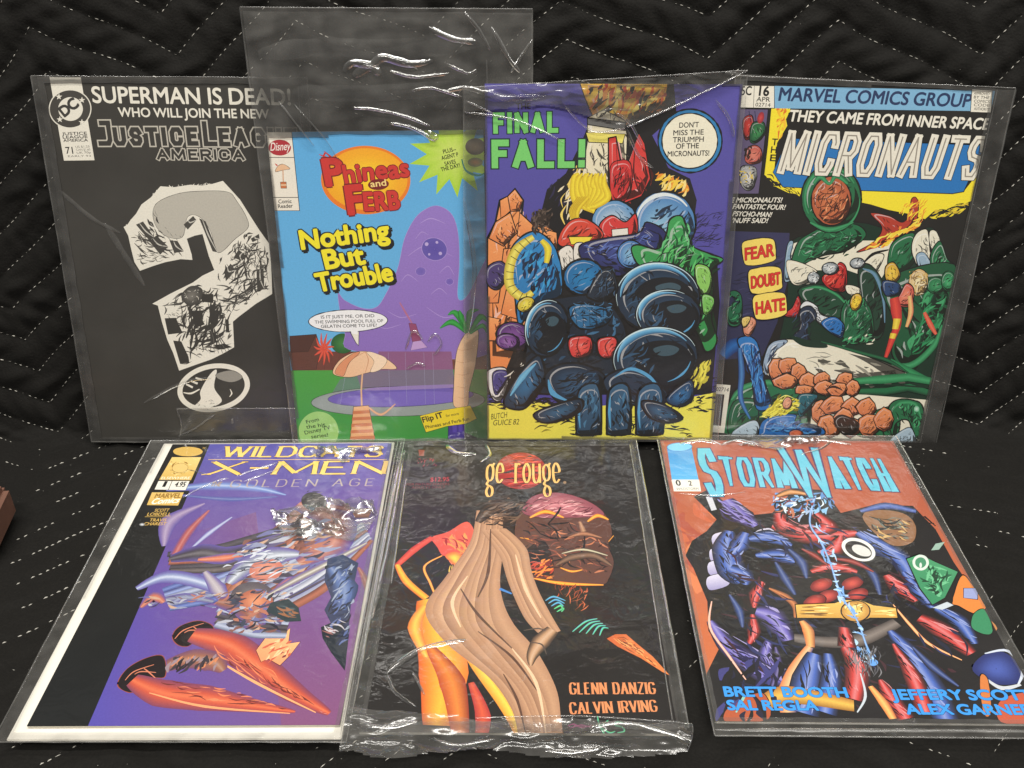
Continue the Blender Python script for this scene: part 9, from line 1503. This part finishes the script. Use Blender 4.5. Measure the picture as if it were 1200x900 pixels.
["T","title_lettering","S",[25.1,189.0],[37.6,189.1],57.41,[[0.12,818],[0.09,819]],0,"w",-0.15,0],
["T","title_lettering","TORM",[38.4,201.6],[88.3,198.3],34.82,[[0.15,818],[0.1,819]],-0.03,"w",-0.1,0],
["T","title_lettering","W",[87.1,188.0],[115.8,188.2],59.72,[[0.11,818],[0.07,819]],-0.03,"w",-0.15,0],
["T","title_lettering","ATCH",[115.4,198.5],[156.6,195.1],38.51,[[0.14,818],[0.1,819]],-0.08,"w",-0.11,0],
["T","name_lettering","BRETT BOOTH",[7.6,16.4],[73.0,16.4],6.35,[[0.09,820],[0.06,821]],0,"b",0,0],
["T","name_lettering","SAL REGLA",[7.8,7.4],[55.1,7.6],6.17,[[0.09,820],[0.06,821]],0,"b",0,0],
["T","name_lettering 2","JEFFERY SCOTT",[96.4,15.2],[171.2,15.6],6.52,[[0.09,820],[0.06,821]],0,"b",0,0],
["T","name_lettering 2","ALEX GARNER",[101.0,5.6],[167.0,6.0],6.34,[[0.09,820],[0.06,821]],0,"b",0,0],
 ],
}

FRAMES = {   # lower-left corner, width axis, height axis, width, height (metres)
 'jl': ((-0.31396, 0.60952, 0.00178), (0.9999, -0.00246, -0.01424), (0.01445, 0.17023, 0.9853), 0.17250, 0.26149),
 'ph': ((-0.16009, 0.6016, 0.00296), (0.99999, 0.00068, 0.00398), (-0.00404, 0.16838, 0.98571), 0.14337, 0.22600),
 'mi': ((0.13919, 0.60942, 0.00119), (0.99875, -0.00838, -0.04933), (0.05004, 0.16733, 0.98463), 0.16897, 0.25912),
 'ff': ((-0.01851, 0.59952, 0.0057), (0.99996, -0.00155, -0.00929), (0.00942, 0.16479, 0.98628), 0.16699, 0.25375),
 'wild': ((-0.26154, 0.33488, 0.005), (0.99999, -0.00409, 0.0), (0.00409, 0.99999, 0.0), 0.17246, 0.26674),
 'rouge': ((-0.08046, 0.3372, 0.004), (0.99988, -0.01549, 0.0), (0.01549, 0.99988, 0.0), 0.16553, 0.25925),
 'storm': ((0.10462, 0.34232, 0.004), (0.99979, -0.02041, 0.0), (0.02041, 0.99979, 0.0), 0.17236, 0.25672),
}
NAMES = {'artwork': 'front_cover'}
BASE = {'jl': (44, 42, 38), 'ph': (92, 174, 226), 'ff': (70, 62, 140), 'mi': (22, 20, 18), 'wild': (14, 18, 20), 'rouge': (22, 19, 19), 'storm': (180, 96, 72)}
INFO = {
 'jl': ('black comic with a large white question mark on its cover, leaning against the blanket', 'comic book', 'comics standing against the back of the blanket'),
 'ph': ('bright blue paperback comic with yellow lettering and a purple hill, shortest of the standing comics', 'comic book', 'comics standing against the back of the blanket'),
 'ff': ('purple comic with green title lettering, dark blue boulders and a yellow ground', 'comic book', 'comics standing against the back of the blanket'),
 'mi': ('green and black comic with pale blue top banner and white slanted title on blue', 'comic book', 'comics standing against the back of the blanket'),
 'wild': ('violet comic with gold serif title and a black spine band, lying on a white board', 'comic book', 'comics lying flat on the blanket'),
 'rouge': ('black magazine with red and gold streamers, pink stone and slender cream title, lying flat', 'comic book', 'comics lying flat on the blanket'),
 'storm': ('rust orange comic with jagged cyan title and a gold sash, lying flat', 'comic book', 'comics lying flat on the blanket'),
}
MATP = {'jl': (1, .0016, .00025, .16, .05), 'ph': (2, .0012, .0002, .10, .035), 'ff': (3, .0012, .0002, .12, .035), 'mi': (4, .0008, .0001, .14, .03), 'wild': (5, .0018, .00040, .09, .014), 'rouge': (6, .0024, .00050, .09, .022), 'storm': (7, .0018, .00040, .09, .03)}
FR = {}
for n, (O, X_, Y_, w, h) in FRAMES.items():
    X_, Y_ = Vector(X_).normalized(), Vector(Y_).normalized(); Z_ = X_.cross(Y_).normalized(); Y_ = Z_.cross(X_)
    m = Matrix((X_, Y_, Z_)).transposed().to_4x4(); m.translation = O; FR[n] = (m, w * 1000, h * 1000)
    rect = (8.2, 171.0, 6.9, 262.4) if n == 'wild' else (0, w * 1000, 0, h * 1000)
    root = thing('comic_book', *INFO[n], mat=m)
    x0, x1, y0, y1 = rect; e = .15
    link('page_block', box_bm((x0 + e) * .001, (x1 - e) * .001, (y0 + e) * .001, (y1 - e) * .001, -.0022 if n != 'wild' else -.0019, -.00004, .0003), root, [M_PAPER])
    pr = Print(rect); s_, wv, fi, ro, hz_ = MATP[n]
    pr.poly('artwork', [(x0, y0), (x1, y0), (x1, y1), (x0, y1)], BASE[n], 0, 0, 0, 0, (0, 0, 0))
    pr.inked = n in ('ff', 'mi'); pr.ink_k = 1.5 if pr.inked else 1.0
    pr.run(ART[n]); pr.build(root, print_mat('cover_print_' + n, s_, wv, fi, ro, hz_), NAMES)
bd = thing('backing_board', 'white card backing board showing as a pale border round the violet comic', 'board', mat=FR['wild'][0])
link('card', box_bm(0, .17239, 0, .26666, -.0036, -.0021, .0004), bd, [M_BOARD])

# ------------------------------------------------------------------ clear sleeves
def sleeve(n, label): return thing('plastic_sleeve', label, 'plastic sleeve', 'clear sleeves round the comics', mat=FR[n][0])
def rectp(x0, x1, y0, y1): return [(x0, y0), (x1, y0), (x1, y1), (x0, y1)]
def seams(x0, x1, y0, y1, z=.9, w=.9): return [([(x0, y0), (x0, y1)], w, .22, z), ([(x1, y0), (x1, y1)], w, .22, z), ([(x0, y0), (x1, y0)], w, .22, z), ([(x0, y1), (x1, y1)], w, .22, z)]
s = sleeve('jl', 'clear plastic sleeve fitted closely round the black question mark comic')
film_sheet('film', s, rectp(-3.6, 177.5, -2, 262), (4.5, 169.5, 2, 258.5), 1.5, .5)
ridges('seam', s, seams(-3.6, 177.5, -2, 262, .8) + [([(170.5, 3), (171.2, 257)], .6, .15, .7)], M_SEAM)
creases(s, [([(40, 30), (70, 46), (92, 50)], 2.2, .5, .3), ([(2, 188), (22, 168), (40, 158)], 3, .4, .2), ([(30, 165), (52, 120)], 4, .4, .2)], M_FILM)

s = sleeve('ph', 'oversized clear plastic sleeve standing tall above the short blue paperback')
film_sheet('film', s, [(-3, -2), (176, -2), (176, 300.3), (-8.4, 303.5)], (1.5, 145.0, 2, 223.5), 2.5, 1.3, 2.0, .5, .02, None, None, .3, (.6, 1.6))
film_sheet('rear_film', s, [(-3, -2), (176, -2), (176, 298), (-8, 301)], (-20, 200, -20, 221), 4.5, .9, 2.5, -2.6, .02)
ridges('seam', s, [([(-8.4, 303.3), (176, 300.1)], .9, .2, 1.6), ([(-3, -2), (-8.4, 303.5)], .9, .2, 1.5), ([(176, 300), (176, 225)], .9, .2, 1.5), ([(148, 2), (146.5, 270)], .7, .2, 1.6)], M_SEAM)
creases(s, [([(133, 299), (142, 288), (149, 276)], 2.2, 1.3, 1.4), ([(54, 264), (60, 269), (72, 268), (80, 272), (98, 268), (112, 270)], 5, 1.5, 1.2), ([(60, 261), (70, 266), (78, 262)], 6, 1.2, 1.2), ([(84, 264), (100, 260), (122, 262)], 2.2, 1.1, 1.2), ([(58, 241), (72, 240), (90, 236), (108, 229)], 2.2, 1.2, 1.3), ([(82, 231), (96, 228), (112, 219)], 2.4, 1.2, 1.3), ([(120, 268), (134, 262), (140, 264)], 2.4, 1.0, 1.2), ([(96, 251), (110, 253), (130, 247)], 2, .8, 1.2), ([(107, 226), (110, 221), (113, 223)], 4, 1.2, 1.0), ([(10, 246), (24, 226), (31, 217)], 1.3, 1.2, 1.4), ([(20, 244), (38, 222), (46, 208)], 1.0, 1.0, 1.4), ([(110, 290), (125, 283), (140, 281)], 4, 1.2, 1.2), ([(150, 290), (160, 272), (168, 262)], 3, 1.6, 1.2), ([(176, 282), (166, 268), (162, 262)], 2, 1.4, 1.2), ([(0, 275), (40, 279), (90, 277), (150, 282)], 12, .7, .8), ([(20, 252), (70, 250), (140, 254)], 10, .7, .8), ([(118, 250), (132, 253), (146, 249)], 3, 1.2, 1.2), ([(84, 72), (88, 84), (92, 86), (97, 80)], 1.8, .9, .3), ([(100, 78), (106, 84), (110, 76), (104, 68)], 1.8, .9, .3), ([(84, 58), (92, 62), (98, 60)], 2, .8, .3)], M_CREASE)

s = sleeve('ff', 'clear plastic sleeve folded over at the top corner of the purple comic')
film_sheet('film', s, [(-17, 0), (171, -2), (169, 257), (-13.8, 251.5)], (1.2, 164.6, 2.2, 253.5), 3.5, .8, 2.0, .5, .03, None, None, .3)
film_sheet('folded_flap', s, [(-13.8, 236), (40, 241), (93, 227), (130, 244), (169, 262.5), (120, 258.5), (40, 254.5), (-13.8, 251)], None, 5.5, 1.1, .8, 1.9, .05, None, None, .3, (.5, 1.5))
ridges('seam', s, [([(-17, 0), (-13.8, 251)], .8, .2, 1.2), ([(171, -2), (169.2, 260)], .8, .2, 1.2), ([(-13.8, 251.2), (169, 262.3)], .9, .25, 2.2)], M_SEAM)
creases(s, [([(169, 262), (130, 243), (93, 226.6)], 1.6, .8, 2.2), ([(-13, 236), (20, 231), (52, 217)], 1.5, .9, 1.2), ([(-12, 243), (6, 235)], 1.3, .8, 1.4), ([(0, 249), (14, 245), (40, 246)], 4, 1.0, 1.6), ([(52, 240), (70, 224), (92, 226)], 1.6, 1.0, 1.4), ([(93, 226), (102, 208), (112, 200)], 1.8, .8, 1.0), ([(86, 236), (96, 228), (104, 214)], 1.6, .8, 1.6), ([(-15, 180), (-8, 130), (-14, 80)], 3, .9, .8), ([(150, 244), (160, 232), (164, 220)], 2, .9, 1.2)], M_CREASE)

s = sleeve('mi', 'clear plastic sleeve with a wide grey side margin round the green and black comic')
film_sheet('film', s, [(-4, -7), (180.6, -7.6), (182.6, 258.5), (-4, 261)], (3, 167.2, 2, 256.8), 6.5, .5, 2.0, .5, .02, None, None, .3)
ridges('seam', s, seams(-4, 181.6, -7.3, 259.5, .9) + [([(169.6, -6), (169.8, 258)], .6, .15, .8)], M_SEAM)

s = sleeve('wild', 'clear plastic sleeve round the violet comic and its white board')
film_sheet('film', s, [(-4.5, -3), (176, -4), (180.2, 266.5), (-9.2, 266.5)], (2.5, 168.5, 2.5, 263), 7.5, 1.0, 2.0, .2, .03, None, None, .3)
ridges('seam', s, [([(-4.5, -3), (-9.2, 266.5)], .9, .3, .9), ([(176, -4), (180.2, 266.5)], 1.1, .5, .9), ([(172.3, -2), (175.5, 266)], 1.1, .6, .9), ([(-4.5, -3), (176, -4)], .9, .3, .2), ([(-9.2, 266.5), (180, 266.5)], .9, .3, .6)], M_SEAM)
def tip(c): return lambda x, y: .57 * ((y + .1 * x + 9 * fbm(x, y, c, .03)) % 11.0) * min(1, max(.1, .55 + 5 * fbm(x, y, c + 5.5, .03)))
film_sheet('lifted_film', s, [(98, 182), (120, 189), (142, 191), (166, 190), (170, 178), (166, 160), (158, 150), (138, 156), (126, 150), (112, 158), (104, 168)], None, 9.5, .5, 1.0, .4, .05, M_GLARE, tip(3.3), .3, (.8, 1.3))
film_sheet('lifted_film', s, [(112, 249), (126, 255), (150, 257), (166, 254), (164, 244), (150, 247), (138, 236), (132, 246), (120, 243)], None, 10.5, .5, 1.0, .4, .05, M_GLARE, tip(4.1), .3, (.8, 1.3))
creases(s, [([(66, 222), (80, 231), (92, 238)], 1.6, .9, .3), ([(72, 216), (88, 226), (100, 238)], 1.4, .8, .3), ([(30, 230), (44, 224)], 1.2, .6, .3), ([(34, 198), (50, 214), (60, 220)], 1.4, .7, .3), ([(176, 20), (177, 120), (179, 240)], 2.2, 1.0, .6)], M_CREASE)
# the sleeve's open end leans up against the question-mark comic
fl = film_sheet('open_flap', s, [(62, 0), (66, 12), (64, 26), (98, 26.5), (168, 27), (171, 0)], None, 11.5, .5, 2.0, 0, .04)
fl.matrix_parent_inverse = FR['wild'][0].inverted() @ FR['jl'][0] @ Matrix.Translation((0, 0, .0016))
fe = ridges('flap_edge', s, [([(63, 1), (66, 13), (64, 26)], 1, .3, .3), ([(64, 26), (98, 26.5), (170, 27)], .7, .2, .3), ([(62, 3), (76, 10), (92, 22)], 1.4, .7, .3), ([(72, 16), (74, 17)], 2, .6, .3), ([(104, 14), (105, 18)], 1.4, .5, .3), ([(88, 8), (90, 10)], 1.4, .5, .3)], M_CREASE)
fe.matrix_parent_inverse = fl.matrix_parent_inverse.copy()

s = sleeve('rouge', 'loose crumpled clear plastic sleeve round the black magazine')
film_sheet('film', s, [(-7.7, -3), (170.2, 2), (168.4, 266.6), (-6.4, 266.6)], (2.5, 163.2, 6.5, 256.5), 8.5, 1.4, 2.0, .2, .03, None, None, .25)
film_sheet('crumpled_end', s, [(-7.7, 14), (20, 12), (60, 7), (110, 8), (172, 5), (172, 1), (167, -12.5), (113, -17), (62, -11), (30, -17), (11, -17), (-7.7, -13)], None, 12.5, 2.6, .9, .5, .032, None, None, .3, (.7, 1.5))
ridges('seam', s, [([(-7.7, -12), (-6.4, 266.6)], 1.0, .4, 1.0), ([(170.2, 3), (168.4, 266.6)], 1.6, .5, .8), ([(162.5, 8), (163.2, 258)], .8, .3, .5), ([(-6.4, 266.6), (168.4, 266.6)], 1.2, .4, .6)], M_SEAM)
creases(s, [([(60, 8), (110, 9.5), (150, 7), (172, 5)], 1.2, .7, 1.6), ([(120, 2), (140, 4), (170, -6)], 3.0, 1.2, 2.6), ([(172, 4), (171, -3), (167, -12)], .6, .2, 1.4), ([(10, 40), (26, 56), (52, 64)], 4, 1.6, .4), ([(10, 38), (16, 26), (28, 16)], 2, 1.2, .6), ([(24, 40), (32, 24)], 1.4, .9, .5), ([(0, 4), (14, 2), (30, 6)], 3, 1.0, 1.6), ([(40, -6), (52, -9), (70, -5)], 2, .8, 1.6), ([(96, -12), (110, -13), (128, -9)], 2.2, .8, 1.6), ([(-4, 80), (-2, 160), (-3, 250)], 2.6, 1.0, .6), ([(2, 216), (3, 160), (4, 110)], 1.4, .8, .5), ([(28, 258), (36, 248), (50, 246)], 5, 1.1, .4), ([(56, 260), (60, 246), (54, 236)], 3, .8, .4)], M_CREASE)

s = sleeve('storm', 'clear plastic sleeve with a bright bottom fold round the rust orange comic')
film_sheet('film', s, [(-2.2, -9.6), (177, -9.6), (176.2, 262.2), (-1.8, 262.2)], (1.5, 170.8, 2.5, 254.5), 10.5, 1.0, 2.0, .2, .03, None, None, .3)
film_sheet('lifted_film', s, [(54, 250), (70, 257), (92, 258), (118, 254), (112, 246), (98, 250), (84, 243), (66, 248)], None, 3.5, .5, 1.0, .4, .05, M_GLARE, tip(7.7), .3, (.8, 1.3))
ridges('seam', s, seams(-2.1, 176.4, -9.6, 262.2, .8) + [([(-1, -1.2), (175, -1.2)], 1.0, .5, .4), ([(-1, -6), (175, -5)], 2.4, .9, .7)], M_SEAM)
creases(s, [([(100, 239), (116, 246), (128, 258)], 2.0, .8, .3), ([(14, 252), (30, 256), (44, 252)], 4, 1, .3), ([(44, 250), (58, 256), (74, 250)], 4, 1.2, .3), ([(100, 252), (116, 257), (140, 252)], 3, 1, .3), ([(6, 192), (30, 190), (52, 194)], 1, .5, .3)], M_CREASE)
